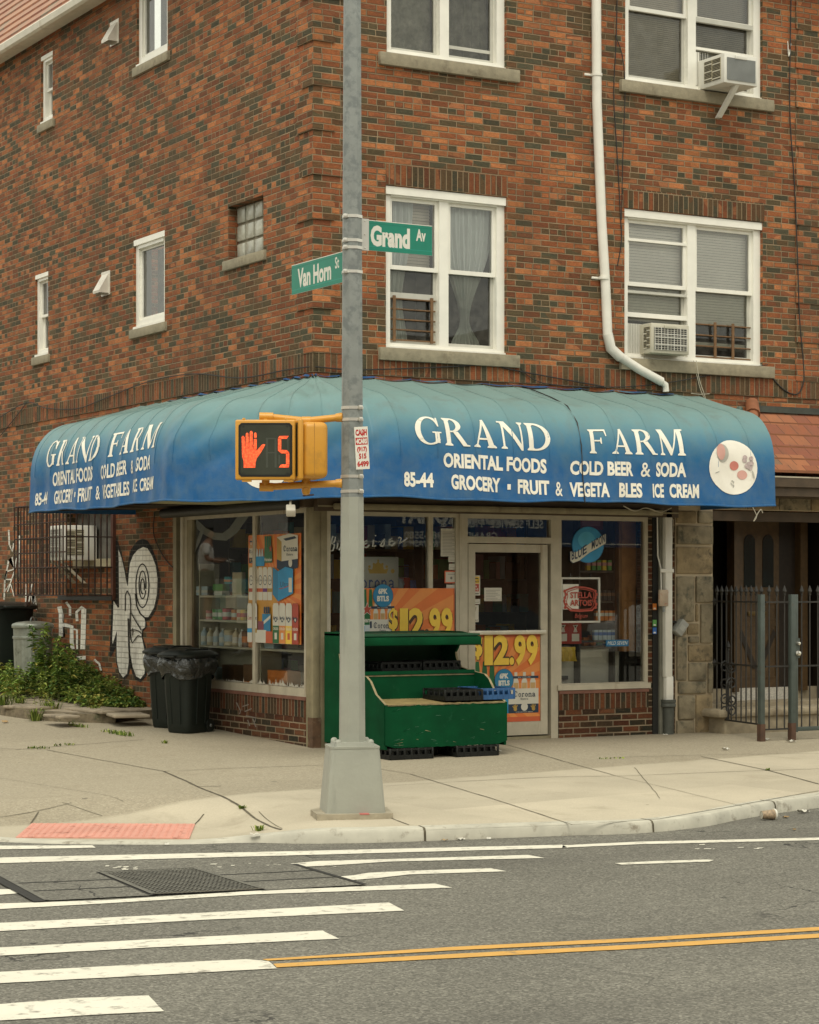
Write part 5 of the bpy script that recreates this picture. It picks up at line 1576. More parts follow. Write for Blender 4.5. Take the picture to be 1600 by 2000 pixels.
def awning_cloth():
    m, nt, b = new_mat("awning_cloth")
    k = NT(nt)
    p = k.pos(); z = k.sep(p)[2]
    n1 = k.noise(p, 1.3, 4, .6); n2 = k.noise(p, 9, 4, .6)
    mp = k.n("ShaderNodeMapping"); mp.inputs["Scale"].default_value = (1, 1, .1); k.l(p, mp.inputs[0])
    st = k.noise(mp.outputs[0], 5, 4, .6)
    zz = k.math('ADD', z, k.math('ADD', k.math('MULTIPLY', k.math('SUBTRACT', n1, .5), .16), k.math('MULTIPLY', k.math('SUBTRACT', st, .5), .12)))
    c = k.ramp(k.mapr(zz, 2.4, 3.7), [(0, (.011, .100, .275)), (.28, (.011, .100, .275)), (.43, (.018, .130, .28)), (.54, (.055, .180, .275)), (.66, (.115, .240, .265)), (.82, (.165, .270, .262)), (1, (.185, .275, .255))])
    c = k.mix(k.mapr(n2, .35, .75, 0, .26), c, (.15, .21, .20))
    c = k.mix(k.mapr(st, .56, .74, 0, .30), c, (.10, .15, .17))
    dirt = k.math('MULTIPLY', k.mapr(st, .55, .85, 0, .35), k.mapr(z, 3.0, 3.4))
    c = k.mix(dirt, c, (.16, .17, .125))
    k.l(c, b.inputs["Base Color"]); b.inputs["Roughness"].default_value = .5; b.inputs["Specular IOR Level"].default_value = .35
    w = k.n("ShaderNodeTexWave"); w.inputs["Scale"].default_value = 60; k.l(p, w.inputs[0])
    k.bump(n2, .004, 1, b)
    return m
AWN = awning_cloth()
aw = thing("awning", "long blue fabric awning wrapping the shop corner, faded teal on top and lettered in white", "awning", (0, 0, 2.45))
mb = MB()
NK = len(PS)
vs = [awn(i, k) for i in range(NS) for k in range(NK)]
fs = [(i * NK + k, (i + 1) * NK + k, (i + 1) * NK + k + 1, i * NK + k + 1) for i in range(NS - 1) for k in range(NK - 1)]
mb.add(vs, fs, AWN, True)
for s in seams:
    i = min(range(NS), key=lambda q: abs(run[q] - s)); mb.tube([awn(i, k, .002) for k in range(8, NK)], .003, AWN, 5)
mb.build("fabric", aw)
mb = MB()           # closed ends, hem, flap fixed to the wall
for i in (0, NS - 1):
    e = [awn(i, k) for k in range(NK)]
    (bx_, by_), _ = stations[i]
    e.append(Vector((bx_, by_, 2.45)))
    mb.add(e, [tuple(range(len(e)))], AWN)
mb.tube([awn(i, 0) + Vector((0, 0, .004)) for i in range(0, NS, 2)], .011, AWN, 6)
mb.build("end_panel", aw)
mb = MB()
FLAP = plain("flap_blue", (.012, .06, .17), .6, var=.5, scale=3, dirt=(.10, .20, .22), dirt_at=.5, dscale=2)
tops = [awn(i, NK - 1) for i in range(NS)]
for i in range(20, NS - 8):
    a, b_ = tops[i], tops[i + 1]
    h0 = .012 + .022 * mnoise.noise(Vector((i * .13, 2, 0))); h1 = .012 + .022 * mnoise.noise(Vector(((i + 1) * .13, 2, 0)))
    na = (Vector(stations[i][1]) - Vector(stations[i][0])).normalized(); nb_ = (Vector(stations[i + 1][1]) - Vector(stations[i + 1][0])).normalized()
    o3 = lambda n_, d: Vector((n_.x * d, n_.y * d, 0))
    mb.add([a + o3(na, .06), b_ + o3(nb_, .06), b_ + o3(nb_, .018) + Vector((0, 0, h1)), a + o3(na, .018) + Vector((0, 0, h0))], [(0, 1, 2, 3)], FLAP, True)
mb.build("wall_flap", aw)
# pipe frame and rotten soffit under it
mb = MB()
for i in list(range(4, NS, 17)):
    (bx_, by_), _ = stations[i]
    f_ = awn(i, 0); mb.tube([(bx_, by_, 2.52), (f_.x * .97 + bx_ * .03, f_.y * .97 + by_ * .03, 2.475)], .014, RUSTY, 6)
mb.tube([awn(i, 0) * 1 + Vector((0, 0, .03)) - Vector((*( (Vector(stations[i][1]) - Vector(stations[i][0])).normalized() * .03), 0)) for i in range(0, NS, 3)], .014, RUSTY, 6)
mb.build("frame", aw)
SOFD = plain("rotten_board", (.065, .052, .030), .9, var=.4, scale=7, bump=.006, bscale=25, dirt=(.22, .19, .11), dirt_at=.60, dscale=5)
SOFL = plain("soffit_paint", (.34, .32, .18), .8, var=.15, dirt=(.10, .09, .05), dirt_at=.56, dscale=8)
mb = MB()
for i in range(0, NS - 1):
    (b0x, b0y), (f0x, f0y) = stations[i]; (b1x, b1y), (f1x, f1y) = stations[i + 1]
    m_ = SOFL if 50 < i < 96 else SOFD
    q = .62 if not 50 < i < 96 else .86
    zc = 2.505 - (.03 if 50 < i < 96 else 0)
    mb.quad((b0x, b0y, zc), (b0x + (f0x - b0x) * q, b0y + (f0y - b0y) * q, zc), (b1x + (f1x - b1x) * q, b1y + (f1y - b1y) * q, zc), (b1x, b1y, zc), m_)
mb.build("soffit", aw)

# lettering laid on the cloth
def surf_R(a, z, lift): return (a, -(out_s(z) + lift), z)
_PSd = sorted([(p[1], p[0]) for p in PS])
def out_s(z):
    if z <= _PSd[0][0]: return _PSd[0][1]
    for i in range(len(_PSd) - 1):
        if z <= _PSd[i + 1][0]:
            t = (z - _PSd[i][0]) / max(1e-6, _PSd[i + 1][0] - _PSd[i][0]); return _PSd[i][1] + (_PSd[i + 1][1] - _PSd[i][1]) * t
    return 0
def run_index(side, a):
    # station index whose front point has this coordinate on the straight run
    return None
def cloth_point(side, a, z, lift):
    """point on the real (wrinkled) cloth above a facade coordinate"""
    if side == 'R':
        f_ = (a - .30) / (XR - .30) * N3 + N1 + N2
    else:
        f_ = (YL - a) / (YL - CL - .25) * N1
    f_ = min(max(f_, 0), NS - 1.001); i = int(f_); t = f_ - i
    # find k by height
    lo = 0
    while lo < NK - 2 and PS[lo + 1][1] < z: lo += 1
    s = (z - PS[lo][1]) / max(1e-6, PS[lo + 1][1] - PS[lo][1])
    p = (awn(i, lo, lift) * (1 - s) + awn(i, lo + 1, lift) * s) * (1 - t) + (awn(i + 1, lo, lift) * (1 - s) + awn(i + 1, lo + 1, lift) * s) * t
    return p
def px_cloth(side, px, py):
    """facade coordinates of the cloth point seen at a pixel"""
    o = 1.29
    for _ in range(6):
        a, z = (R if side == 'R' else L)(px, py, o)
        o = out_s(z)
    return a, z

def serif(ch):
    """Roman capitals built of stems, hairlines and slab serifs (height 1)"""
    T, Hh, SH = .17, .065, .055
    P = []
    rect = lambda x0, x1, z0, z1: P.append([(x0, z0), (x1, z0), (x1, z1), (x0, z1)])
    def foot(x0, x1, z, up=True):
        c0, c1 = x0 - .075, x1 + .075
        P.append([(c0, z), (c1, z), (c1, z + SH * .7), (x1, z + SH * 1.9), (x0, z + SH * 1.9), (c0, z + SH * .7)] if up else [(c0, z), (c0, z - SH * .7), (x0, z - SH * 1.9), (x1, z - SH * 1.9), (c1, z - SH * .7), (c1, z)])
    def arc(cx_, cz_, ro, zo, ri, zi, a0, a1, dx=0, n=22):
        o_ = [(cx_ + ro * cos(a0 + (a1 - a0) * k / n), cz_ + zo * sin(a0 + (a1 - a0) * k / n)) for k in range(n + 1)]
        i_ = [(cx_ + dx + ri * cos(a0 + (a1 - a0) * k / n), cz_ + zi * sin(a0 + (a1 - a0) * k / n)) for k in range(n + 1)]
        for k in range(n): P.append([o_[k], o_[k + 1], i_[k + 1], i_[k]])
    if ch == 'G':
        arc(.50, .5, .48, .515, .30, .455, radians(42), radians(322), .015)
        rect(.68, .85, .06, .42); P.append([(.60, .42), (.93, .42), (.93, .47), (.60, .47)])
        P.append([(.78, .98), (.83, .98), (.85, .66), (.80, .66), (.72, .82)])
        w = .96
    elif ch == 'R':
        rect(.09, .09 + T, 0, 1); foot(.09, .26, 0); foot(.09, .26, 1, False)
        arc(.30, .745, .38, .255, .20, .205, -pi / 2, pi / 2); rect(.26, .31, .945, 1.0); rect(.26, .31, .49, .545)
        P.append([(.36, .50), (.54, .52), (.83, .06), (.93, .04), (.93, 0), (.70, 0)]); w = .95
    elif ch == 'A':
        P.append([(.44, 1.0), (.52, 1.0), (.215, .05), (.15, .05)]); P.append([(.42, 1.0), (.53, 1.02), (.86, .05), (.66, .05)])
        rect(.27, .66, .28, .345); foot(.13, .24, 0); foot(.67, .86, 0); w = .98
    elif ch == 'N':
        rect(.12, .19, 0, 1); P.append([(.04, 1), (.26, 1), (.90, .10), (.90, -.03), (.82, -.03)]); rect(.83, .90, .0, 1); foot(.12, .19, 0); foot(.83, .90, 1, False); rect(.0, .14, .95, 1); w = .99
    elif ch == 'D':
        rect(.09, .09 + T, 0, 1); foot(.09, .26, 0); foot(.09, .26, 1, False)
        arc(.32, .5, .58, .5, .39, .435, -pi / 2, pi / 2); rect(.26, .33, .935, 1); rect(.26, .33, 0, .065); w = .94
    elif ch == 'F':
        rect(.09, .09 + T, 0, 1); foot(.09, .26, 0); foot(.09, .26, 1, False)
        rect(.26, .76, .93, 1); P.append([(.70, .93), (.76, .93), (.78, .72), (.74, .72)]); rect(.26, .56, .50, .56); P.append([(.53, .40), (.57, .40), (.57, .66), (.53, .66), (.50, .56), (.50, .50)]); w = .82
    elif ch == 'M':
        rect(.13, .195, 0, 1); P.append([(.04, 1), (.30, 1), (.62, .16), (.55, 0), (.51, 0)]); P.append([(.51, 0), (.57, 0), (.90, 1), (.84, 1)]); rect(.87, .87 + T, 0, 1)
        foot(.13, .195, 0); foot(.87, 1.04, 0); P.append([(.84, 1), (1.12, 1), (1.12, .955), (1.04, .93), (.87, .93)]); w = 1.13
    else: w = .5
    return P, w

VINYL = plain("vinyl_letter", (.80, .765, .66), .55, var=.06, dirt=(.46, .47, .42), dirt_at=.66, dscale=14)
def lay(mb, side, polys2d, lift0):
    """cut flat pieces into 2.5 cm strips and lay them on the cloth"""
    bm = bmesh.new()
    for q, (pts, lf) in enumerate(polys2d):
        vs = [bm.verts.new((p[0], p[1], lf)) for p in pts]
        try: bm.faces.new(vs)
        except ValueError: pass
    z = 2.5
    while z < 3.6:
        bmesh.ops.bisect_plane(bm, geom=bm.verts[:] + bm.edges[:] + bm.faces[:], plane_co=(0, z, 0), plane_no=(0, 1, 0)); z += .024
    lo = min(v.co.x for v in bm.verts); hi = max(v.co.x for v in bm.verts); x = lo + .06
    while x < hi:
        bmesh.ops.bisect_plane(bm, geom=bm.verts[:] + bm.edges[:] + bm.faces[:], plane_co=(x, 0, 0), plane_no=(1, 0, 0)); x += .055
    bm.verts.index_update()
    mb.add([cloth_point(side, v.co.x, v.co.y, lift0 + v.co.z) for v in bm.verts], [[v.index for v in f.verts] for f in bm.faces], VINYL)
    bm.free()
def line_text(side, txt, pA, pB, cap, bold=.046, name=None):
    """sans lettering whose base line runs between two seen points, cap = seen height in pixels at both ends"""
    a0, z0 = px_cloth(side, *pA); a1, z1 = px_cloth(side, *pB)
    h0 = px_cloth(side, pA[0], pA[1] - cap[0])[1] - z0; h1 = px_cloth(side, pB[0], pB[1] - cap[1])[1] - z1
    vs, ts, w = glyphs(txt, .01 if txt == '&' else bold)
    P = [(a0 + (a1 - a0) * x / w, z0 + (z1 - z0) * x / w + (h0 + (h1 - h0) * x / w) * y) for x, y in vs]
    return [([P[i] for i in t], 0) for t in ts]
def serif_text(side, txt, pA, pB, cap):
    a0, z0 = px_cloth(side, *pA); a1, z1 = px_cloth(side, *pB)
    h0 = px_cloth(side, pA[0], pA[1] - cap[0])[1] - z0; h1 = px_cloth(side, pB[0], pB[1] - cap[1])[1] - z1
    gl_ = [serif(c) for c in txt]; gap = .07
    tot = sum(w for _, w in gl_) + gap * (len(txt) - 1)
    res, x = [], 0; n_ = 0
    for P, w in gl_:
        for q, poly in enumerate(P):
            pts = []
            for px_, pz_ in poly:
                s = (x + px_) / tot
                pts.append((a0 + (a1 - a0) * s, z0 + (z1 - z0) * s + (h0 + (h1 - h0) * s) * pz_))
            res.append((pts, .0006 * (q % 7) + .00025 * (q // 7)))
        x += w + gap
    return res
for side, specs in (('R', [("s", "GRAND", (815, 866), (1079, 882), (53, 53)), ("s", "FARM", (1152, 885), (1339, 890), (46, 51)),
                           ("t", "ORIENTAL FOODS", (867, 912), (1068, 925), (28, 28)), ("t", "COLD BEER", (1116, 927), (1239, 930), (27, 28)), ("t", "&", (1253, 931), (1270, 931), (28, 28)), ("t", "SODA", (1282, 931), (1340, 932), (28, 28)),
                           ("t", "85-44", (790, 950), (848, 952), (29, 28)), ("t", "GROCERY", (883, 955), (979, 962), (29, 28)), ("t", "·", (992, 962), (997, 962), (28, 28)), ("t", "FRUIT", (1012, 964), (1073, 967), (28, 28)), ("t", "&", (1086, 968), (1101, 969), (28, 28)),
                           ("t", "VEGETA", (1115, 970), (1192, 971), (28, 28)), ("t", "BLES", (1209, 971), (1256, 972), (28, 28)), ("t", "ICE", (1275, 972), (1299, 972), (27, 27)), ("t", "CREAM", (1310, 972), (1368, 973), (27, 27))]),
                    ('L', [("s", "GRAND", (87, 913), (189, 898), (48, 48)), ("s", "FARM", (211, 893), (299, 873), (44, 46)),
                           ("t", "ORIENTAL FOODS", (101, 950), (180, 938), (27, 28)), ("t", "COLD BEER", (194, 937), (247, 926), (27, 28)), ("t", "&", (254, 925), (260, 924), (26, 26)), ("t", "SODA", (267, 921), (291, 916), (27, 28)),
                           ("t", "85-44", (68, 988), (91, 984), (24, 24)), ("t", "GROCERY", (103, 985), (141, 980), (26, 26)), ("t", "·", (146, 977), (149, 976), (26, 26)), ("t", "FRUIT", (152, 981), (179, 977), (27, 27)), ("t", "&", (184, 976), (190, 975), (27, 27)),
                           ("t", "VEGETABLES", (196, 975), (250, 967), (27, 27)), ("t", "ICE", (258, 962), (269, 960), (25, 25)), ("t", "CREAM", (273, 960), (300, 955), (25, 25))])):
    mb = MB()
    for kind_, txt, pA, pB, cap in specs:
        if txt == "·":
            a, z = px_cloth(side, (pA[0] + pB[0]) / 2, pA[1] - 11); r_ = .018
            lay(mb, side, [([(a - r_, z - r_ * 1.5), (a + r_, z - r_ * 1.5), (a + r_, z + r_ * 1.5), (a - r_, z + r_ * 1.5)], 0)], .005)
        else:
            lay(mb, side, serif_text(side, txt, pA, pB, cap) if kind_ == 's' else line_text(side, txt, pA, pB, cap, .042 if side == 'R' else .028), .004)
    mb.build("lettering", aw)
# round white picture of fruit near the right end; a second one on the splayed corner
def disc(side_pt, pieces, name):
    mb = MB(); mats = {}
    for pts, m, lf in pieces:
        b0 = len(mb.v)
        mb.add([side_pt(x, z, lf) for x, z in pts], [tuple(range(len(pts)))] if len(pts) < 5 else [(0, i, i + 1) for i in range(1, len(pts) - 1)], m)
    return mb.build(name, aw)
VW = plain("vinyl_white", (.80, .765, .68), .55, var=.04, dirt=(.58, .54, .44), dirt_at=.68, dscale=6)
FADR = plain("faded_red", (.58, .20, .16), .6, var=.12); FADP = plain("faded_pink", (.60, .33, .28), .6, var=.1); FADG = plain("faded_grey", (.42, .41, .36), .6); FADV = plain("faded_violet", (.46, .37, .36), .6, var=.2, scale=40)
def ell(cx_, cz_, rx, rz, n=28, rot=0): return [(cx_ + rx * cos(2 * pi * k / n) * cos(rot) - rz * sin(2 * pi * k / n) * sin(rot), cz_ + rx * cos(2 * pi * k / n) * sin(rot) + rz * sin(2 * pi * k / n) * cos(rot)) for k in range(n)]
def fine_disc(cx_, cz_, rx, rz, m, lf):
    res = []
    nr, na = 10, 36
    for i in range(nr):
        for j in range(na):
            q = [(i / nr, j), ((i + 1) / nr, j), ((i + 1) / nr, j + 1), (i / nr, j + 1)]
            res.append(([(cx_ + rx * r_ * cos(2 * pi * a / na), cz_ + rz * r_ * sin(2 * pi * a / na)) for r_, a in q], m, lf))
    return res
ac, zc = px_cloth('R', 1433, 912)
ptR = lambda x, z, lf: cloth_point('R', x, z, lf)
aL = px_cloth('R', 1386, 912)[0]; aR = px_cloth('R', 1479, 912)[0]
rx = (aR - aL) / 2; ac = (aL + aR) / 2
zt_ = px_cloth('R', 1433, 860)[1]; zb_ = px_cloth('R', 1433, 966)[1]; rz = (zt_ - zb_) / 2; zc = (zt_ + zb_) / 2
pc = fine_disc(ac, zc, rx, rz, VW, .006)
pc += fine_disc(ac - rx * .44, zc + rz * .50, rx * .27, rz * .33, FADG, .010) + fine_disc(ac - rx * .52, zc + rz * .55, rx * .19, rz * .30, FADP, .013)
pc += fine_disc(ac + rx * .06, zc + rz * .06, rx * .18, rz * .17, FADR, .010) + fine_disc(ac + rx * .37, zc - rz * .27, rx * .19, rz * .17, FADP, .010)
for q in range(14): pc += [(ell(ac + rx * (.60 + .14 * cos(q * 2.4)), zc + rz * (.18 + .20 * sin(q * 1.7)), rx * .085, rz * .08, 10), FADV, .010 + .0004 * q)]
for q in range(5): pc += [(ell(ac + rx * (-.02 + .06 * sin(q * 2.2)), zc - rz * (.50 + .05 * q), rx * .05, rz * .025, 8, q), FADG, .011)]
pc += [(ell(ac + rx * .80, zc - rz * .25, rx * .04, rz * .16, 10, .3), FADG, .011), (ell(ac - rx * .7, zc - rz * .2, rx * .1, rz * .015, 8, .4), FADG, .011)]
disc(ptR, pc, "fruit_picture")
# corner disc: centre found by station
def corner_pt(x, z, lf):
    i0 = N1 + 33
    # x is metres along the front edge from station i0
    s = run[i0] + x
    i = 0
    while i < NS - 2 and run[i + 1] < s: i += 1
    t = (s - run[i]) / (run[i + 1] - run[i])
    lo = 0
    while lo < NK - 2 and PS[lo + 1][1] < z: lo += 1
    q = (z - PS[lo][1]) / (PS[lo + 1][1] - PS[lo][1])
    return (awn(i, lo, lf) * (1 - q) + awn(i, lo + 1, lf) * q) * (1 - t) + (awn(i + 1, lo, lf) * (1 - q) + awn(i + 1, lo + 1, lf) * q) * t
pc = fine_disc(-.42, 2.80, .29, .25, VW, .006) + fine_disc(-.52, 2.88, .07, .08, FADP, .010) + fine_disc(-.36, 2.84, .055, .055, FADR, .010)
disc(corner_pt, pc, "fruit_picture")
# cable lying over the cloth
mb = MB()
cpts = []
for px, py in ((972, 716), (1000, 738), (1040, 760), (1080, 778), (1108, 795), (1125, 825), (1134, 870), (1138, 930), (1141, 983)):
    a, z = px_cloth('R', px, py); cpts.append(cloth_point('R', a, z, .012))
mb.tube(cpts, .006, CABLE, 6)
mb.build("cable", aw)
# ------------------------------------------------------------------ window air conditioners and the window cage
ACW = plain("conditioner_white", (.66, .645, .58), .5, var=.06, dirt=(.46, .42, .33), dirt_at=.64, dscale=6)
ACG = plain("conditioner_grey", (.40, .385, .33), .5, var=.08); FIN = plain("fin_grey", (.24, .25, .24), .5, var=.12); FIND = plain("fin_dark", (.045, .045, .04), .6)
def conditioner(M, w, d, h, label, name="air_conditioner", grille='fine', body=ACW):
    """local frame: x along the wall, y outwards negative, z up from the underside"""
    t = thing(name, label, "air conditioner", tuple(M @ Vector((0, 0, 0))), "window air conditioners")
    b = MB(M)
    b.rbox(-w / 2, w / 2, -d, .12, 0, h, body, .012)
    b.build("case", t)
    b = MB(M)
    b.box(-w / 2 + .035, w / 2 - .035, -d - .004, -d - .001, .035, h - .045, FIND if grille != 'fine' else FIN)
    n = 26 if grille == 'fine' else 12
    for i in range(n):
        z = .04 + (h - .09) * i / (n - 1)
        b.box(-w / 2 + .035, w / 2 - .035, -d - .010, -d - .004, z - .003, z + .003, FIN if grille == 'fine' else ACG)
    if grille != 'fine':
        for i in range(11):
            x = -w / 2 + .04 + (w - .08) * i / 10
            b.box(x - .003, x + .003, -d - .014, -d - .010, .035, h - .045, ACG if i % 2 else ACW)
        for z in (.09, .17, h - .12): b.box(-w / 2 + .035, w / 2 - .035, -d - .016, -d - .011, z, z + .008, ACW)
    b.rbox(-.09, .07, -d - .02, -d + .01, h - .055, h - .015, body, .006)
    b.build("coil_grille", t)
    b = MB(M)
    for sx in (-1, 1):
        x0, x1 = (-w / 2 - .004, -w / 2 - .001) if sx < 0 else (w / 2 + .001, w / 2 + .004)
        b.box(min(x0, x1), max(x0, x1), -d * .86, -d * .16, h * .16, h * .88, plain("side_vent_tan", (.44, .39, .26), .6, var=.1))
        nv = 15
        for i in range(nv):
            z = h * .18 + h * .68 * i / (nv - 1)
            for y0, y1 in ((-d * .84, -d * .52), (-d * .48, -d * .18)):
                b.box(-w / 2 - .008 if sx < 0 else w / 2 + .004, -w / 2 - .004 if sx < 0 else w / 2 + .008, y0, y1, z - .006, z + .001, FIND if (i * 3 + int(y0 * 9)) % 5 else ACW)
    b.build("side_vent", t)
    return t
# upper right: sits in the opened sash on a steel brace
xl, zt_ = R(1415, 105, .42); xr, _ = R(1480, 105, .42); zb_ = R(1447, 165, .42)[1]
Mu = frame(((xl + xr) / 2, 0, zb_))
ac1 = conditioner(Mu, xr - xl, .42, .325, "white air conditioner on a steel brace in the upper right window")
b = MB(Mu); b.box(-.06, -.0, -.34, -.30, -.012, .0, ACW); 
b.add([(-.055, -.40, .0), (.0, -.40, .0), (.0, -.34, .0), (-.055, -.34, .0), (-.055, -.08, -.30), (.0, -.08, -.30), (.0, -.03, -.30), (-.055, -.03, -.30)], [(0, 1, 5, 4), (1, 2, 6, 5), (2, 3, 7, 6), (3, 0, 4, 7), (0, 3, 2, 1), (4, 5, 6, 7)], ACW)
b.build("brace", ac1)
b = MB(MR); x0 = r4["r"][0]; b.box(x0, xl + .02, .05, .07, WR["w4"][2] + .07, WR["w4"][2] + .44, ACW); 
for i in range(5): b.box(x0 + .02 + i * .035, x0 + .026 + i * .035, .045, .05, WR["w4"][2] + .07, WR["w4"][2] + .44, ACG)
b.build("side_panel", ac1)
# lower right: flush in the left sash
xl, zt_ = R(1272, 644, .10); xr, zb_ = R(1340, 702, .10)
Ml = frame(((xl + xr) / 2 - .02, 0, WR["w2"][2] + .055))
ac2 = conditioner(Ml, xr - xl + .04, .16, .325, "cream air conditioner low in the window above the awning's right end", grille='coarse', body=plain("conditioner_cream", (.50, .47, .375), .5, var=.08))
b = MB(MR); x0 = r2["l"][0]; b.box(x0, xl - .02, .06, .08, WR["w2"][2] + .06, WR["w2"][2] + .385, ACG)
for i in range(8): b.box(x0 + .01 + i * .022, x0 + .017 + i * .022, .052, .06, WR["w2"][2] + .06, WR["w2"][2] + .385, ACW)
b.build("side_panel", ac2)
# side wall, inside the cage
Mc = Matrix(((0, 1, 0, 0), (-1, 0, 0, 6.21), (0, 0, 1, 1.93), (0, 0, 0, 1)))
ac3 = conditioner(Mc, .43, .33, .43, "white air conditioner inside the rusty window cage on the side wall", grille='coarse')
b = MB(Mc)
for x in (-.17, .14): b.add([(x, -.33, -.01), (x + .03, -.35, -.01), (x + .03, -.30, -.01), (x, -.30, -.01), (x, -.05, -.28), (x + .03, -.05, -.28), (x + .03, 0, -.28), (x, 0, -.28)], [(0, 1, 5, 4), (1, 2, 6, 5), (2, 3, 7, 6), (3, 0, 4, 7)], CREAM)
b.build("brace", ac3)

cg = thing("window_cage", "rusty iron bar cage bolted over the side wall window", "window cage", (-.3, 5.8, 1.45))
OUT, A0, A1, Z0_, Z1_ = .62, 5.12, 6.90, 1.50, 2.60
b = MB()
def bar(p, q, r_=.010): b.tube([p, q], r_, RUSTY, 5)
for i in range(17):
    a = A0 + (A1 - A0) * i / 16; bar((-OUT, a, Z0_), (-OUT, a, Z1_))
for z in (Z0_, 1.66, 1.84, 2.02, 2.20, 2.38, Z1_): bar((-OUT, A0, z), (-OUT, A1, z), .008)
b.build("front_bars", cg)
for a, nm in ((A1, "side_bars"), (A0, "side_bars")):
    b = MB()
    for i in range(8): bar((-OUT * i / 8 - .03, a, Z0_), (-OUT * i / 8 - .03, a, Z1_))
    for z in (Z0_, 1.84, 2.20, Z1_): bar((-.0, a, z), (-OUT, a, z), .008)
    b.build(nm, cg)
b = MB()
for i in range(10): bar((0, A0 + (A1 - A0) * i / 9, Z0_), (-OUT, A0 + (A1 - A0) * i / 9, Z0_), .007)
b.box(-.04, .0, A0 - .02, A0 + .05, Z0_ - .05, Z1_, plain("cage_post", (.10, .035, .02), .8, var=.3)); b.box(-.05, 0, A0, A1, Z0_ - .06, Z0_ - .01, BLACKM)
b.tube([(-.55, A1 - .28, Z0_), (-.55, A1 - .28, Z0_ - .10)], .012, RUSTY, 6); b.rbox(-.58, -.52, A1 - .31, A1 - .25, Z0_ - .14, Z0_ - .08, RUSTY, .008)
b.build("frame", cg)
# small security camera under the awning corner
scm = thing("security_camera", "small white security camera hanging under the awning's corner", "camera", tuple(at_depth(568, 994, 21.2)))
c_ = at_depth(568, 996, 21.2)
b = MB(); b.rbox(-.045, .045, -.09, .06, -.035, .035, plain("camera_white", (.46, .42, .34), .5), .01, M=Matrix.Translation(c_) @ Matrix.Rotation(radians(-25), 4, 'Z') @ Matrix.Rotation(radians(25), 4, 'X')); b.build("housing", scm)
b = MB(); b.tube([c_ + Vector((.02, .05, .02)), c_ + Vector((.05, .10, .10)), c_ + Vector((.02, .12, .16))], .012, CREAM, 6); b.build("bracket", scm)
# ------------------------------------------------------------------ ground: road, kerb, sidewalk
def road_mat():
    m, nt, b = new_mat("asphalt")
    k = NT(nt); p = k.pos()
    v = k.n("ShaderNodeTexVoronoi"); v.inputs["Scale"].default_value = 85; k.l(p, v.inputs["Vector"])
    sp = k.sep(v.outputs["Color"])
    c = k.ramp(sp[0], [(0, (.078, .074, .060)), (.25, (.108, .102, .083)), (.55, (.142, .135, .110)), (.80, (.175, .167, .137)), (.95, (.24, .228, .19))])
    big = k.noise(p, .55, 5, .6)
    c = k.mix(1.0, c, k.mapr(big, .3, .7, .86, 1.12), 'MULTIPLY')
    mp = k.n("ShaderNodeMapping"); mp.inputs["Rotation"].default_value = (0, 0, radians(12)); mp.inputs["Scale"].default_value = (.06, 1.1, 1); k.l(p, mp.inputs[0])
    trk = k.noise(mp.outputs[0], 1.6, 3, .5)
    c = k.mix(k.mapr(trk, .48, .72, 0, .40), c, (.065, .06, .05))
    cr = k.n("ShaderNodeTexVoronoi", feature='DISTANCE_TO_EDGE'); cr.inputs["Scale"].default_value = .32
    wp = k.n("ShaderNodeVectorMath", operation='ADD'); nz = k.n("ShaderNodeTexNoise"); nz.inputs["Scale"].default_value = 2.2; nz.inputs["Detail"].default_value = 5; k.l(p, nz.inputs["Vector"])
    k.l(p, wp.inputs[0]); k.l(nz.outputs["Color"], wp.inputs[1]); k.l(wp.outputs[0], cr.inputs["Vector"])
    c = k.mix(k.math('MULTIPLY', k.math('LESS_THAN', cr.outputs["Distance"], .0032), k.mapr(k.noise(p, .9, 2), .5, .6)), c, (.028, .026, .022))
    st = k.mapr(k.noise(p, 2.6, 6, .7), .66, .72, 0, .35)
    c = k.mix(st, c, (.045, .041, .034))
    k.l(c, b.inputs["Base Color"]); b.inputs["Roughness"].default_value = .88
    k.bump(k.math('ADD', sp[1], k.noise(p, 30, 3)), .006, .8, b)
    return m
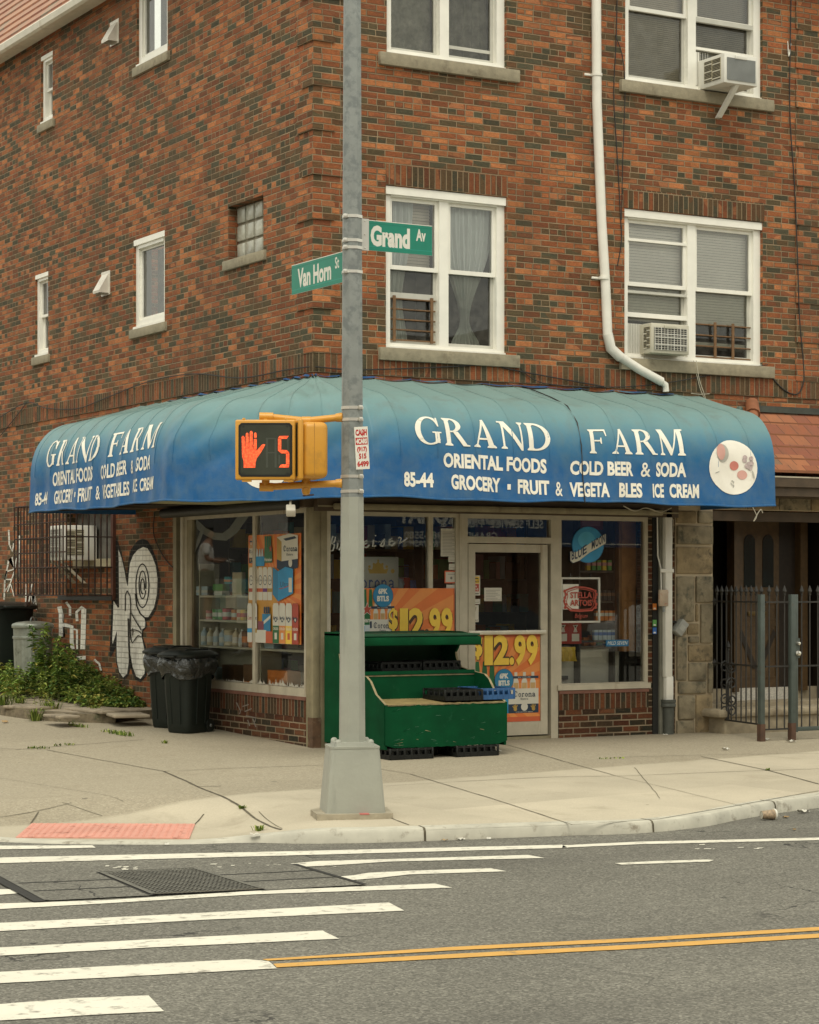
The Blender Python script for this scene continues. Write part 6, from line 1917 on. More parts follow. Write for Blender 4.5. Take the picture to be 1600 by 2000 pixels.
def conc_mat(name, base, zone=True):
    m, nt, b = new_mat(name)
    k = NT(nt); p = k.pos(); s_ = k.sep(p)
    big = k.noise(p, .8, 5, .6); fine = k.noise(p, 70, 3, .7)
    c = k.mix(k.mapr(big, .3, .7), tuple(q * .86 for q in base), tuple(q * 1.08 for q in base))
    # slabs were poured at different times
    ca, sa = cos(radians(-9)), sin(radians(-9))
    xr = k.math('ADD', k.math('MULTIPLY', s_[0], ca), k.math('MULTIPLY', s_[1], -sa)); yr = k.math('ADD', k.math('MULTIPLY', s_[0], sa), k.math('MULTIPLY', s_[1], ca))
    w = k.n("ShaderNodeTexWhiteNoise", noise_dimensions='2D')
    k.l(k.comb(k.math('FLOOR', k.math('DIVIDE', k.math('ADD', xr, 2.35), 1.62)), k.math('FLOOR', k.math('DIVIDE', yr, 2.4))), w.inputs["Vector"])
    c = k.mix(1.0, c, k.mapr(w.outputs["Value"], 0, 1, .85, 1.07), 'MULTIPLY')
    if zone:
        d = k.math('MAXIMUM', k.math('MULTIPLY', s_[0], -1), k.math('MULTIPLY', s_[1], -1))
        dz = k.math('ADD', k.math('MULTIPLY', yr, -1), k.math('MULTIPLY', k.math('SUBTRACT', k.noise(p, 2, 3), .5), .15))
        old = k.math('SUBTRACT', 1, k.mapr(dz, 3.02, 3.10))
        old = k.math('MULTIPLY', old, k.math('LESS_THAN', s_[1], 9))
        ag = k.n("ShaderNodeTexVoronoi"); ag.inputs["Scale"].default_value = 75; k.l(p, ag.inputs["Vector"])
        agc = k.ramp(k.sep(ag.outputs["Color"])[0], [(0, (.13, .105, .07)), (.4, (.235, .20, .135)), (.8, (.30, .255, .175)), (1, (.40, .36, .27))])
        agc = k.mix(.42, agc, tuple(q * .68 for q in base))
        c = k.mix(k.math('MULTIPLY', old, .80), c, agc)
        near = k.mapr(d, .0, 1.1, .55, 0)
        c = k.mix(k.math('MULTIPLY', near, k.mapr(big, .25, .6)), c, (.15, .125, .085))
    c = k.mix(1.0, c, k.mapr(fine, .2, .8, .86, 1.14), 'MULTIPLY')
    # gum and oil spots
    vo = k.n("ShaderNodeTexVoronoi"); vo.inputs["Scale"].default_value = 2.6; vo.inputs["Randomness"].default_value = 1
    mp = k.n("ShaderNodeMapping"); mp.inputs["Scale"].default_value = (1, 1, 0); k.l(p, mp.inputs[0]); k.l(mp.outputs[0], vo.inputs["Vector"])
    spc = k.sep(vo.outputs["Color"])
    gum = k.math('MULTIPLY', k.math('LESS_THAN', k.math('ADD', vo.outputs["Distance"], k.math('MULTIPLY', k.noise(p, 20, 2), .03)), k.math('MULTIPLY', spc[1], .085)), k.math('LESS_THAN', spc[0], .62))
    c = k.mix(k.math('MULTIPLY', gum, .62), c, (.10, .088, .066))
    st = k.mapr(k.noise(p, 1.5, 6, .68, .5), .56, .72, 0, .36)
    c = k.mix(st, c, (.22, .185, .125))
    k.l(c, b.inputs["Base Color"]); b.inputs["Roughness"].default_value = .88; b.inputs["Specular IOR Level"].default_value = .3
    k.bump(k.math('ADD', fine, k.math('MULTIPLY', k.noise(p, 22, 3), .6)), .0022, 1, b)
    return m
ROAD = road_mat()
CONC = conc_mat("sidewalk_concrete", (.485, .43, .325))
CONC2 = conc_mat("kerb_concrete", (.30, .265, .19), False)
KERBS = plain("kerb_face", (.47, .45, .37), .6, metal=.0, var=.15, scale=5, dirt=(.25, .22, .165), dirt_at=.56, dscale=9)
mb = MB()
mb.quad((-300, -300, -.2), (300, -300, -.2), (300, 300, -.2), (-300, 300, -.2), ROAD)
mb.build("road", None, kind="structure")

kpx = [(0, 1645), (110, 1649), (200, 1650), (350, 1650), (450, 1647), (500, 1646), (575, 1648), (700, 1647), (800, 1644), (960, 1638), (1120, 1632), (1200, 1630), (1275, 1626), (1375, 1615), (1450, 1600), (1530, 1587), (1600, 1578)]
K = [Vector(G(px, py, -.2)) for px, py in kpx]
K = [Vector((-6.2, 40)), Vector((-6.1, 8)), Vector((-5.95, 1)), Vector((-5.75, -2.2)), Vector((-5.4, -3.6))] + K + [Vector((2.5, -5.4)), Vector((3.4, -5.45)), Vector((4.4, -5.55)), Vector((5.6, -5.66)), Vector((7, -5.78)), Vector((60, -9.0))]
def resample(ps, step=.12):
    out = []
    for i in range(len(ps) - 1):
        a, b = ps[i], ps[i + 1]; n = max(1, min(60, int((b - a).length / step)))
        p0, p3 = ps[max(i - 1, 0)], ps[min(i + 2, len(ps) - 1)]
        if (p3 - b).length > 2 * (b - a).length: p3 = b * 2 - a
        if (p0 - a).length > 2 * (b - a).length: p0 = a * 2 - b
        for k in range(n):
            t = k / n
            far = (b - a).length > 3
            out.append(a.lerp(b, t) if far else .5 * ((2 * a) + (b - p0) * t + (2 * p0 - 5 * a + 4 * b - p3) * t * t + (3 * a - p0 - 3 * b + p3) * t ** 3))
    out.append(ps[-1]); return out
K = resample(K)
nK = len(K)
kn = []
for i in range(nK):
    t = (K[min(i + 1, nK - 1)] - K[max(i - 1, 0)]).normalized(); kn.append(Vector((-t.y, t.x)))   # towards the building
def top_z(p): return max(zs(p.x, p.y), -.188)
mb = MB()
rings = []
for i in range(nK):
    q = K[i]; n_ = kn[i]
    zt_ = top_z(q + n_ * .1)
    prof = [(0, -.215), (.008, zt_ - .028), (.022, zt_ - .006), (.045, zt_), (.15, zt_ + .001)]
    rings.append([(q.x + n_.x * d, q.y + n_.y * d, z) for d, z in prof])
vs = [p for r_ in rings for p in r_]
mb.add(vs, [(i * 5 + k, (i + 1) * 5 + k, (i + 1) * 5 + k + 1, i * 5 + k + 1) for i in range(nK - 1) for k in range(4)], KERBS, True)
mb.build("kerb", None, kind="structure")
def anchor(p):
    if p.y > .3 and p.x < .3: return Vector((.3, max(.3, p.y)))
    return Vector((max(.3, p.x), .3))
mb = MB(); NSUB = 34
vs = []
for i in range(nK):
    a = K[i] + kn[i] * .15; b_ = anchor(a)
    if K[i].x > 8: b_ = Vector((K[i].x, .3))
    for k in range(NSUB + 1):
        p = a.lerp(b_, (k / NSUB)); vs.append((p.x, p.y, max(zs(p.x, p.y), -.188) - (.0 if k else .0)))
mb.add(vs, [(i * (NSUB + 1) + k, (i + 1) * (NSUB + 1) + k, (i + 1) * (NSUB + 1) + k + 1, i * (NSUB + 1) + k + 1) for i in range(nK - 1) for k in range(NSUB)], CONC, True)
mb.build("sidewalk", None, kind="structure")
# joints between the slabs
JOINT = plain("joint_dirt", (.10, .085, .055), .95, var=.4, scale=12)
jm = MB()
def joint(pts, w=.012):
    q = [Vector(SW(*p)) for p in pts]
    out = []
    for i in range(len(q) - 1):
        n = max(2, int((q[i + 1] - q[i]).length / .12))
        for k in range(n + (1 if i == len(q) - 2 else 0)):
            p = q[i].lerp(q[i + 1], k / n)
            out.append(p)
    vs = []
    for i, p in enumerate(out):
        t = (out[min(i + 1, len(out) - 1)] - out[max(i - 1, 0)]); t.z = 0; t.normalize()
        ww = w * (.7 + .6 * abs(mnoise.noise(Vector((p.x * 6, p.y * 6, 0)))))
        n_ = Vector((-t.y, t.x, 0)) * ww / 2
        wig = Vector((-t.y, t.x, 0)) * .008 * mnoise.noise(Vector((p.x * 3, p.y * 3, 5)))
        for s in (-1, 1):
            v = p + n_ * s + wig; vs.append((v.x, v.y, zs(v.x, v.y) + .004))
    jm.add(vs, [(2 * i, 2 * i + 2, 2 * i + 3, 2 * i + 1) for i in range(len(out) - 1)], JOINT)
for pts, w in (([(30, 1465), (280, 1445)], .016), ([(90, 1465), (210, 1487), (320, 1507)], .014), ([(320, 1507), (385, 1537), (470, 1577), (550, 1621)], .022), ([(320, 1507), (480, 1500), (635, 1495)], .014), ([(385, 1537), (432, 1536)], .02), ([(0, 1463), (90, 1465)], .012),
               ([(800, 1512), (960, 1560), (1120, 1612)], .012), ([(745, 1503), (800, 1512)], .010), ([(990, 1455), (1100, 1487), (1200, 1515)], .012), ([(1200, 1515), (1450, 1575)], .007), ([(895, 1527), (1080, 1518), (1220, 1516), (1420, 1508), (1600, 1502)], .014), ([(735, 1537), (895, 1527)], .008),
               ([(1190, 1480), (1420, 1474), (1600, 1472)], .012), ([(1370, 1478), (1500, 1505), (1600, 1532)], .018), ([(60, 1609), (75, 1588)], .014), ([(380, 1611), (398, 1591)], .014), ([(505, 1586), (552, 1619)], .006), ([(0, 1597), (140, 1578)], .008), ([(120, 1568), (200, 1592)], .006), ([(735, 1588), (800, 1612)], .012), ([(820, 1645 - 22), (1100, 1613), (1290, 1600), (1450, 1572), (1600, 1545)], .012), ([(1240, 1500), (1290, 1560)], .006), ([(0, 1520), (240, 1580)], .005)):
    joint(pts, w)
for i in range(70, nK - 4, 13):
    if abs(K[i].x + 4.2) < 1.0: continue
    ra, rb = [Vector(p) for p in rings[i]], [Vector(p) for p in rings[i + 1]]
    for q in range(4):
        o_ = Vector((-kn[i].x, -kn[i].y, .5)).normalized() * .003
        jm.add([ra[q] + o_, ra[q].lerp(rb[q], .14) + o_, ra[q + 1].lerp(rb[q + 1], .14) + o_, ra[q + 1] + o_], [(0, 1, 2, 3)], JOINT)
jm.build("slab_joint", None, kind="structure")

# raised old slab beside the side wall, with its curb
rs = thing("raised_bed", "raised bed of cracked old concrete with a stone curb along the side wall", "planting bed", (-.5, 7, .1))
edge = [SW(262, 1412), SW(290, 1411), SW(200, 1413), SW(130, 1411), SW(60, 1406), SW(0, 1396)]
e0 = [Vector((-.02, 3.75)), Vector((-.86, 3.75)), Vector(SW(225, 1413)[:2]), Vector(SW(130, 1411)[:2]), Vector(SW(60, 1406)[:2]), Vector(SW(0, 1397)[:2]), Vector((-1.1, 11))]
mb = MB()
CURB = plain("old_curb", (.155, .125, .08), .95, var=.35, scale=14, bump=.01, bscale=30, dirt=(.07, .075, .035), dirt_at=.55, dscale=8)
SLAB = plain("old_slab", (.30, .25, .18), .92, var=.25, scale=5, bump=.004, dirt=(.16, .13, .09), dirt_at=.5, dscale=4)
RAISE = .10
def rz(p): return zs(p.x, p.y) + RAISE
for i in range(1, len(e0) - 1):
    a, b_ = e0[i], e0[i + 1]
    n_ = Vector(((b_ - a).y, -(b_ - a).x)).normalized()
    if n_.x < 0: n_ = -n_
    for j in range(4):
        p, q = a.lerp(b_, j / 4), a.lerp(b_, (j + 1) / 4)
        w_ = .13
        mb.add([(p.x, p.y, zs(p.x, p.y) - .03), (q.x, q.y, zs(q.x, q.y) - .03), (q.x + .012, q.y, rz(q)), (p.x + .012, p.y, rz(p)), (p.x + n_.x * w_, p.y + n_.y * w_, rz(p) + .006), (q.x + n_.x * w_, q.y + n_.y * w_, rz(q) + .006)], [(0, 1, 2, 3), (3, 2, 5, 4)], CURB)
mb.add([(-.86, 3.75, zs(-.86, 3.75) - .03), (0, 3.75, zs(0, 3.75) - .03), (0, 3.75, rz(Vector((0, 3.75)))), (-.86, 3.75, rz(Vector((-.86, 3.75))))], [(0, 1, 2, 3)], CURB)
mb.build("curb", rs)
mb = MB()
top = [(p.x + .02, p.y, rz(p) - .004) for p in e0[1:]] + [(0, 11, rz(Vector((0, 11)))), (0, 3.76, rz(Vector((0, 3.76))))]
mb.add(top, [tuple(range(len(top)))], SLAB)
for px, py, w_, h_, r_ in ((200, 1378, .9, .5, .1), (250, 1388, .5, .4, -.2), (60, 1372, .6, .35, .3), (120, 1390, .5, .25, 0)):     # broken slabs lying on it
    d = ray(px, py); x, y = G(px, py, rz(Vector(SW(px, py)[:2])))
    M = frame((x, y, zs(x, y) + RAISE), r_)
    mb.rbox(-h_ / 2, h_ / 2, -w_ / 2, w_ / 2, -.01, .025, SLAB, .012, M=M)
mb.build("slab", rs)

# tactile pad in the ramp
TAC = plain("tactile_red", (.60, .285, .22), .7, var=.10, scale=3, dirt=(.30, .12, .085), dirt_at=.55, dscale=6)
pq = [Vector(SW(*p)) for p in ((31, 1637), (370, 1639), (381, 1611), (62, 1610))]
tp = thing("tactile_paving", "red tactile paving panel of raised domes set in the kerb ramp", "tactile paving", tuple((pq[0] + pq[2]) / 2))
mb = MB(); mb.add([p + Vector((0, 0, .008)) for p in pq] + [p - Vector((0, 0, .03)) for p in pq], [(0, 1, 2, 3), (0, 4, 5, 1), (1, 5, 6, 2), (2, 6, 7, 3), (3, 7, 4, 0)], TAC); mb.build("panel", tp)
mb = MB()
for i in range(24):
    for j in range(11):
        s, t = (i + .5) / 24, (j + .5) / 11
        p = pq[0].lerp(pq[1], s).lerp(pq[3].lerp(pq[2], s), t) + Vector((0, 0, .008))
        mb.lathe([(.014, p.z), (.011, p.z + .005), (0, p.z + .006)], TAC, 6, (p.x, p.y))
mb.build("dome_field", tp)

# painted road marks
PAINT = plain("road_paint", (.66, .63, .53), .7, var=.06, scale=4, bump=.003, bscale=80, dirt=(.27, .25, .205), dirt_at=.55, dscale=13)
YPAINT = plain("yellow_road_paint", (.56, .31, .07), .7, var=.08, dirt=(.25, .17, .08), dirt_at=.62, dscale=8)
mb = MB()
def mark(pts, m=PAINT, z=-.196):
    """edge slightly ragged"""
    P_ = [Vector(G(px, py, -.2)) for px, py in pts]; out = []
    for i in range(len(P_)):
        a, b_ = P_[i], P_[(i + 1) % len(P_)]; n = max(1, int((b_ - a).length / .07))
        for k in range(n):
            p = a.lerp(b_, k / n); j = .005
            out.append((p.x + j * mnoise.noise(Vector((p.x * 20, p.y * 20, 1))), p.y + j * 1.2 * mnoise.noise(Vector((p.x * 20, p.y * 20, 7))), z))
    mb.add(out, [tuple(range(len(out)))], m)
for s in ([(-150, 1663), (0, 1660), (187, 1657), (180, 1652), (0, 1653), (-150, 1656)], [(-200, 1692), (0, 1687), (600, 1671), (1110, 1657), (1098, 1651), (600, 1663), (0, 1676), (-200, 1681)],
          [(567, 1688), (590, 1694), (640, 1692), (760, 1684), (1065, 1677), (1032, 1671), (800, 1678), (620, 1683)], [(652, 1714), (690, 1720), (740, 1716), (800, 1709), (990, 1703), (960, 1697), (800, 1702), (720, 1706), (690, 1711)],
          [(-200, 1783), (0, 1777), (220, 1765), (500, 1748), (884, 1735), (850, 1727), (500, 1741), (200, 1760), (0, 1766), (-200, 1770)], [(-200, 1834), (0, 1820), (400, 1798), (790, 1780), (760, 1764), (400, 1784), (0, 1804), (-200, 1816)],
          [(-200, 1884), (0, 1868), (300, 1852), (662, 1835), (630, 1819), (300, 1836), (0, 1852), (-200, 1866)], [(-200, 1940), (0, 1922), (300, 1906), (541, 1893), (525, 1879), (480, 1875), (300, 1884), (0, 1900), (-200, 1914)],
          [(-200, 2016), (0, 1995), (180, 1984), (320, 1977), (290, 1946), (150, 1951), (0, 1963), (-200, 1982)],
          [(1098, 1657), (1250, 1650), (1600, 1642), (1900, 1634), (1900, 1629), (1600, 1637), (1250, 1645), (1100, 1652)], [(1200, 1687), (1215, 1690), (1300, 1687), (1385, 1684), (1395, 1681), (1380, 1680), (1280, 1683)]):
    mark(s)
mark([(-40, 1755), (0, 1749), (38, 1746), (20, 1738), (0, 1738), (-40, 1742)])
for s in ([(512, 1875), (525, 1878), (900, 1857), (1250, 1840), (1600, 1819), (2000, 1796), (2000, 1789), (1600, 1812), (1250, 1833), (900, 1850)], [(541, 1891), (900, 1872), (1250, 1854), (1600, 1833), (2000, 1809), (2000, 1802), (1600, 1825), (1250, 1846), (900, 1864), (535, 1884)]):
    mark(s, YPAINT)
rgm = random.Random(4)
for i in range(46):           # worn flecks of older paint
    px, py = rgm.choice([(rgm.gauss(240, 30), rgm.gauss(1695, 3)), (rgm.gauss(500, 60), rgm.gauss(1692, 4)), (rgm.gauss(1380, 60), rgm.gauss(1658, 4)), (rgm.gauss(420, 40), rgm.gauss(1702, 4))])
    w_, h_ = rgm.uniform(3, 14), rgm.uniform(.5, 1.6); mark([(px, py), (px + w_, py - .3), (px + w_ * .8, py + h_), (px - 1, py + h_)])
mb.build("road_marking", None, kind="structure")

# iron grating and plates let into the road
IRON = plain("cast_iron", (.16, .155, .13), .55, metal=.3, var=.25, scale=10); IROND = plain("iron_pit", (.018, .017, .014), .8)
PLATE = plain("road_plate", (.165, .158, .13), .7, metal=.0, var=.2, scale=6, dirt=(.085, .08, .065), dirt_at=.52, dscale=4)
gc = Vector((*G(380, 1725), -.2))
vg = thing("road_grating", "square iron vent grating between two seamed plates in the crosswalk", "grating", tuple(gc))
def gq(p, z): x, y = G(*p, -.2); return Vector((x, y, z))
c4 = [gq(p, -.19) for p in ((300, 1750), (514, 1740), (378, 1699), (195, 1706))]
mb = MB(); mb.add([p - Vector((0, 0, .006)) for p in c4], [(0, 1, 2, 3)], IROND)
def gbar(p, q, w, m, z=0):
    d = (q - p).normalized(); n_ = Vector((-d.y, d.x, 0)) * w / 2
    mb.add([p - n_, q - n_, q + n_, p + n_], [(0, 1, 2, 3)], m)
UPV = Vector((0, 0, .004))
for i in range(25):
    t = i / 24; gbar(c4[0].lerp(c4[1], t), c4[3].lerp(c4[2], t), .016, IRON)
for i in range(19):
    t = i / 18; gbar(c4[0].lerp(c4[3], t) + UPV * .5, c4[1].lerp(c4[2], t) + UPV * .5, .018, IRON)
for i in range(4): gbar(c4[i] + UPV, c4[(i + 1) % 4] + UPV, .03, plain("iron_rim", (.17, .155, .12), .5, metal=.4, var=.2) if i == 0 else IRON)
mb.build("grate", vg)
for q4 in (((82, 1762), (298, 1751), (193, 1706), (0, 1713)), ((516, 1741), (712, 1730), (575, 1690), (380, 1699))):
    c = [gq(p, -.1935) for p in q4]
    mb = MB(); mb.add(c, [(0, 1, 2, 3)], ROAD)
    for t in (.36, .68): gbar(c[0].lerp(c[3], t) + UPV * .4, c[1].lerp(c[2], t) + UPV * .4, .03, IROND)
    gbar(c[0] + UPV * .6, c[3] + UPV * .6, .035, IROND); gbar(c[1] + UPV * .6, c[2] + UPV * .6, .035, IROND); gbar(c[0] + UPV * .8, c[1] + UPV * .8, .012, IRON)
    mb.build("plate", vg)
mb = MB(); 
p0, p1 = gq((-30, 1705), -.19), gq((78, 1764), -.19); gbar(p0, p1, .07, IROND); gbar(p0 + Vector((.05, .02, .003)), p1 + Vector((.05, .02, .003)), .03, IRON)
mb.build("slot_edge", vg); mb = MB(); p0, p1 = gq((597, 1697), -.19), gq((712, 1730), -.19); gbar(p0, p1, .035, IROND)
mb.build("slot_edge", vg)

# ------------------------------------------------------------------ the street pole and what hangs on it
pb = SW(688, 1592)
PX, PY, PZ0 = pb
pdep = SS * (PX - CAM.x) + CC * (PY - CAM.y)
pole = thing("street_pole", "tall grey galvanised street pole on a square tapered base at the corner", "street pole", (PX, PY, PZ0), rotz=radians(-21))
Mp = frame((PX, PY, PZ0), radians(-21))
mb = MB(Mp)
def oct_(r_, z): return [(r_ * cos(pi / 8 + k * pi / 4), r_ * sin(pi / 8 + k * pi / 4), z) for k in range(8)]
vs, fs = [], []
zsq = [(.100, .50), (.098, .60), (.081, 3.0), (.060, 7.4), (.055, 8.5)]
for r_, z in zsq: vs += oct_(r_, z)
for i in range(len(zsq) - 1):
    for k in range(8): fs.append((i * 8 + k, i * 8 + (k + 1) % 8, (i + 1) * 8 + (k + 1) % 8, (i + 1) * 8 + k))
mb.add(vs, fs, GALV, False)
mb.build("shaft", pole)
mb = MB(Mp)      # painted lower part of the shaft: a thin skin of paint
vs, fs = [], []
zp = [(.1008, .545), (.0990, .61), (.0862, 2.36)]
for r_, z in zp: vs += oct_(r_ + .0012, z)
for i in range(2):
    for k in range(8): fs.append((i * 8 + k, i * 8 + (k + 1) % 8, (i + 1) * 8 + (k + 1) % 8, (i + 1) * 8 + k))
mb.add(vs, fs, GREYP); mb.build("paint_skin", pole)
mb = MB(Mp)
def frust(w0, w1, z0, z1, m, r_=.03):
    bm = bmesh.new(); bmesh.ops.create_cube(bm, size=1)
    for v in bm.verts:
        w_ = w1 if v.co.z > 0 else w0
        v.co = Vector((v.co.x * w_, v.co.y * w_, z1 if v.co.z > 0 else z0))
    vert = [e for e in bm.edges if abs(e.verts[0].co.z - e.verts[1].co.z) > .5 * (z1 - z0)]
    bmesh.ops.bevel(bm, geom=vert, offset=r_, segments=4, affect='EDGES', profile=.5)
    bm.verts.index_update(); mb.add([v.co.copy() for v in bm.verts], [[v.index for v in f.verts] for f in bm.faces], m, True); bm.free()
frust(.445, .365, .02, .505, GREYP); frust(.372, .372, .505, .520, GREYP, .035); frust(.30, .29, .520, .548, GREYP, .03)
for sx in (-1, 1):
    for sy in (-1, 1): mb.lathe([(.026, .548), (.022, .562), (.010, .57), (0, .571)], GREYP, 8, (sx * .12, sy * .12))
mb.build("base", pole)
mb = MB(Mp); ft = [(-.29, -.24), (-.15, -.285), (.10, -.285), (.27, -.25), (.29, .2), (.1, .29), (-.2, .29), (-.30, .1)]
mb.prism(ft, -.03, .035, plain("pole_footing", (.34, .30, .22), .9, var=.2, scale=9, bump=.005, bscale=30), axis='z')
mb.prism([(.02, -.288), (.09, -.288), (.09, -.15), (.02, -.15)], .03, .037, plain("pink_spray", (.48, .15, .13), .9, var=.2), axis='z'); mb.build("footing", pole)
def rad_at(z):
    for i in range(len(zsq) - 1):
        if zsq[i][1] <= z <= zsq[i + 1][1]:
            t = (z - zsq[i][1]) / (zsq[i + 1][1] - zsq[i][1]); return zsq[i][0] + (zsq[i + 1][0] - zsq[i][0]) * t
    return .06
def at_pole(py): return at_depth(688, py, pdep).z
mb = MB()
for py in (424, 471, 485, 532, 797, 820, 931, 960):
    z = at_pole(py); r_ = rad_at(z - PZ0) + .003
    mb.lathe([(r_, z - .011), (r_ + .002, z - .011), (r_ + .002, z + .011), (r_, z + .011)], STEEL, 8, (PX, PY), M=None, smooth=False)
    q = Vector((PX, PY, z)) + (Vector((-CC, SS, 0)) * .62 if py < 600 else Vector((CC, -SS, 0)) * .75) * r_ - Vector((SS, CC, 0)) * r_ * .8
    mb.rbox(-.014, .014, -.012, .012, -.016, .016, STEEL, .003, M=Matrix.Translation(q))
mb.build("band", pole)

# street name signs: flat green panels bolted to the pole
SGREEN = plain("sign_green", (.006, .205, .135), .4, var=.06); SWHITE = plain("sign_white", (.70, .68, .60), .5, var=.03); SGL = plain("sign_edge_green", (.02, .30, .235), .4); ALU = plain("sign_alu", (.58, .57, .52), .4, metal=.5, var=.08)
def street_sign(dirv, near, length, zc, h, words, name_label, bend=0):
    """panel starts `near` from the pole axis and runs along dirv; lettering on both faces"""
    d = dirv.normalized(); out_ = Vector((d.y, -d.x, 0))
    c0 = Vector((PX, PY, zc)) + d * near
    fwd = Vector((SS, CC, 0))
    if out_.dot(fwd) > 0: out_ = -out_
    flip = d.dot(Vector((CC, -SS, 0))) < 0
    xax = -d if flip else d
    o0 = c0 + d * length if flip else c0
    M = Matrix(((xax.x, -out_.x, 0, o0.x), (xax.y, -out_.y, 0, o0.y), (0, 0, 1, o0.z - h / 2), (0, 0, 0, 1)))
    t = thing("street_sign", name_label, "street sign", tuple(o0), "street name signs on the pole")
    mb = MB(M)
    mb.box(0, length, 0, .006, 0, h, ALU); mb.k = 2
    mb.frect(.001, length - .001, .001, h - .001, SGREEN)
    mb.frect(.001, length - .001, h * .135, h * .150, SGL)
    for txt, a0, a1, z0, z1, bl in words: mb.ftext(txt, length * a0, length * a1, h * z0, h * z1, SWHITE, bl)
    mb.frect(.001, length - .001, h - .006, h - .001, SWHITE)
    mb.frect(.001, length - .001, h * .885, h * .895, plain("sign_fold", (.004, .13, .09), .5))
    mb.build("panel", t)
    mb = MB(M)
    bx0, bx1 = (length, length + near - .07) if flip else (-near + .07, 0)
    if not flip:
        mb.box(-.055, .012, -.010, .010, -.004, h + .004, ALU)
        for q in (.06, .5, .94): mb.lathe([(.006, 0), (.004, .004), (0, .005)], STEEL, 8, M=M.inverted() @ M @ Matrix.Translation((-.022, -.010, h * q)) @ Matrix.Rotation(radians(90), 4, 'X'))
    mb.box(min(bx0, bx1) , max(bx0, bx1), .0, .012, h * .25, h * .75, ALU)
    mb.build("bracket", t)
    return t
zg = at_pole(461)
gdir = Vector((.985, .17, 0))      # along the avenue
gl0, gl1 = at_depth(716, 461, pdep), at_depth(846, 461, pdep)
street_sign(Vector((1, 0, 0)), .125, .565, at_depth(718, 456, pdep).z, .228, [("Grand", .055, .655, .16, .83, .05), ("Av", .75, .90, .45, .845, .035)], "green street name sign reading Grand Av on the right of the pole")
street_sign(Vector((0, 1, 0)), .06, .93, at_depth(660, 516, pdep).z, .232, [("Van Horn", .112, .707, .19, .82, .035), ("St", .775, .845, .50, .87, .02)], "green street name sign reading Van Horn St on the left of the pole")

# pedestrian signal: two yellow housings on yellow pipe arms
SY = plain("signal_yellow", (.60, .29, .035), .38, var=.05, scale=4, dirt=(.48, .24, .04), dirt_at=.6, dscale=4)
LENS = plain("signal_lens", (.040, .045, .033), .25, var=.15); LENSB = plain("signal_black", (.010, .011, .009), .35)
LED, _nt, _b = new_mat("signal_orange")
_k = NT(_nt); _v = _k.n("ShaderNodeTexVoronoi"); _v.inputs["Scale"].default_value = 75; _k.l(_k.pos(), _v.inputs["Vector"])
_b.inputs["Base Color"].default_value = (.4, .05, .015, 1); _k.l(_k.mix(_k.mapr(_v.outputs["Distance"], .15, .75), (1, .125, .03), (.45, .035, .008)), _b.inputs["Emission Color"]); _b.inputs["Emission Strength"].default_value = .95; LEDOFF = plain("signal_segment_off", (.056, .062, .048), .3)
ax_r, ax_f = Vector((CC, -SS, 0)), Vector((SS, CC, 0))     # picture right, picture depth
def PT(px, py, dd=0): return at_depth(px, py, pdep + dd)
sg = thing("pedestrian_signal", "yellow pedestrian signal with an orange hand and a lit 5 on the pole", "pedestrian signal", tuple(PT(520, 940)))
mb = MB()
# arms: from the pole hub to the collar, then to the head
for py_p, py_c, py_h, d_ in ((815, 822, 814, 1), (944, 947, 951, -1)):
    mb = MB()
    a, b_, c = PT(668, py_p, -.02), PT(598, py_c, -.0), PT(522, py_h, -.02)
    mb.tube([a, b_], .0265, SY, 12); mb.tube([b_, c], .0265, SY, 12)
    mb.tube([PT(668, py_p, -.02), PT(656, py_p + (1 if d_ > 0 else 0), -.02)], [.036, .031], SY, 12)
    mb.tube([PT(590, py_c, -.0), PT(607, py_c, -.0)], .033, SY, 12)
    mb.tube([PT(534, py_h + .5, -.02), PT(507, py_h, -.02)], .033, SY, 12)
    mb.tube([PT(598, py_c, 0), PT(598, py_c + 18 * d_, .0)], .034, SY, 12)
    mb.tube([PT(519, py_h, -.02), PT(519, py_h + 14 * d_, -.02)], .03, SY, 12)
    mb.rbox(-.025, .025, -.02, .02, -.03, .03, SY, .008, M=Matrix.Translation(PT(666, py_p, -.02)))
    if d_ > 0: mb.build("arm", sg)
b_ = PT(598, 958); mb.lathe([(.0, b_.z - .035), (.025, b_.z - .028), (.034, b_.z), (.03, b_.z + .02)], SY, 12, (b_.x, b_.y))
mb.build("arm", sg)
hw = 59 / FPX * (pdep - .15); cz_ = PT(519, 879, -.15)
Mh = Matrix(((ax_r.x, ax_f.x, 0, cz_.x), (ax_r.y, ax_f.y, 0, cz_.y), (0, 0, 1, cz_.z), (0, 0, 0, 1)))
h1 = MB(Mh)
h1.rbox(-hw, hw, -.03, .0, -hw, hw, SY, .035, seg=4); h1.rbox(-hw * .93, hw * .93, -.01, .17, -hw * .93, hw * .93, SY, .04, seg=4)
for sx in (-.72, .68): h1.lathe([(.013, hw), (.010, hw + .012), (0, hw + .014)], SY, 8, M=Matrix.Translation((sx * hw, -.012, 0)))
for sx in (-.78, .6): h1.box(sx * hw, sx * hw + .07, -.02, .01, -hw - .012, -hw + .004, SY)
hd = h1.build("housing", sg)
f1 = MB(Mh @ Matrix.Translation((0, -.031, 0)))
w_ = hw * .89
f1.prism([(-w_ + .02, -w_), (w_ - .02, -w_), (w_, -w_ + .02), (w_, w_ - .02), (w_ - .02, w_), (-w_ + .02, w_), (-w_, w_ - .02), (-w_, -w_ + .02)], -.002, .004, LENSB)
f1.k = 22
w_ = hw * .82
f1.fpoly([(-w_ + .015, -w_), (w_ - .015, -w_), (w_, -w_ + .015), (w_, w_ - .015), (w_ - .015, w_), (-w_ + .015, w_), (-w_, w_ - .015), (-w_, -w_ + .015)], LENS)
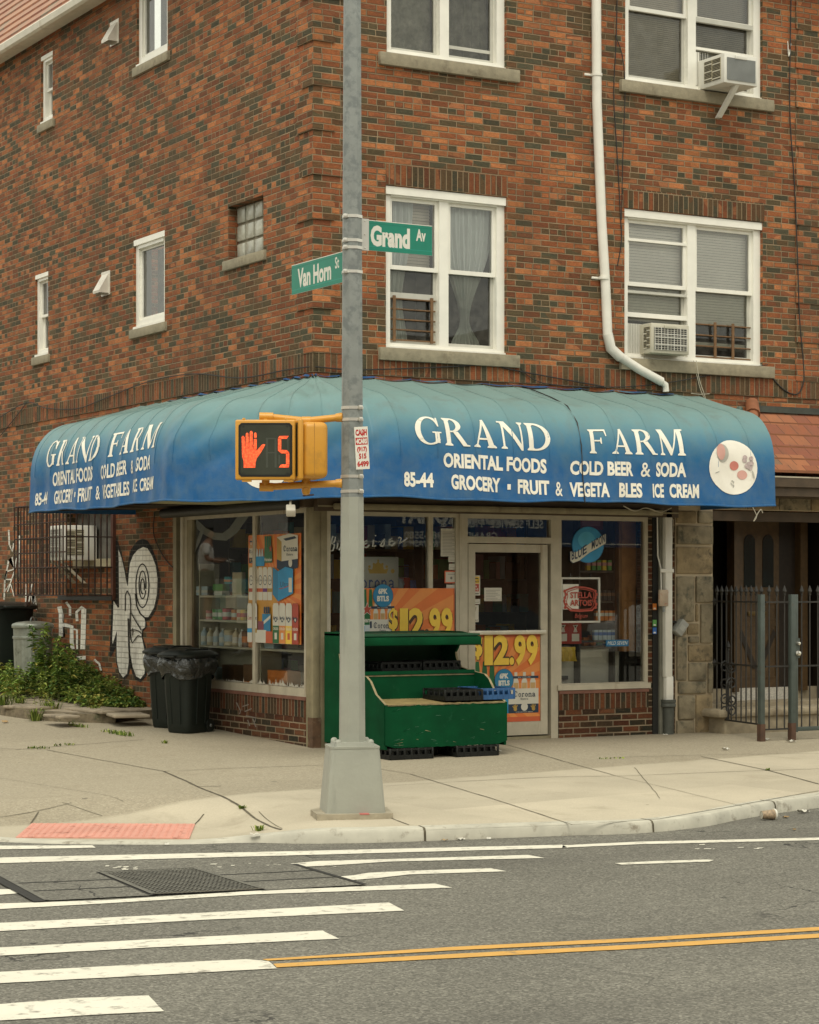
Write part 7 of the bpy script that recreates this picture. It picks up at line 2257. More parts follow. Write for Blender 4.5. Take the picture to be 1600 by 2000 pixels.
def fs_(pts): return [((x - 424) / 316 * hw, (508 - y) / 310 * hw) for x, y in pts]      # from the enlarged photograph
for pts in ([(430, 385), (452, 385), (452, 690), (430, 690)], [(520, 385), (542, 385), (542, 690), (520, 690)], [(452, 385), (520, 385), (520, 400), (452, 400)], [(452, 530), (520, 530), (520, 545), (452, 545)], [(650, 390), (668, 390), (668, 520), (650, 520)], [(560, 560), (578, 560), (578, 660), (560, 660)]):
    f1.fpoly(fs_(pts), LEDOFF)
for sx in (-1, 1):
    for sz in (-1, 1): f1.fcirc(sx * hw * .72, sz * hw * .78, .007, LENSB, n=8)
# hand: palm and wrist, four fingers, thumb
f1.fpoly(fs_([(178, 500), (325, 500), (345, 545), (330, 610), (322, 640), (318, 692), (198, 692), (196, 620), (182, 580)]), LED)
for pts in ([(176, 380), (184, 366), (198, 366), (208, 380), (214, 500), (180, 505)], [(220, 345), (228, 334), (240, 334), (248, 346), (252, 505), (216, 505)], [(262, 328), (270, 315), (284, 315), (292, 328), (292, 505), (256, 505)], [(304, 398), (334, 398), (334, 505), (298, 505)], [(306, 345), (314, 332), (326, 332), (334, 345), (332, 388), (308, 388)],
            [(322, 560), (328, 520), (352, 498), (388, 455), (408, 450), (424, 455), (400, 500), (362, 560), (338, 590)]):
    f1.fpoly(fs_(pts), LED)
for pts in ([(556, 388), (574, 366), (668, 366), (648, 396), (590, 396)], [(556, 392), (590, 400), (590, 505), (556, 520)], [(560, 520), (594, 508), (646, 512), (674, 536), (640, 546), (588, 544)], [(674, 540), (674, 660), (640, 655), (640, 550)], [(564, 690), (588, 658), (642, 658), (674, 668), (668, 690)]):
    f1.fpoly(fs_(pts), LED)
f1.build("display", sg)
# second housing, seen from its side, turned to the other crossing
c2 = PT(604, 881, .02); hw2 = 60 / FPX * pdep
M2 = Matrix(((ax_r.x, ax_f.x, 0, c2.x), (ax_r.y, ax_f.y, 0, c2.y), (0, 0, 1, c2.z), (0, 0, 0, 1))) @ Matrix.Rotation(radians(14), 4, 'Z')
h2 = MB(M2)
h2.rbox(-.085, .105, -hw2 * .9, hw2 * .9, -hw2 * .92, hw2 * .90, SY, .045, seg=4); h2.rbox(-.125, -.085, -hw2, hw2, -hw2, hw2, SY, .02, seg=3)
h2.box(-.004, .0, -hw2 * .905, -hw2 * .90, -hw2 * .86, hw2 * .86, plain("signal_seam", (.40, .19, .03), .5))
h2.build("housing", sg)
f2 = MB(M2); f2.box(-.129, -.125, -hw2 * .86, hw2 * .86, -hw2 * .86, hw2 * .86, LENSB); f2.build("display", sg)

# CASH sticker sign on the pole
cs_ = MB(Matrix(((ax_r.x, ax_f.x, 0, PT(696, 917, -.10).x), (ax_r.y, ax_f.y, 0, PT(696, 917, -.10).y), (0, 0, 1, PT(696, 917, -.10).z), (0, 0, 0, 1))) @ Matrix.Rotation(radians(-3), 4, 'Y'))
w_, h_ = 26.5 / FPX * (pdep - .1), 83 / FPX * (pdep - .1)
CRED = plain("cash_red", (.46, .025, .02), .5)
cs_.box(0, w_, 0, .002, 0, h_, SWHITE); cs_.k = 1
cs_.ftext("CA$H", w_ * .08, w_ * .92, h_ * .79, h_ * .94, CRED, .06); cs_.frect(w_ * .06, w_ * .94, h_ * .575, h_ * .745, CRED); cs_.ftext("4CARS", w_ * .10, w_ * .90, h_ * .60, h_ * .72, SWHITE, .06)
cs_.ftext("(917)", w_ * .14, w_ * .86, h_ * .42, h_ * .53, CRED, .05); cs_.ftext("515", w_ * .24, w_ * .80, h_ * .245, h_ * .37, CRED, .05); cs_.ftext("6499", w_ * .10, w_ * .95, h_ * .06, h_ * .19, CRED, .05)
cs_.build("cash_sign", None, "small white sign with red CASH 4 CARS lettering stuck to the pole", "sign")
# ------------------------------------------------------------------ produce stand and its trays
GREEN = plain("stand_green", (.0008, .050, .017), .75, var=.22, scale=4, dirt=(.012, .075, .035), dirt_at=.62, dscale=9, spec=.12)
GREEND = plain("stand_green_inside", (.006, .060, .024), .6, var=.25, scale=5)
PLY = plain("worn_plywood", (.26, .19, .075), .8, var=.25, scale=9, dirt=(.085, .085, .03), dirt_at=.56, dscale=6)
RAW = plain("chipped_edge", (.27, .22, .12), .8, var=.3, scale=20)
SX0, SX1 = .02, 1.37
st = thing("produce_stand", "empty green wooden produce stand with stepped shelves outside the shop", "produce stand", ((SX0 + SX1) / 2, -.8, .03))
sidep = [(-.2, .07), (-1.42, .07), (-1.42, .49), (-1.36, .52), (-1.24, .58), (-1.13, .70), (-1.05, .745), (-.80, .77), (-.60, .80), (-.52, .88), (-.50, .95), (-.56, 1.02), (-.93, 1.03), (-.95, 1.06), (-.92, 1.12), (-.60, 1.16), (-.2, 1.16)]
for x in (SX0, SX1 - .022):
    mb = MB(); mb.prism(sidep, x, x + .022, GREEN, axis='x')
    e = [p for p in sidep[2:11]]
    for i in range(len(e) - 1):
        (y0, z0), (y1, z1) = e[i], e[i + 1]
        mb.add([(x - .001, y0, z0 + .002), (x + .023, y0, z0 + .002), (x + .023, y1, z1 + .002), (x - .001, y1, z1 + .002)], [(0, 1, 2, 3)], RAW)
    mb.build("side_panel", st)
mb = MB()
def wavy_panel(x0, x1, y, z0, z1, m, amp=.010):
    n = 40
    vs = [(x0 + (x1 - x0) * i / n, y + .004 * sin(i * .7), z0 - amp * abs(mnoise.noise(Vector((i * .3, 1, 2)))) + (.03 * (1 - min(1, i / 3, (n - i) / 3)))) for i in range(n + 1)]
    vt = [(x0 + (x1 - x0) * i / n, y + .003 * sin(i * .4), z1 + amp * .5 * mnoise.noise(Vector((i * .4, 5, 2)))) for i in range(n + 1)]
    mb.add(vs + vt, [(i, i + 1, n + 2 + i, n + 1 + i) for i in range(n)], m, True)
    mb.add([(v[0], v[1] + .02, v[2]) for v in vs + vt], [(n + 1 + i, n + 2 + i, i + 1, i) for i in range(n)], m, True)
    mb.add(vt + [(v[0], v[1] + .02, v[2]) for v in vt], [(i, i + 1, n + 2 + i, n + 1 + i) for i in range(n)], RAW, False)
    mb.add(vs + [(v[0], v[1] + .02, v[2]) for v in vs], [(n + 1 + i, n + 2 + i, i + 1, i) for i in range(n)], m, False)
wavy_panel(SX0 - .004, SX1 + .004, -1.432, .085, .488, GREEN)
SCR = plain("scuff", (.05, .15, .09), .8, var=.4, scale=30)
rs2 = random.Random(8)
for i in range(26):
    x, z = rs2.uniform(.08, 1.28), rs2.choice((rs2.uniform(.10, .16), rs2.uniform(.12, .46))); l, t = rs2.uniform(.015, .10), rs2.uniform(-.25, .25); w = rs2.uniform(.0012, .004)
    mb.add([(x, -1.4375, z), (x + l, -1.4375, z + l * t), (x + l * .9, -1.4375, z + l * t + w), (x + l * .2, -1.4375, z + w)], [(0, 1, 2, 3)], SCR if i % 4 else RAW)
mb.build("front_panel", st)
mb = MB()
n = 50
fr_ = [(SX0 + .02 + (SX1 - SX0 - .04) * i / n, -1.440 - .012 * mnoise.noise(Vector((i * .35, 3, 1))), .492 + .006 * mnoise.noise(Vector((i * .5, 8, 1)))) for i in range(n + 1)]
bk_ = [(SX0 + .022 + (SX1 - SX0 - .044) * i / n, -.86, .515) for i in range(n + 1)]
mb.add(fr_ + bk_, [(i, i + 1, n + 2 + i, n + 1 + i) for i in range(n)], PLY, True)
mb.add(fr_ + [(p[0], p[1] + .004, p[2] - .012) for p in fr_], [(n + 1 + i, n + 2 + i, i + 1, i) for i in range(n)], RAW)
mb.build("lower_shelf", st)
mb = MB(); mb.box(SX0 + .022, SX1 - .022, -.86, -.84, .50, .735, GREEN); mb.box(SX0 + .022, SX1 - .022, -.865, -.838, .735, .748, RAW); mb.build("riser", st)
mb = MB(); mb.box(SX0 + .022, SX1 - .022, -.84, -.2, .745, .765, GREEN); mb.box(SX0 + .022, SX1 - .022, -.875, -.845, .752, .785, GREEN); mb.build("upper_shelf", st)
mb = MB(); mb.box(SX0 + .022, SX1 - .022, -.22, -.2, .07, 1.16, GREEND); mb.build("back_panel", st)
mb = MB()
mb.rbox(SX0 - .005, SX1 + .005, -.96, -.935, 1.035, 1.115, GREEN, .008)
mb.box(SX0, SX1, -.935, -.20, 1.125, 1.145, GREEND); mb.box(SX0 + .02, SX1 - .02, -.90, -.88, 1.115, 1.135, GREEN)
mb.build("top_board", st)

TRB, TRBL = plain("tray_black", (.008, .009, .008), .5, var=.2, spec=.3), plain("tray_blue", (.022, .085, .22), .45, var=.15)
def tray(loc, rot, w, d, h, m, label, group="plastic bottle trays on the produce stand"):
    M = frame(loc, rot); mb = MB(M)
    mb.box(-w / 2, w / 2, -d / 2, d / 2, 0, .012, m)
    nx, ny = 6, 4
    for i in range(nx + 1):
        x = -w / 2 + w * i / nx
        for y in (-d / 2, d / 2): mb.rbox(x - .011, x + .011, y - .008, y + .008, 0, h, m, .004, seg=1)
        if 0 < i < nx: mb.box(x - .003, x + .003, -d / 2, d / 2, .0, h * .72, m)
    for j in range(ny + 1):
        y = -d / 2 + d * j / ny
        for x in (-w / 2, w / 2): mb.rbox(x - .008, x + .008, y - .011, y + .011, 0, h, m, .004, seg=1)
        if 0 < j < ny: mb.box(-w / 2, w / 2, y - .003, y + .003, .0, h * .70, m)
    for y0, y1 in ((-d / 2 - .006, -d / 2 + .006), (d / 2 - .006, d / 2 + .006)):
        mb.box(-w / 2, w / 2, y0, y1, 0, h * .42, m); mb.box(-w / 2, w / 2, y0, y1, h * .80, h, m)
    for x0, x1 in ((-w / 2 - .006, -w / 2 + .006), (w / 2 - .006, w / 2 + .006)):
        mb.box(x0, x1, -d / 2, d / 2, 0, h * .42, m); mb.box(x0, x1, -d / 2, d / 2, h * .80, h, m)
    for i in range(nx):
        for j in range(ny):
            cx_, cy_ = -w / 2 + w * (i + .5) / nx, -d / 2 + d * (j + .5) / ny
            mb.lathe([(w / nx * .40, h * .30), (w / nx * .42, h * .74), (w / nx * .36, h * .74), (w / nx * .34, h * .3)], m, 8, (cx_, cy_))
    return mb.build("bottle_tray", None, label, "tray", group)
x, y = G(870, 1366, .512); tray((x + .06, -1.17, .512), radians(-4), .40, .46, .105, TRB, "black plastic bottle tray on the stand's lower shelf beside the blue one")
tray((x + .455, -1.15, .512), radians(-2), .36, .46, .11, TRBL, "blue plastic bottle tray on the stand's lower shelf")
tray((.60, -.55, .767), 0, .44, .34, .10, TRB, "dark tray at the left in the stand's shaded upper shelf")
tray((1.05, -.56, .767), .03, .42, .34, .105, TRB, "dark tray at the right in the stand's shaded upper shelf")
for k_, (x, y) in enumerate(((.28, -1.30), (1.02, -1.29))):
    tray((x, y, zs(x, y)), 0, .46, .34, .105, TRB, ["black tray propping up the left end of the produce stand", "black tray propping up the right end of the produce stand"][k_])
tray((.32, -.45, zs(.3, -.4)), 0, .46, .34, .105, TRB, "black tray under the back left of the produce stand"); tray((1.02, -.45, zs(1, -.4)), 0, .46, .34, .105, TRB, "black tray under the back right of the produce stand")
rl = random.Random(9)
LEAFD = plain("dry_leaf", (.20, .13, .05), .8, var=.3); TRASH = plain("litter_white", (.55, .53, .46), .7, var=.1); TRASHO = plain("litter_tan", (.36, .24, .11), .8, var=.2)
def litter(px, py, s, m, label, dz=.004, road=False):
    x, y, z = (*G(px, py, -.2), -.2) if road else SW(px, py)
    mb = MB(frame((x, y, z + dz), rl.uniform(0, 6)))
    n = 4
    mb.grid(lambda a, b: ((a - .5) * s, (b - .5) * s * .6, s * .18 * (sin(a * 5 + s * 90) ** 2 + .5 * sin(b * 7) ** 2)), 6, 5, m)
    return mb.build("litter_scrap", None, label, "litter", "scraps of litter on the pavement")
for px, py, s, m, lb, rd in ((752, 1468, .10, LEAFD, "curled brown leaf at the left foot of the produce stand", 0), (758, 1478, .07, TRASHO, "tan scrap beside the curled leaf under the stand", 0), (928, 1464, .06, TRASH, "small white scrap in front of the stand's right tray", 0), (975, 1468, .05, TRASH, "crumpled wrapper by the right foot of the stand", 0),
                             (1497, 1446, .08, TRASH, "white paper scrap at the foot of the left gate post", 0), (1546, 1450, .10, TRASH, "flat white scrap at the foot of the right gate post", 0), (1300, 1436, .05, TRASH, "white scrap at the foot of the rain pipe", 0), (1418, 1465, .09, TRASH, "thin white scrap on the pavement before the stone steps", 0),
                             (1570, 1588, .10, TRASH, "torn white paper in the gutter right of the cup", 1), (1535, 1598, .06, TRASHO, "tan scrap in the gutter beside the torn paper", 1), (900, 1641, .06, TRASH, "white scrap at the kerb right of the pole", 1), (868, 1643, .05, TRASHO, "orange brown scrap at the kerb right of the pole", 1), (955, 1640, .05, TRASH, "pale scrap at the kerb face", 1), (498, 1632, .07, TRASH, "white bit beside the weeds at the kerb joint", 0), (326, 1651, .05, TRASH, "white bit in the gutter below the tactile panel", 1), (1552, 1622, .04, LEAFD, "dark bit on the road right of the cup", 1), (10, 1412, .10, TRASHO, "orange leaf scrap by the bed curb at the left", 0), (410, 1425, .06, LEAFD, "brown leaf beside the front bin's wheel", 0)):
    litter(px, py, s, m, lb, road=bool(rd))
# paper cup lying by the kerb
x, y = G(1500, 1602, -.2)
Mc = frame((x, y, -.2 + .042), radians(-12)) @ Matrix.Rotation(radians(90), 4, 'Y')
mb = MB(Mc); mb.lathe([(.030, -.055), (.030, -.055), (.041, .055), (.0385, .055), (.028, -.05)], plain("cup_print", (.30, .22, .14), .6, var=.5, scale=50), 20)
cupo = mb.build("paper_cup", None, "brown printed paper cup with white lid lying in the gutter", "cup")
mb = MB(Mc); mb.lathe([(.045, .050), (.046, .060), (.040, .068), (0, .066)], plain("cup_lid", (.66, .64, .56), .5), 20); mb.build("lid", cupo)
mb = MB(Mc); mb.lathe([(0, -.0556), (.029, -.0556)], plain("cup_base", (.60, .56, .46), .7), 20); mb.build("base", cupo)

# ------------------------------------------------------------------ bins
BIN = plain("bin_plastic", (.009, .013, .010), .5, var=.15, scale=5, spec=.3); BINL = plain("bin_lid", (.010, .013, .011), .4, var=.2, dirt=(.05, .05, .045), dirt_at=.62, dscale=5, spec=.4)
def bag_mat():
    m, nt, b = new_mat("bin_bag"); k = NT(nt); p = k.pos()
    b.inputs["Base Color"].default_value = (.016, .019, .018, 1); b.inputs["Roughness"].default_value = .20; b.inputs["Specular IOR Level"].default_value = .9
    v = k.n("ShaderNodeTexVoronoi", feature='DISTANCE_TO_EDGE'); v.inputs["Scale"].default_value = 9; k.l(p, v.inputs["Vector"])
    k.bump(k.math('ADD', v.outputs["Distance"], k.math('MULTIPLY', k.noise(p, 14, 4, .6, 1.5), .5)), .035, 1, b)
    return m
BAGM = bag_mat()
def sq(a, hw_, hd_, e=4.5):
    c, s = cos(a), sin(a)
    r_ = (abs(c) ** e + abs(s) ** e) ** (-1 / e)
    return hw_ * c * r_, hd_ * s * r_
def bin_(loc, rot, label, seed=0):
    t = thing("trash_bin", label, "trash bin", loc, "black lidded bins by the side window", 0)
    M = frame(loc, rot)
    mb = MB(M); N_ = 56
    pr = [(.195, .0), (.205, .015), (.215, .10), (.238, .45), (.252, .70), (.262, .74), (.275, .745), (.275, .80), (.262, .80)]
    def P(i, j):
        a = 2 * pi * i
        k_ = int(round(j * (len(pr) - 1))); r_, z = pr[k_]
        # two shallow arched panels on each face
        x, y = sq(a, r_, r_ * 1.04)
        groove = 0
        if .09 < z < .6:
            q = (a % (pi / 2)) / (pi / 2)
            groove = .012 * (1 - smooth(.03, .09, abs(abs(q - .5) - .22)))
        s_ = 1 - groove / r_
        return (x * s_, y * s_, z)
    mb.grid(P, N_, len(pr), BIN, closed=True)
    mb.add([P(i / N_, 0) for i in range(N_)], [tuple(range(N_ - 1, -1, -1))], BIN)
    for f_ in range(4):
        R_ = Matrix.Rotation(f_ * pi / 2, 4, 'Z')
        pts = []
        for k_ in range(13):
            a = pi * k_ / 12; pts.append(R_ @ Vector((.086 * cos(a), -(.2505 + .008 * sin(a)), .58 + .07 * sin(a))))
        pts = [R_ @ Vector((.075, -.222, .10))] + pts + [R_ @ Vector((-.075, -.222, .10))]
        mb.tube(pts, .008, BIN, 6)
    mb.build("body", t)
    mb = MB(M); rb = random.Random(seed)
    ph = [rb.uniform(0, 6) for _ in range(6)]
    def Q(i, j):
        a = 2 * pi * i
        z = .845 - .225 * j + .035 * j * sin(3 * a + ph[0]) + .012 * j * sin(5 * a + ph[1])
        r_ = .290 + .034 * sin(pi * min(1, j * 1.15)) - .020 * j + .010 * sin(5 * a + ph[2] + 4 * j) * j + .006 * sin(13 * a + ph[3] - 5 * j) * (j > .05)
        x, y = sq(a, r_, r_ * 1.03); return (x, y, z)
    mb.grid(Q, 110, 14, BAGM, closed=True); mb.build("bag", t)
    mb = MB(M)
    lid = [(.300, .842), (.318, .845), (.322, .868), (.300, .885), (.262, .905), (.20, .918), (.10, .925), (0, .926)]
    def Lp(i, j):
        a = 2 * pi * i; k_ = int(round(j * (len(lid) - 1))); r_, z = lid[k_]
        x, y = sq(a, r_ + 1e-5, (r_ + 1e-5) * 1.05); return (x, y, z + (.012 * (abs(x) < r_ * .5) if .1 < r_ < .29 else 0))
    mb.grid(Lp, N_, len(lid), BINL, closed=True)
    mb.rbox(-.10, .10, .30, .40, .845, .875, BINL, .012); mb.rbox(-.11, .11, -.385, -.30, .842, .862, BINL, .01)
    for x in (-.15, 0, .15): mb.rbox(x - .022, x + .022, -.20, .20, .918, .934, BINL, .008)
    mb.build("lid", t)
    for sx in (-1, 1):
        mb = MB(M @ Matrix.Translation((sx * .205, .185, .075)) @ Matrix.Rotation(radians(90), 4, 'Y')); mb.lathe([(.0, -.022), (.072, -.022), (.075, -.012), (.075, .012), (.072, .022), (0, .022)], BINL, 20); mb.lathe([(.02, .022), (.018, .027), (0, .028)], GALV, 10); mb.build("wheel", t)
    t.scale = (.83, .83, .955)
    return t
p1 = SW(396, 1428); bin_((p1[0] - .18, p1[1] - .02, zs(p1[0] - .18, p1[1])), radians(-68), "black trash bin with a bag under its lid, the front one by the side window", 1)
p2 = SW(353, 1419); bin_((p2[0] - .10, p2[1] + .0, zs(p2[0] - .1, p2[1])), radians(-62), "black trash bin standing behind the front bin, nearer the graffiti", 2)
# steel can and the big black bin in the weeds
a, ztop = L(64, 1218, .40)
gzb = zs(-.4, a) + RAISE
sc_ = thing("steel_can", "old galvanised steel trash can with a lid among the weeds", "trash can", (-.40, a, gzb))
CANM = plain("can_zinc", (.27, .29, .25), .42, metal=.5, var=.2, scale=7, dirt=(.15, .16, .13), dirt_at=.55, dscale=8)
mb = MB(); hh = ztop - gzb
def Cn(i, j):
    an = 2 * pi * i; r_ = .215 + .03 * j; r_ += .004 * (sin(an * 24) > .2) * (.08 < j < .8); return (-.40 + r_ * cos(an), a + r_ * sin(an), gzb + (hh - .03) * j)
mb.grid(Cn, 120, 14, CANM, closed=True); mb.lathe([(.249, gzb + hh * .78), (.254, gzb + hh * .80), (.249, gzb + hh * .82)], CANM, 40, (-.40, a)); mb.build("body", sc_)
mb = MB(); mb.lathe([(.258, ztop - .055), (.262, ztop - .05), (.262, ztop - .015), (.25, ztop), (.20, ztop + .018), (.08, ztop + .032), (0, ztop + .035)], CANM, 40, (-.40, a)); mb.tube([(-.40 + .05 * cos(q), a + .06 * cos(q), ztop + .035 + .045 * sin(q)) for q in [pi * i / 8 for i in range(9)]], .008, GALV, 6); mb.build("lid", sc_)
a2, zt2 = L(8, 1178, .45); gz2 = zs(-.45, a2) + RAISE
bb_ = thing("black_bin", "large black wheeled bin at the left edge beside the steel can", "trash bin", (-.45, a2, gz2))
mb = MB(); h2_ = zt2 - gz2
mb.grid(lambda i, j: ((lambda xy: (-.45 + xy[0], a2 + xy[1], gz2 + (h2_ - .07) * j))(sq(2 * pi * i, .26 + .07 * j, .26 + .07 * j))), 40, 6, BIN, closed=True); mb.build("body", bb_)
mb = MB()
def Lb(i, j):
    pr = [(.35, h2_ - .08), (.375, h2_ - .07), (.375, h2_ - .03), (.33, h2_ - .005), (.2, h2_ + .015), (0.001, h2_ + .02)]
    r_, z = pr[int(round(j * 5))]; x, y = sq(2 * pi * i, r_, r_ * 1.05); return (-.45 + x, a2 + y, gz2 + z)
mb.grid(Lb, 40, 6, BINL, closed=True); mb.rbox(-.60, -.30, a2 - .47, a2 - .36, gz2 + h2_ - .06, gz2 + h2_ - .03, BINL, .01); mb.build("lid", bb_)

# ------------------------------------------------------------------ iron fence and gate before the entrance
IRB, IRG = plain("fence_black", (.022, .020, .017), .55, var=.3), plain("fence_green_grey", (.055, .070, .062), .5, var=.2, dirt=(.075, .035, .018), dirt_at=.62, dscale=7)
GY = -1.24
def gz_(py): return R(1500, py, -GY)[1]
zr1, zr2, zr3, ztip, zpost = gz_(1176), gz_(1302), gz_(1425), gz_(1146), gz_(1161)
def finial(mb, x, y, z, m):
    mb.tube([(x, y, z), (x, y, z + .035), (x, y, z + .05), (x, y, z + .08), (x, y, z + .115)], [.009, .012, .024, .016, .002], m, 6)
    mb.tube([(x - .026, y, z + .062), (x, y, z + .045), (x + .026, y, z + .062)], .007, m, 5); mb.tube([(x - .012, y, z + .02), (x + .012, y, z + .02)], .012, m, 6)
def picket_run(mb, A, B, n, zbot, zrail, m, zb1=None):
    for i in range(n):
        p = A.lerp(B, (i + .5) / n); mb.tube([(p.x, p.y, zbot), (p.x, p.y, ztip - .10)], .0085, m, 5); finial(mb, p.x, p.y, ztip - .10, m)
    for z in zrail: mb.tube([(A.x, A.y, z), (B.x, B.y, z)], .012, m, 4)
pA, pB = Vector((4.98, -.04)), Vector((4.70, GY)); gx = lambda px: R(px, 1300, -GY)[0]
fn = thing("iron_fence", "low black iron fence of finialed pickets running from the stone to the first gate post", "fence", (4.84, -.65, 0))
mb = MB(); picket_run(mb, pA, pB, 10, zr3 + .05, (zr1, zr2, zr3 + .05), IRB); mb.build("pickets", fn)
mb = MB()
sy_ = -.30
cx_ = 4.92
for k_ in range(2):       # scrollwork panel
    for dz_, s_ in ((.98, 1), (.80, -1), (.62, 1), (.50, -1)):
        pts = [(cx_ + (.07 - .05 * q / 16) * cos(q * .55 + k_ * pi) * 1, sy_, dz_ + s_ * (.07 - .05 * q / 16) * sin(q * .55 + k_ * pi)) for q in range(17)]
        mb.tube([(p[0], p[1] - .12 * k_, p[2] - .25) for p in pts], .009, IRB, 5)
mb.tube([(cx_, sy_ - .06, .15), (cx_, sy_ - .06, .90)], .012, IRB, 5); finial(mb, cx_, sy_ - .06, .90, IRB)
mb.build("scrollwork", fn)
mb = MB()
for z in (zr1 + .0, zr2): mb.lathe([(.0, z - .05), (.03, z), (0, z + .05)], IRB, 4, (4.97, -.05))
mb.build("wall_fixing", fn)
for k_, px in enumerate((1487, 1547)):
    x = gx(px); mb = MB(); mb.rbox(x - .029, x + .029, GY - .029, GY + .029, zs(x, GY) - .02, zpost, IRG, .004); mb.box(x - .031, x + .031, GY - .031, GY + .031, zs(x, GY), .16, plain("post_rust", (.075, .038, .022), .8, var=.35))
    mb.build("gate_post", None, ["square steel gate post, the left of two, joined to the black fence", "square steel gate post, the right of two, beside the gate leaf"][k_], "gate post", "steel gate posts before the entrance")
xa_, xb_ = gx(1495), gx(1540)
f2_ = thing("fence_panel", "narrow fence panel of three pickets between the two gate posts", "fence", ((xa_ + xb_) / 2, GY, 0))
mb = MB(); picket_run(mb, Vector((xa_, GY)), Vector((xb_, GY)), 3, zr3, (zr1, zr2, zr3), IRB); mb.build("pickets", f2_)
gt = thing("iron_gate", "iron picket gate with a silver knob at the right edge", "gate", (gx(1580), GY, 0))
x0 = gx(1551)
mb = MB(); mb.rbox(x0, x0 + .042, GY - .02, GY + .02, .06, zpost, IRG, .004); mb.rbox(x0 + 1.05, x0 + 1.09, GY - .02, GY + .02, .06, zpost, IRG, .004)
mb.rbox(x0 + .042, x0 + 1.05, GY - .015, GY + .015, .07, .115, IRG, .004); mb.build("frame", gt)
mb = MB(); picket_run(mb, Vector((x0 + .05, GY)), Vector((x0 + 1.05, GY)), 9, .11, (zr1, zr2), IRB); mb.build("pickets", gt)
mb = MB(); zk = gz_(1277); mb.box(x0 - .01, x0 + .06, GY - .026, GY - .02, zk - .05, zk + .16, IRG)
for z, r_ in ((zk, .032), (zk + .105, .024)): mb.lathe([(r_ * .9, 0), (r_, .01), (r_ * .7, .03), (0, .036)], plain("knob_chrome", (.62, .60, .54), .25, metal=.9, var=.03), 14, M=Matrix.Translation((x0 + .03, GY - .026, z)) @ Matrix.Rotation(radians(90), 4, 'X'))
mb.build("knob", gt)

# ------------------------------------------------------------------ weeds
def leafm(name, c): return plain(name, tuple(q * 1.45 for q in c), .8, var=.35, scale=5, spec=.1)
LF = [leafm("weed_leaf", (.13, .19, .042)), leafm("weed_leaf_light", (.21, .25, .06)), leafm("weed_leaf_deep", (.07, .125, .036)), leafm("weed_leaf_yellow", (.27, .25, .065))]
STM = leafm("weed_stem", (.10, .11, .04))
rw = random.Random(12)
def leaf(mb, p, d, up, l, w, m):
    d = d.normalized(); s = d.cross(up)
    s = s.normalized() if s.length > 1e-4 else Vector((1, 0, 0))
    q1 = p + d * l * .4 + up * l * .10; q2 = p + d * l - up * l * .25
    mb.add([p, q1 + s * w, q2, q1 - s * w], [(0, 1, 2), (0, 2, 3)], m)
def stem(mb, x, y, z, h, m, lsize=.07, dens=1.0, lean=.25):
    ang = rw.uniform(0, 2 * pi); ln = rw.uniform(0, lean)
    tip = Vector((x + cos(ang) * ln * h, y + sin(ang) * ln * h, z + h)); mid = Vector((x, y, z + h * .5)) + Vector((cos(ang), sin(ang), 0)) * ln * h * .3
    pts = [Vector((x, y, z)), mid, tip]
    mb.tube(pts, [.004, .003, .0015], STM, 3, cap=False)
    n = int((6 + h * 34) * dens)
    for i in range(n):
        t = rw.uniform(.08, 1) ** .8
        p = pts[0].lerp(mid, t * 2) if t < .5 else mid.lerp(tip, t * 2 - 1)
        a = rw.uniform(0, 2 * pi); l = lsize * rw.uniform(.5, 1.2) * (1.15 - .5 * t)
        leaf(mb, p, Vector((cos(a), sin(a), rw.uniform(-.2, .7))), Vector((0, 0, 1)), l, l * .24, m if rw.random() < .75 else rw.choice(LF))
mb = MB()
for i in range(1500):
    v = rw.uniform(4.15, 10.5); o = abs(rw.gauss(0, .34 if v < 6 else .55)) + .04
    if o > (.62 if v < 5.6 else 1.0): continue
    hmax = .32 + .26 * math.exp(-((v - 6.3) / .7) ** 2) + .20 * math.exp(-((v - 8.0) / 1.0) ** 2)
    hmax *= smooth(4.0, 5.0, v) * .8 + .2
    h = hmax * (1 - .42 * o) * rw.uniform(.45, 1.05)
    x = -o; z = zs(x, v) + RAISE - .01
    stem(mb, x, v, z, max(.06, h), rw.choices(LF, (5, 4, 3, 1.2))[0], .105)
for i in range(320):         # low creeping growth and tufts on the slab
    v, o = rw.uniform(4.3, 9.5), rw.uniform(.1, 1.05)
    if mnoise.noise(Vector((v * 1.6, o * 2.5, 3))) < .05: continue
    stem(mb, -o, v, zs(-o, v) + RAISE - .01, rw.uniform(.04, .13), rw.choices(LF, (4, 5, 1, 3))[0], .05, .9)
mb.build("weeds", None, "dense green weeds growing along the foot of the side wall", "weeds", kind="stuff", origin=(-.4, 6.5, .2))
for k_, (px, py, h, lb) in enumerate(((78, 1335, .86, "tall feathery weed standing in front of the steel can"), (128, 1345, .80, "tall leafy weed just right of the steel can"))):
    dd = SW(px, py + 55); x, y = -.55, L(px, py, .55)[0]
    mb = MB(); z = zs(x, y) + RAISE - .01
    for j in range(7): stem(mb, x + rw.uniform(-.09, .09), y + rw.uniform(-.13, .13), z, h * rw.uniform(.72, 1.05), LF[2] if j % 2 else LF[0], .12, 1.5, .12)
    mb.build("tall_weed", None, lb, "weed", "tall weeds by the steel can", origin=(x, y, z))
GRS = leafm("grass_blade", (.075, .11, .022))
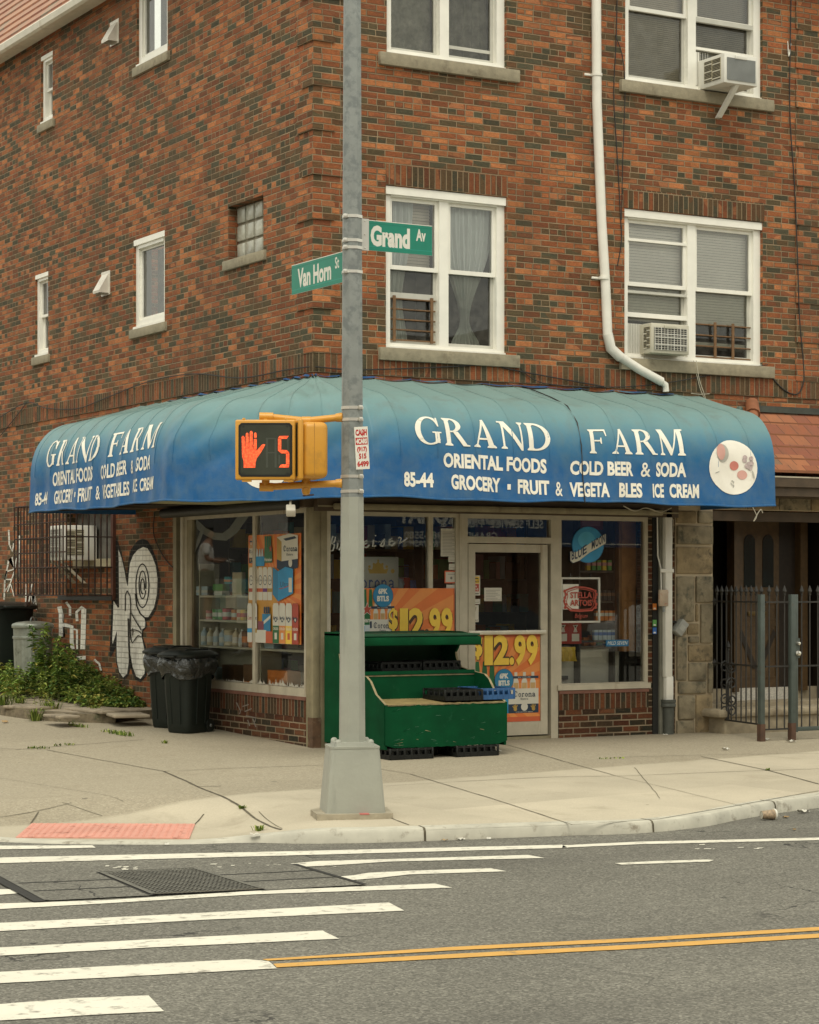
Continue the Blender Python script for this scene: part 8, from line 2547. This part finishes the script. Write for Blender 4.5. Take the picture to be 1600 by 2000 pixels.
def tuft(x, y, z, n, h, spread, label, along=None):
    mb = MB()
    for i in range(n):
        a = rw.uniform(0, 2 * pi); r_ = rw.uniform(0, spread)
        bx, by = (x + along[0] * rw.uniform(-1, 1) + .012 * rw.gauss(0, 1), y + along[1] * rw.uniform(-1, 1) + .012 * rw.gauss(0, 1)) if along else (x + r_ * cos(a), y + r_ * sin(a))
        d = Vector((cos(a), sin(a), 0)); hh = h * rw.uniform(.5, 1.1); w = Vector((-sin(a), cos(a), 0)) * .006
        p = Vector((bx, by, z)); q = p + d * hh * .35 + Vector((0, 0, hh * .75)); e = p + d * hh * .9 + Vector((0, 0, hh * .85))
        mb.add([p - w, p + w, q + w * .8, e, q - w * .8], [(0, 1, 2, 4), (4, 2, 3)], GRS if rw.random() < .7 else LF[1])
    return mb.build("grass_tuft", None, label, "grass tuft", "grass tufts in the pavement joints", origin=(x, y, z))
for px, py, n, h, sp, lb, al in ((70, 1408, 60, .17, .08, "spiky grass tuft at the foot of the bed curb", None), (282, 1398, 40, .13, .09, "grass tuft between the bed and the rear bin", None), (225, 1433, 70, .05, .05, "flat grass growing along the joint before the bins", (.05, .30)), (240, 1436, 50, .045, .05, "thin grass in the joint left of the front bin", (.05, .22)), (150, 1419, 50, .05, .05, "low grass strip along the bed curb's foot", (.03, .25)),
                                 (75, 1462, 40, .03, .03, "sparse grass in the joint at the left", (.09, .1)), (125, 1456, 30, .03, .03, "sparse grass further right in the same joint", (.12, .06)), (322, 1452, 26, .04, .04, "tiny tuft on the pavement before the front bin", None), (472, 1580, 24, .03, .03, "tiny tuft in the diagonal joint left of the pole", None), (505, 1623, 26, .05, .05, "dry tuft beside the kerb joint", None), (1500, 1505, 20, .025, .03, "tiny tuft in the joint at the far right", None), (1195, 1482, 24, .02, .03, "mossy fringe in the joint before the right window", (.15, -.02))):
    x, y, z = SW(px, py); tuft(x, y, z, n, h, sp, lb, al)
for px, py, n, h, sp, lb in ((35, 1374, 60, .10, .12, "grass patch on the raised bed near its curb"), (100, 1385, 50, .09, .12, "grass patch on the bed between the broken slabs"), (5, 1378, 60, .16, .12, "weedy tuft on the bed at the left edge"), (185, 1388, 40, .07, .08, "small grass patch on the bed beside a broken slab")):
    x, y, z = SW(px, py + 16); tuft(x, y, z + RAISE, n, h, sp, lb)
# ------------------------------------------------------------------ across the streets: what the shop windows mirror
OB = plain("far_brick", (.22, .12, .075), .9, var=.25, scale=2); OB2 = plain("far_render", (.36, .33, .27), .9, var=.1); OWIN = plain("far_pane", (.03, .035, .04), .1); OFR = plain("far_frame", (.5, .48, .42), .6)
def far_house(name, label, x0, x1, y0, y1, h, m, axis):
    t = thing(name, label, "building", ((x0 + x1) / 2, (y0 + y1) / 2, -.1))
    mb = MB(); mb.box(x0, x1, y0, y1, -.2, h, m); mb.build("wall", t)
    mb = MB(); mb.box(x0 - .2, x1 + .2, y0 - .2, y1 + .2, h, h + .3, OB2); mb.build("roof", t)
    lo, hi = (x0, x1) if axis == 'y' else (y0, y1)
    q = lo + 1.2
    while q < hi - 1.6:
        for z in (4.2, 7.2):
            if z + 1.7 > h: continue
            w = MB()
            if axis == 'y': w.box(q, q + 1.2, y1, y1 + .05, z, z + 1.6, OFR); w.box(q + .08, q + 1.12, y1 + .05, y1 + .06, z + .08, z + 1.52, OWIN)
            else: w.box(x1, x1 + .05, q, q + 1.2, z, z + 1.6, OFR); w.box(x1 + .05, x1 + .06, q + .08, q + 1.12, z + .08, z + 1.52, OWIN)
            w.build("window", t)
        q += 2.6
    return t
far_house("laundry_building", "brick row building with a blue laundry awning across the avenue", -16, 20, -38, -27.5, 7.5, OB, 'y')
far_house("row_house", "pale rendered row house across the avenue to the left", -40, -16.6, -38, -28, 8.5, OB2, 'y')
far_house("row_house", "dark brick row house across the avenue to the right", 20.5, 48, -38, -28, 8, OB, 'y')
far_house("corner_house", "brick corner house across the side street", -34, -19, 2, 22, 8, OB, 'x')
far_house("corner_house", "brick house further along the side street", -34, -19, 22.6, 50, 8.5, OB, 'x')
# laundry awning with its lettering; the letters face this way
la = thing("laundry_awning", "dark blue laundry awning with white lettering across the avenue", "awning", (0, -26.8, 2.4))
LBL = plain("laundry_blue", (.012, .060, .17), .5, var=.08)
YA = -26.6
xs0 = R(1063, 1020, -YA * -1)[0] if False else None
def VX(px, py): return R(px, py, YA)       # the mirror image of the plane y = YA stands at y = -YA
xL_, zT_ = VX(700, 985); xR_, zB_ = VX(1120, 1068)
mb = MB(); mb.box(xL_ - 4, xR_ + 2.5, -27.5, YA, zB_, zT_ + .5, LBL); mb.build("fabric", la)
Ml = Matrix(((-1, 0, 0, 0), (0, -1, 0, YA + .005), (0, 0, 1, 0), (0, 0, 0, 1)))
mb = MB(Ml)
def lt(txt, pxs, pxe, py0, py1, bold=.02):
    (xa, za), (xb, zb) = VX(pxs, py0), VX(pxe, py1)
    mb.ftext(txt, -max(xa, xb), -min(xa, xb), min(za, zb), max(za, zb), WHITE, bold)
lt("LAUNDROMAT", 1010, 780, 990, 1022, .04); lt("SELF SERVICE · PICK UP &", 1064, 862, 1016, 1029); lt("GRAND AVE 386-5580", 975, 792, 1040, 1052); lt("DROP OFF · DELIVERY · SELF SERVICE & WASH & FOLD", 1100, 745, 1058, 1067)
mb.frect(-(xR_ + 2.5), -(xL_ - 4), zB_ + .06, zB_ + .09, WHITE)
mb.build("lettering", la)
far_sw = MB(); far_sw.box(-60, 60, -27.5, -23.6, -.2, -.06, CONC2); far_sw.build("sidewalk", None, kind="structure")
far_sw = MB(); far_sw.box(-19, -16.2, -5, 60, -.2, -.06, CONC2); far_sw.build("sidewalk", None, kind="structure")
# parked cars
def car(name, label, loc, rot, col, rough=.25):
    t = thing(name, label, "car", loc, "cars parked across the avenue")
    M = frame(loc, rot)
    P_ = plain("car_paint_" + name + str(rot), col, rough, var=.03); GL = plain("car_glass", (.02, .025, .028), .05); TY = plain("tyre", (.02, .02, .02), .8)
    body = [(-2.25, .35), (-2.28, .62), (-2.15, .80), (-1.25, .90), (-.55, 1.36), (.25, 1.44), (1.05, 1.38), (1.75, .98), (2.20, .93), (2.28, .62), (2.24, .32)]
    mb = MB(M)
    n = len(body); vs = []
    for y, s in ((-.88, .96), (-.80, 1.0), (.80, 1.0), (.88, .96)):
        for x, z in body:
            tz = .10 * max(0, z - .9) * 2; yy = y * (1 - .28 * max(0, (z - .85)) / .6)
            vs.append((x * s, yy, z))
    fs = []
    for r_ in range(3):
        for i in range(n): fs.append((r_ * n + i, r_ * n + (i + 1) % n, (r_ + 1) * n + (i + 1) % n, (r_ + 1) * n + i))
    fs += [tuple(range(n - 1, -1, -1)), tuple(3 * n + i for i in range(n))]
    mb.add(vs, fs, P_, True); mb.build("body", t)
    for sy in (-1, 1):
        mb = MB(M); y = sy * .80
        mb.add([(-1.05, y * 1.055, .93), (-.50, y * .93, 1.30), (.25, y * .915, 1.37), (.95, y * .93, 1.31), (1.45, y * 1.05, .97)], [(0, 1, 2, 3, 4)], GL); mb.build("side_window", t)
        for x in (-1.4, 1.4):
            mb = MB(M @ Matrix.Translation((x, sy * .86, .32)) @ Matrix.Rotation(radians(90), 4, 'X')); mb.lathe([(0, -.1), (.30, -.1), (.32, -.08), (.32, .08), (.30, .1), (0, .1)], TY, 24); mb.lathe([(.19, .101), (.17, .106), (0, .106)], GALV, 16); mb.lathe([(0, -.106), (.17, -.106), (.19, -.101)], GALV, 16); mb.build("wheel", t)
    return t
xc_ = VX(900, 1200)[0]
car("parked_car", "dark sedan parked across the avenue behind the viewpoint", (R(960, 1200, -22.4)[0], -22.4, -.2), pi, (.02, .022, .025))
car("parked_car", "white sedan parked across the avenue to the right", (R(960, 1200, -22.4)[0] + 5.4, -22.4, -.2), pi, (.62, .60, .55))
# delivery truck on the side street, its helper standing on the side step
tk = thing("delivery_truck", "beverage delivery truck with stacked cases parked on the side street", "truck", (-8.4, 18.5, -.2))
TB, TD = plain("truck_white", (.42, .41, .38), .4), plain("truck_dark", (.03, .03, .03), .6)
mb = MB(); mb.box(-9.6, -7.35, 15.2, 21.8, .75, 3.1, TD); mb.box(-9.65, -7.3, 15.1, 21.9, 2.95, 3.15, TB); mb.box(-7.35, -7.28, 19.6, 21.8, .9, 2.95, TB); mb.box(-7.35, -7.28, 15.2, 16.3, .9, 2.95, TB); mb.build("body", tk)
mb = MB(); mb.rbox(-9.5, -7.4, 22.0, 24.0, .4, 2.4, TB, .15); mb.build("cab", tk)
mb = MB(); mb.box(-7.35, -6.45, 16.4, 19.4, .85, .95, TD); mb.build("side_step", tk)
for y in (16.4, 23.0):
    for x in (-9.3, -7.6):
        mb = MB(Matrix.Translation((x, y, .25)) @ Matrix.Rotation(radians(90), 4, 'Y')); mb.lathe([(0, -.14), (.44, -.14), (.46, 0), (.44, .14), (0, .14)], TD, 20); mb.build("wheel", tk)
for i in range(3):
    for j in range(3):
        mb = MB(); mb.rbox(-7.33, -6.98, 17.0 - .45 * i, 17.42 - .45 * i, .952 + .27 * j, 1.212 + .27 * j, GOODS[['pale', 'teal', 'white'][(i + j) % 3]], .01); mb.build("case", tk)
def skin_mesh(name, verts, edges, radii, m, parent=None, sub=2, root=0, label=None, cat=None):
    me = bpy.data.meshes.new(name); me.from_pydata(verts, edges, [])
    o = bpy.data.objects.new(name, me); COL.objects.link(o)
    md = o.modifiers.new("s", 'SKIN'); md.use_smooth_shade = True
    for i, r_ in enumerate(radii):
        me.skin_vertices[0].data[i].radius = (r_, r_) if not isinstance(r_, tuple) else r_
        me.skin_vertices[0].data[i].use_root = (i == root)
    sd = o.modifiers.new("d", 'SUBSURF'); sd.levels = sub; sd.render_levels = sub
    dg = bpy.context.evaluated_depsgraph_get()
    nm = bpy.data.meshes.new_from_object(o.evaluated_get(dg)); nm.name = name
    bpy.data.objects.remove(o); bpy.data.meshes.remove(me)
    nm.materials.clear(); nm.materials.append(m)
    for p in nm.polygons: p.use_smooth = True
    o = bpy.data.objects.new(name, nm); COL.objects.link(o)
    if parent: put(o, parent)
    return tag(o, label, cat)
SKIN = plain("skin", (.30, .165, .10), .55, var=.05); TEE = plain("tee_white", (.70, .69, .64), .85, var=.03); SHORT = plain("shorts_grey", (.10, .10, .08), .9); HAIR = plain("hair_black", (.012, .010, .009), .5); SHOE = plain("shoe", (.5, .5, .48), .6); GLOVE = plain("glove_white", (.68, .67, .62), .8)
pc_ = Vector((-6.75, 17.3, .95)); fdir = Vector((-.866, -.5, 0)); 
Mpn = Matrix(((fdir.x, -fdir.y, 0, pc_.x), (fdir.y, fdir.x, 0, pc_.y), (0, 0, 1, pc_.z), (0, 0, 0, 1)))     # local x forward, y left
T = lambda *p: tuple(Mpn @ Vector(p))
pv = [(0, 0, .92), (-.01, 0, 1.10), (.0, 0, 1.30), (.02, 0, 1.44), (.045, 0, 1.52), (.06, 0, 1.60), (.065, 0, 1.69),
      (.0, .17, 1.41), (.03, .21, 1.16), (.25, .17, 1.12), (.34, .15, 1.12), (.0, -.17, 1.41), (.05, -.21, 1.17), (.28, -.15, 1.15), (.37, -.13, 1.15),
      (0, .10, .88), (.02, .11, .50), (-.02, .11, .09), (.12, .12, .04), (0, -.10, .88), (.06, -.11, .50), (.02, -.11, .09), (.16, -.12, .04)]
pe = [(0, 1), (1, 2), (2, 3), (3, 4), (4, 5), (5, 6), (3, 7), (7, 8), (8, 9), (9, 10), (3, 11), (11, 12), (12, 13), (13, 14), (0, 15), (15, 16), (16, 17), (17, 18), (0, 19), (19, 20), (20, 21), (21, 22)]
pr_ = [.13, .12, .14, .09, .05, .085, .075, .065, .045, .035, .03, .065, .045, .035, .03, .09, .06, .04, .035, .09, .06, .04, .035]
person = skin_mesh("person", [T(*p) for p in pv], pe, pr_, SKIN, None, 2, 0, "person in white shirt and grey shorts standing on the delivery truck's side step", "person")
skin_mesh("shirt", [T(*p) for p in [(0, 0, .86), (-.01, 0, 1.10), (.0, 0, 1.30), (.02, 0, 1.43), (0, .18, 1.40), (.02, .22, 1.22), (0, -.18, 1.40), (.03, -.22, 1.22)]], [(0, 1), (1, 2), (2, 3), (3, 4), (4, 5), (3, 6), (6, 7)], [(.17, .16), .165, .165, .10, .085, .075, .085, .075], TEE, person)
skin_mesh("shorts", [T(*p) for p in [(0, 0, .90), (0, .10, .84), (.02, .115, .52), (0, -.10, .84), (.05, -.115, .52)]], [(0, 1), (1, 2), (0, 3), (3, 4)], [.15, .115, .095, .115, .095], SHORT, person)
skin_mesh("hair", [T(.035, 0, 1.66), T(.045, 0, 1.73), T(-.01, 0, 1.62)], [(0, 1), (0, 2)], [.085, .07, .06], HAIR, person)
for sy, x in ((1, .36), (-1, .39)):
    base = Vector((x, .15 * sy, 1.12 + (.03 if sy < 0 else 0)))
    fv, fe, fr2 = [tuple(base)], [], [.032]
    for q in range(4):
        a = base + Vector((.04, (q - 1.5) * .018, .006)); b_ = a + Vector((.04 + .006 * (q in (1, 2)), 0, -.006)); c = b_ + Vector((.025, 0, -.018))
        i0 = len(fv); fv += [tuple(a), tuple(b_), tuple(c)]; fe += [(0, i0), (i0, i0 + 1), (i0 + 1, i0 + 2)]; fr2 += [.011, .0095, .008]
    i0 = len(fv); a = base + Vector((.01, -.035 * sy, .012)); fv += [tuple(a), tuple(a + Vector((.035, -.015 * sy, .004)))]; fe += [(0, i0), (i0, i0 + 1)]; fr2 += [.012, .010]
    skin_mesh("glove", [T(*p) for p in fv], fe, fr2, GLOVE, person, 1)
for sy, x in ((1, .02), (-1, .06)): skin_mesh("shoe", [T(x - .05, .115 * sy, .05), T(x + .08, .118 * sy, .045), T(x + .17, .12 * sy, .035)], [(0, 1), (1, 2)], [.05, .048, .035], SHOE, person)
mbf = MB(Mpn)
for sy in (-1, 1): mbf.lathe([(.0, 1.625), (.012, 1.632), (0, 1.64)], HAIR, 8, (.142, .032 * sy))
mbf.rbox(.135, .165, -.012, .012, 1.575, 1.615, SKIN, .006); mbf.rbox(.138, .146, -.025, .025, 1.545, 1.553, plain("lip", (.25, .10, .08), .5), .003)
for sy in (-1, 1): mbf.rbox(.03, .06, sy * .082 - .01, sy * .082 + .01, 1.585, 1.635, SKIN, .008)
mbf.build("face", person)
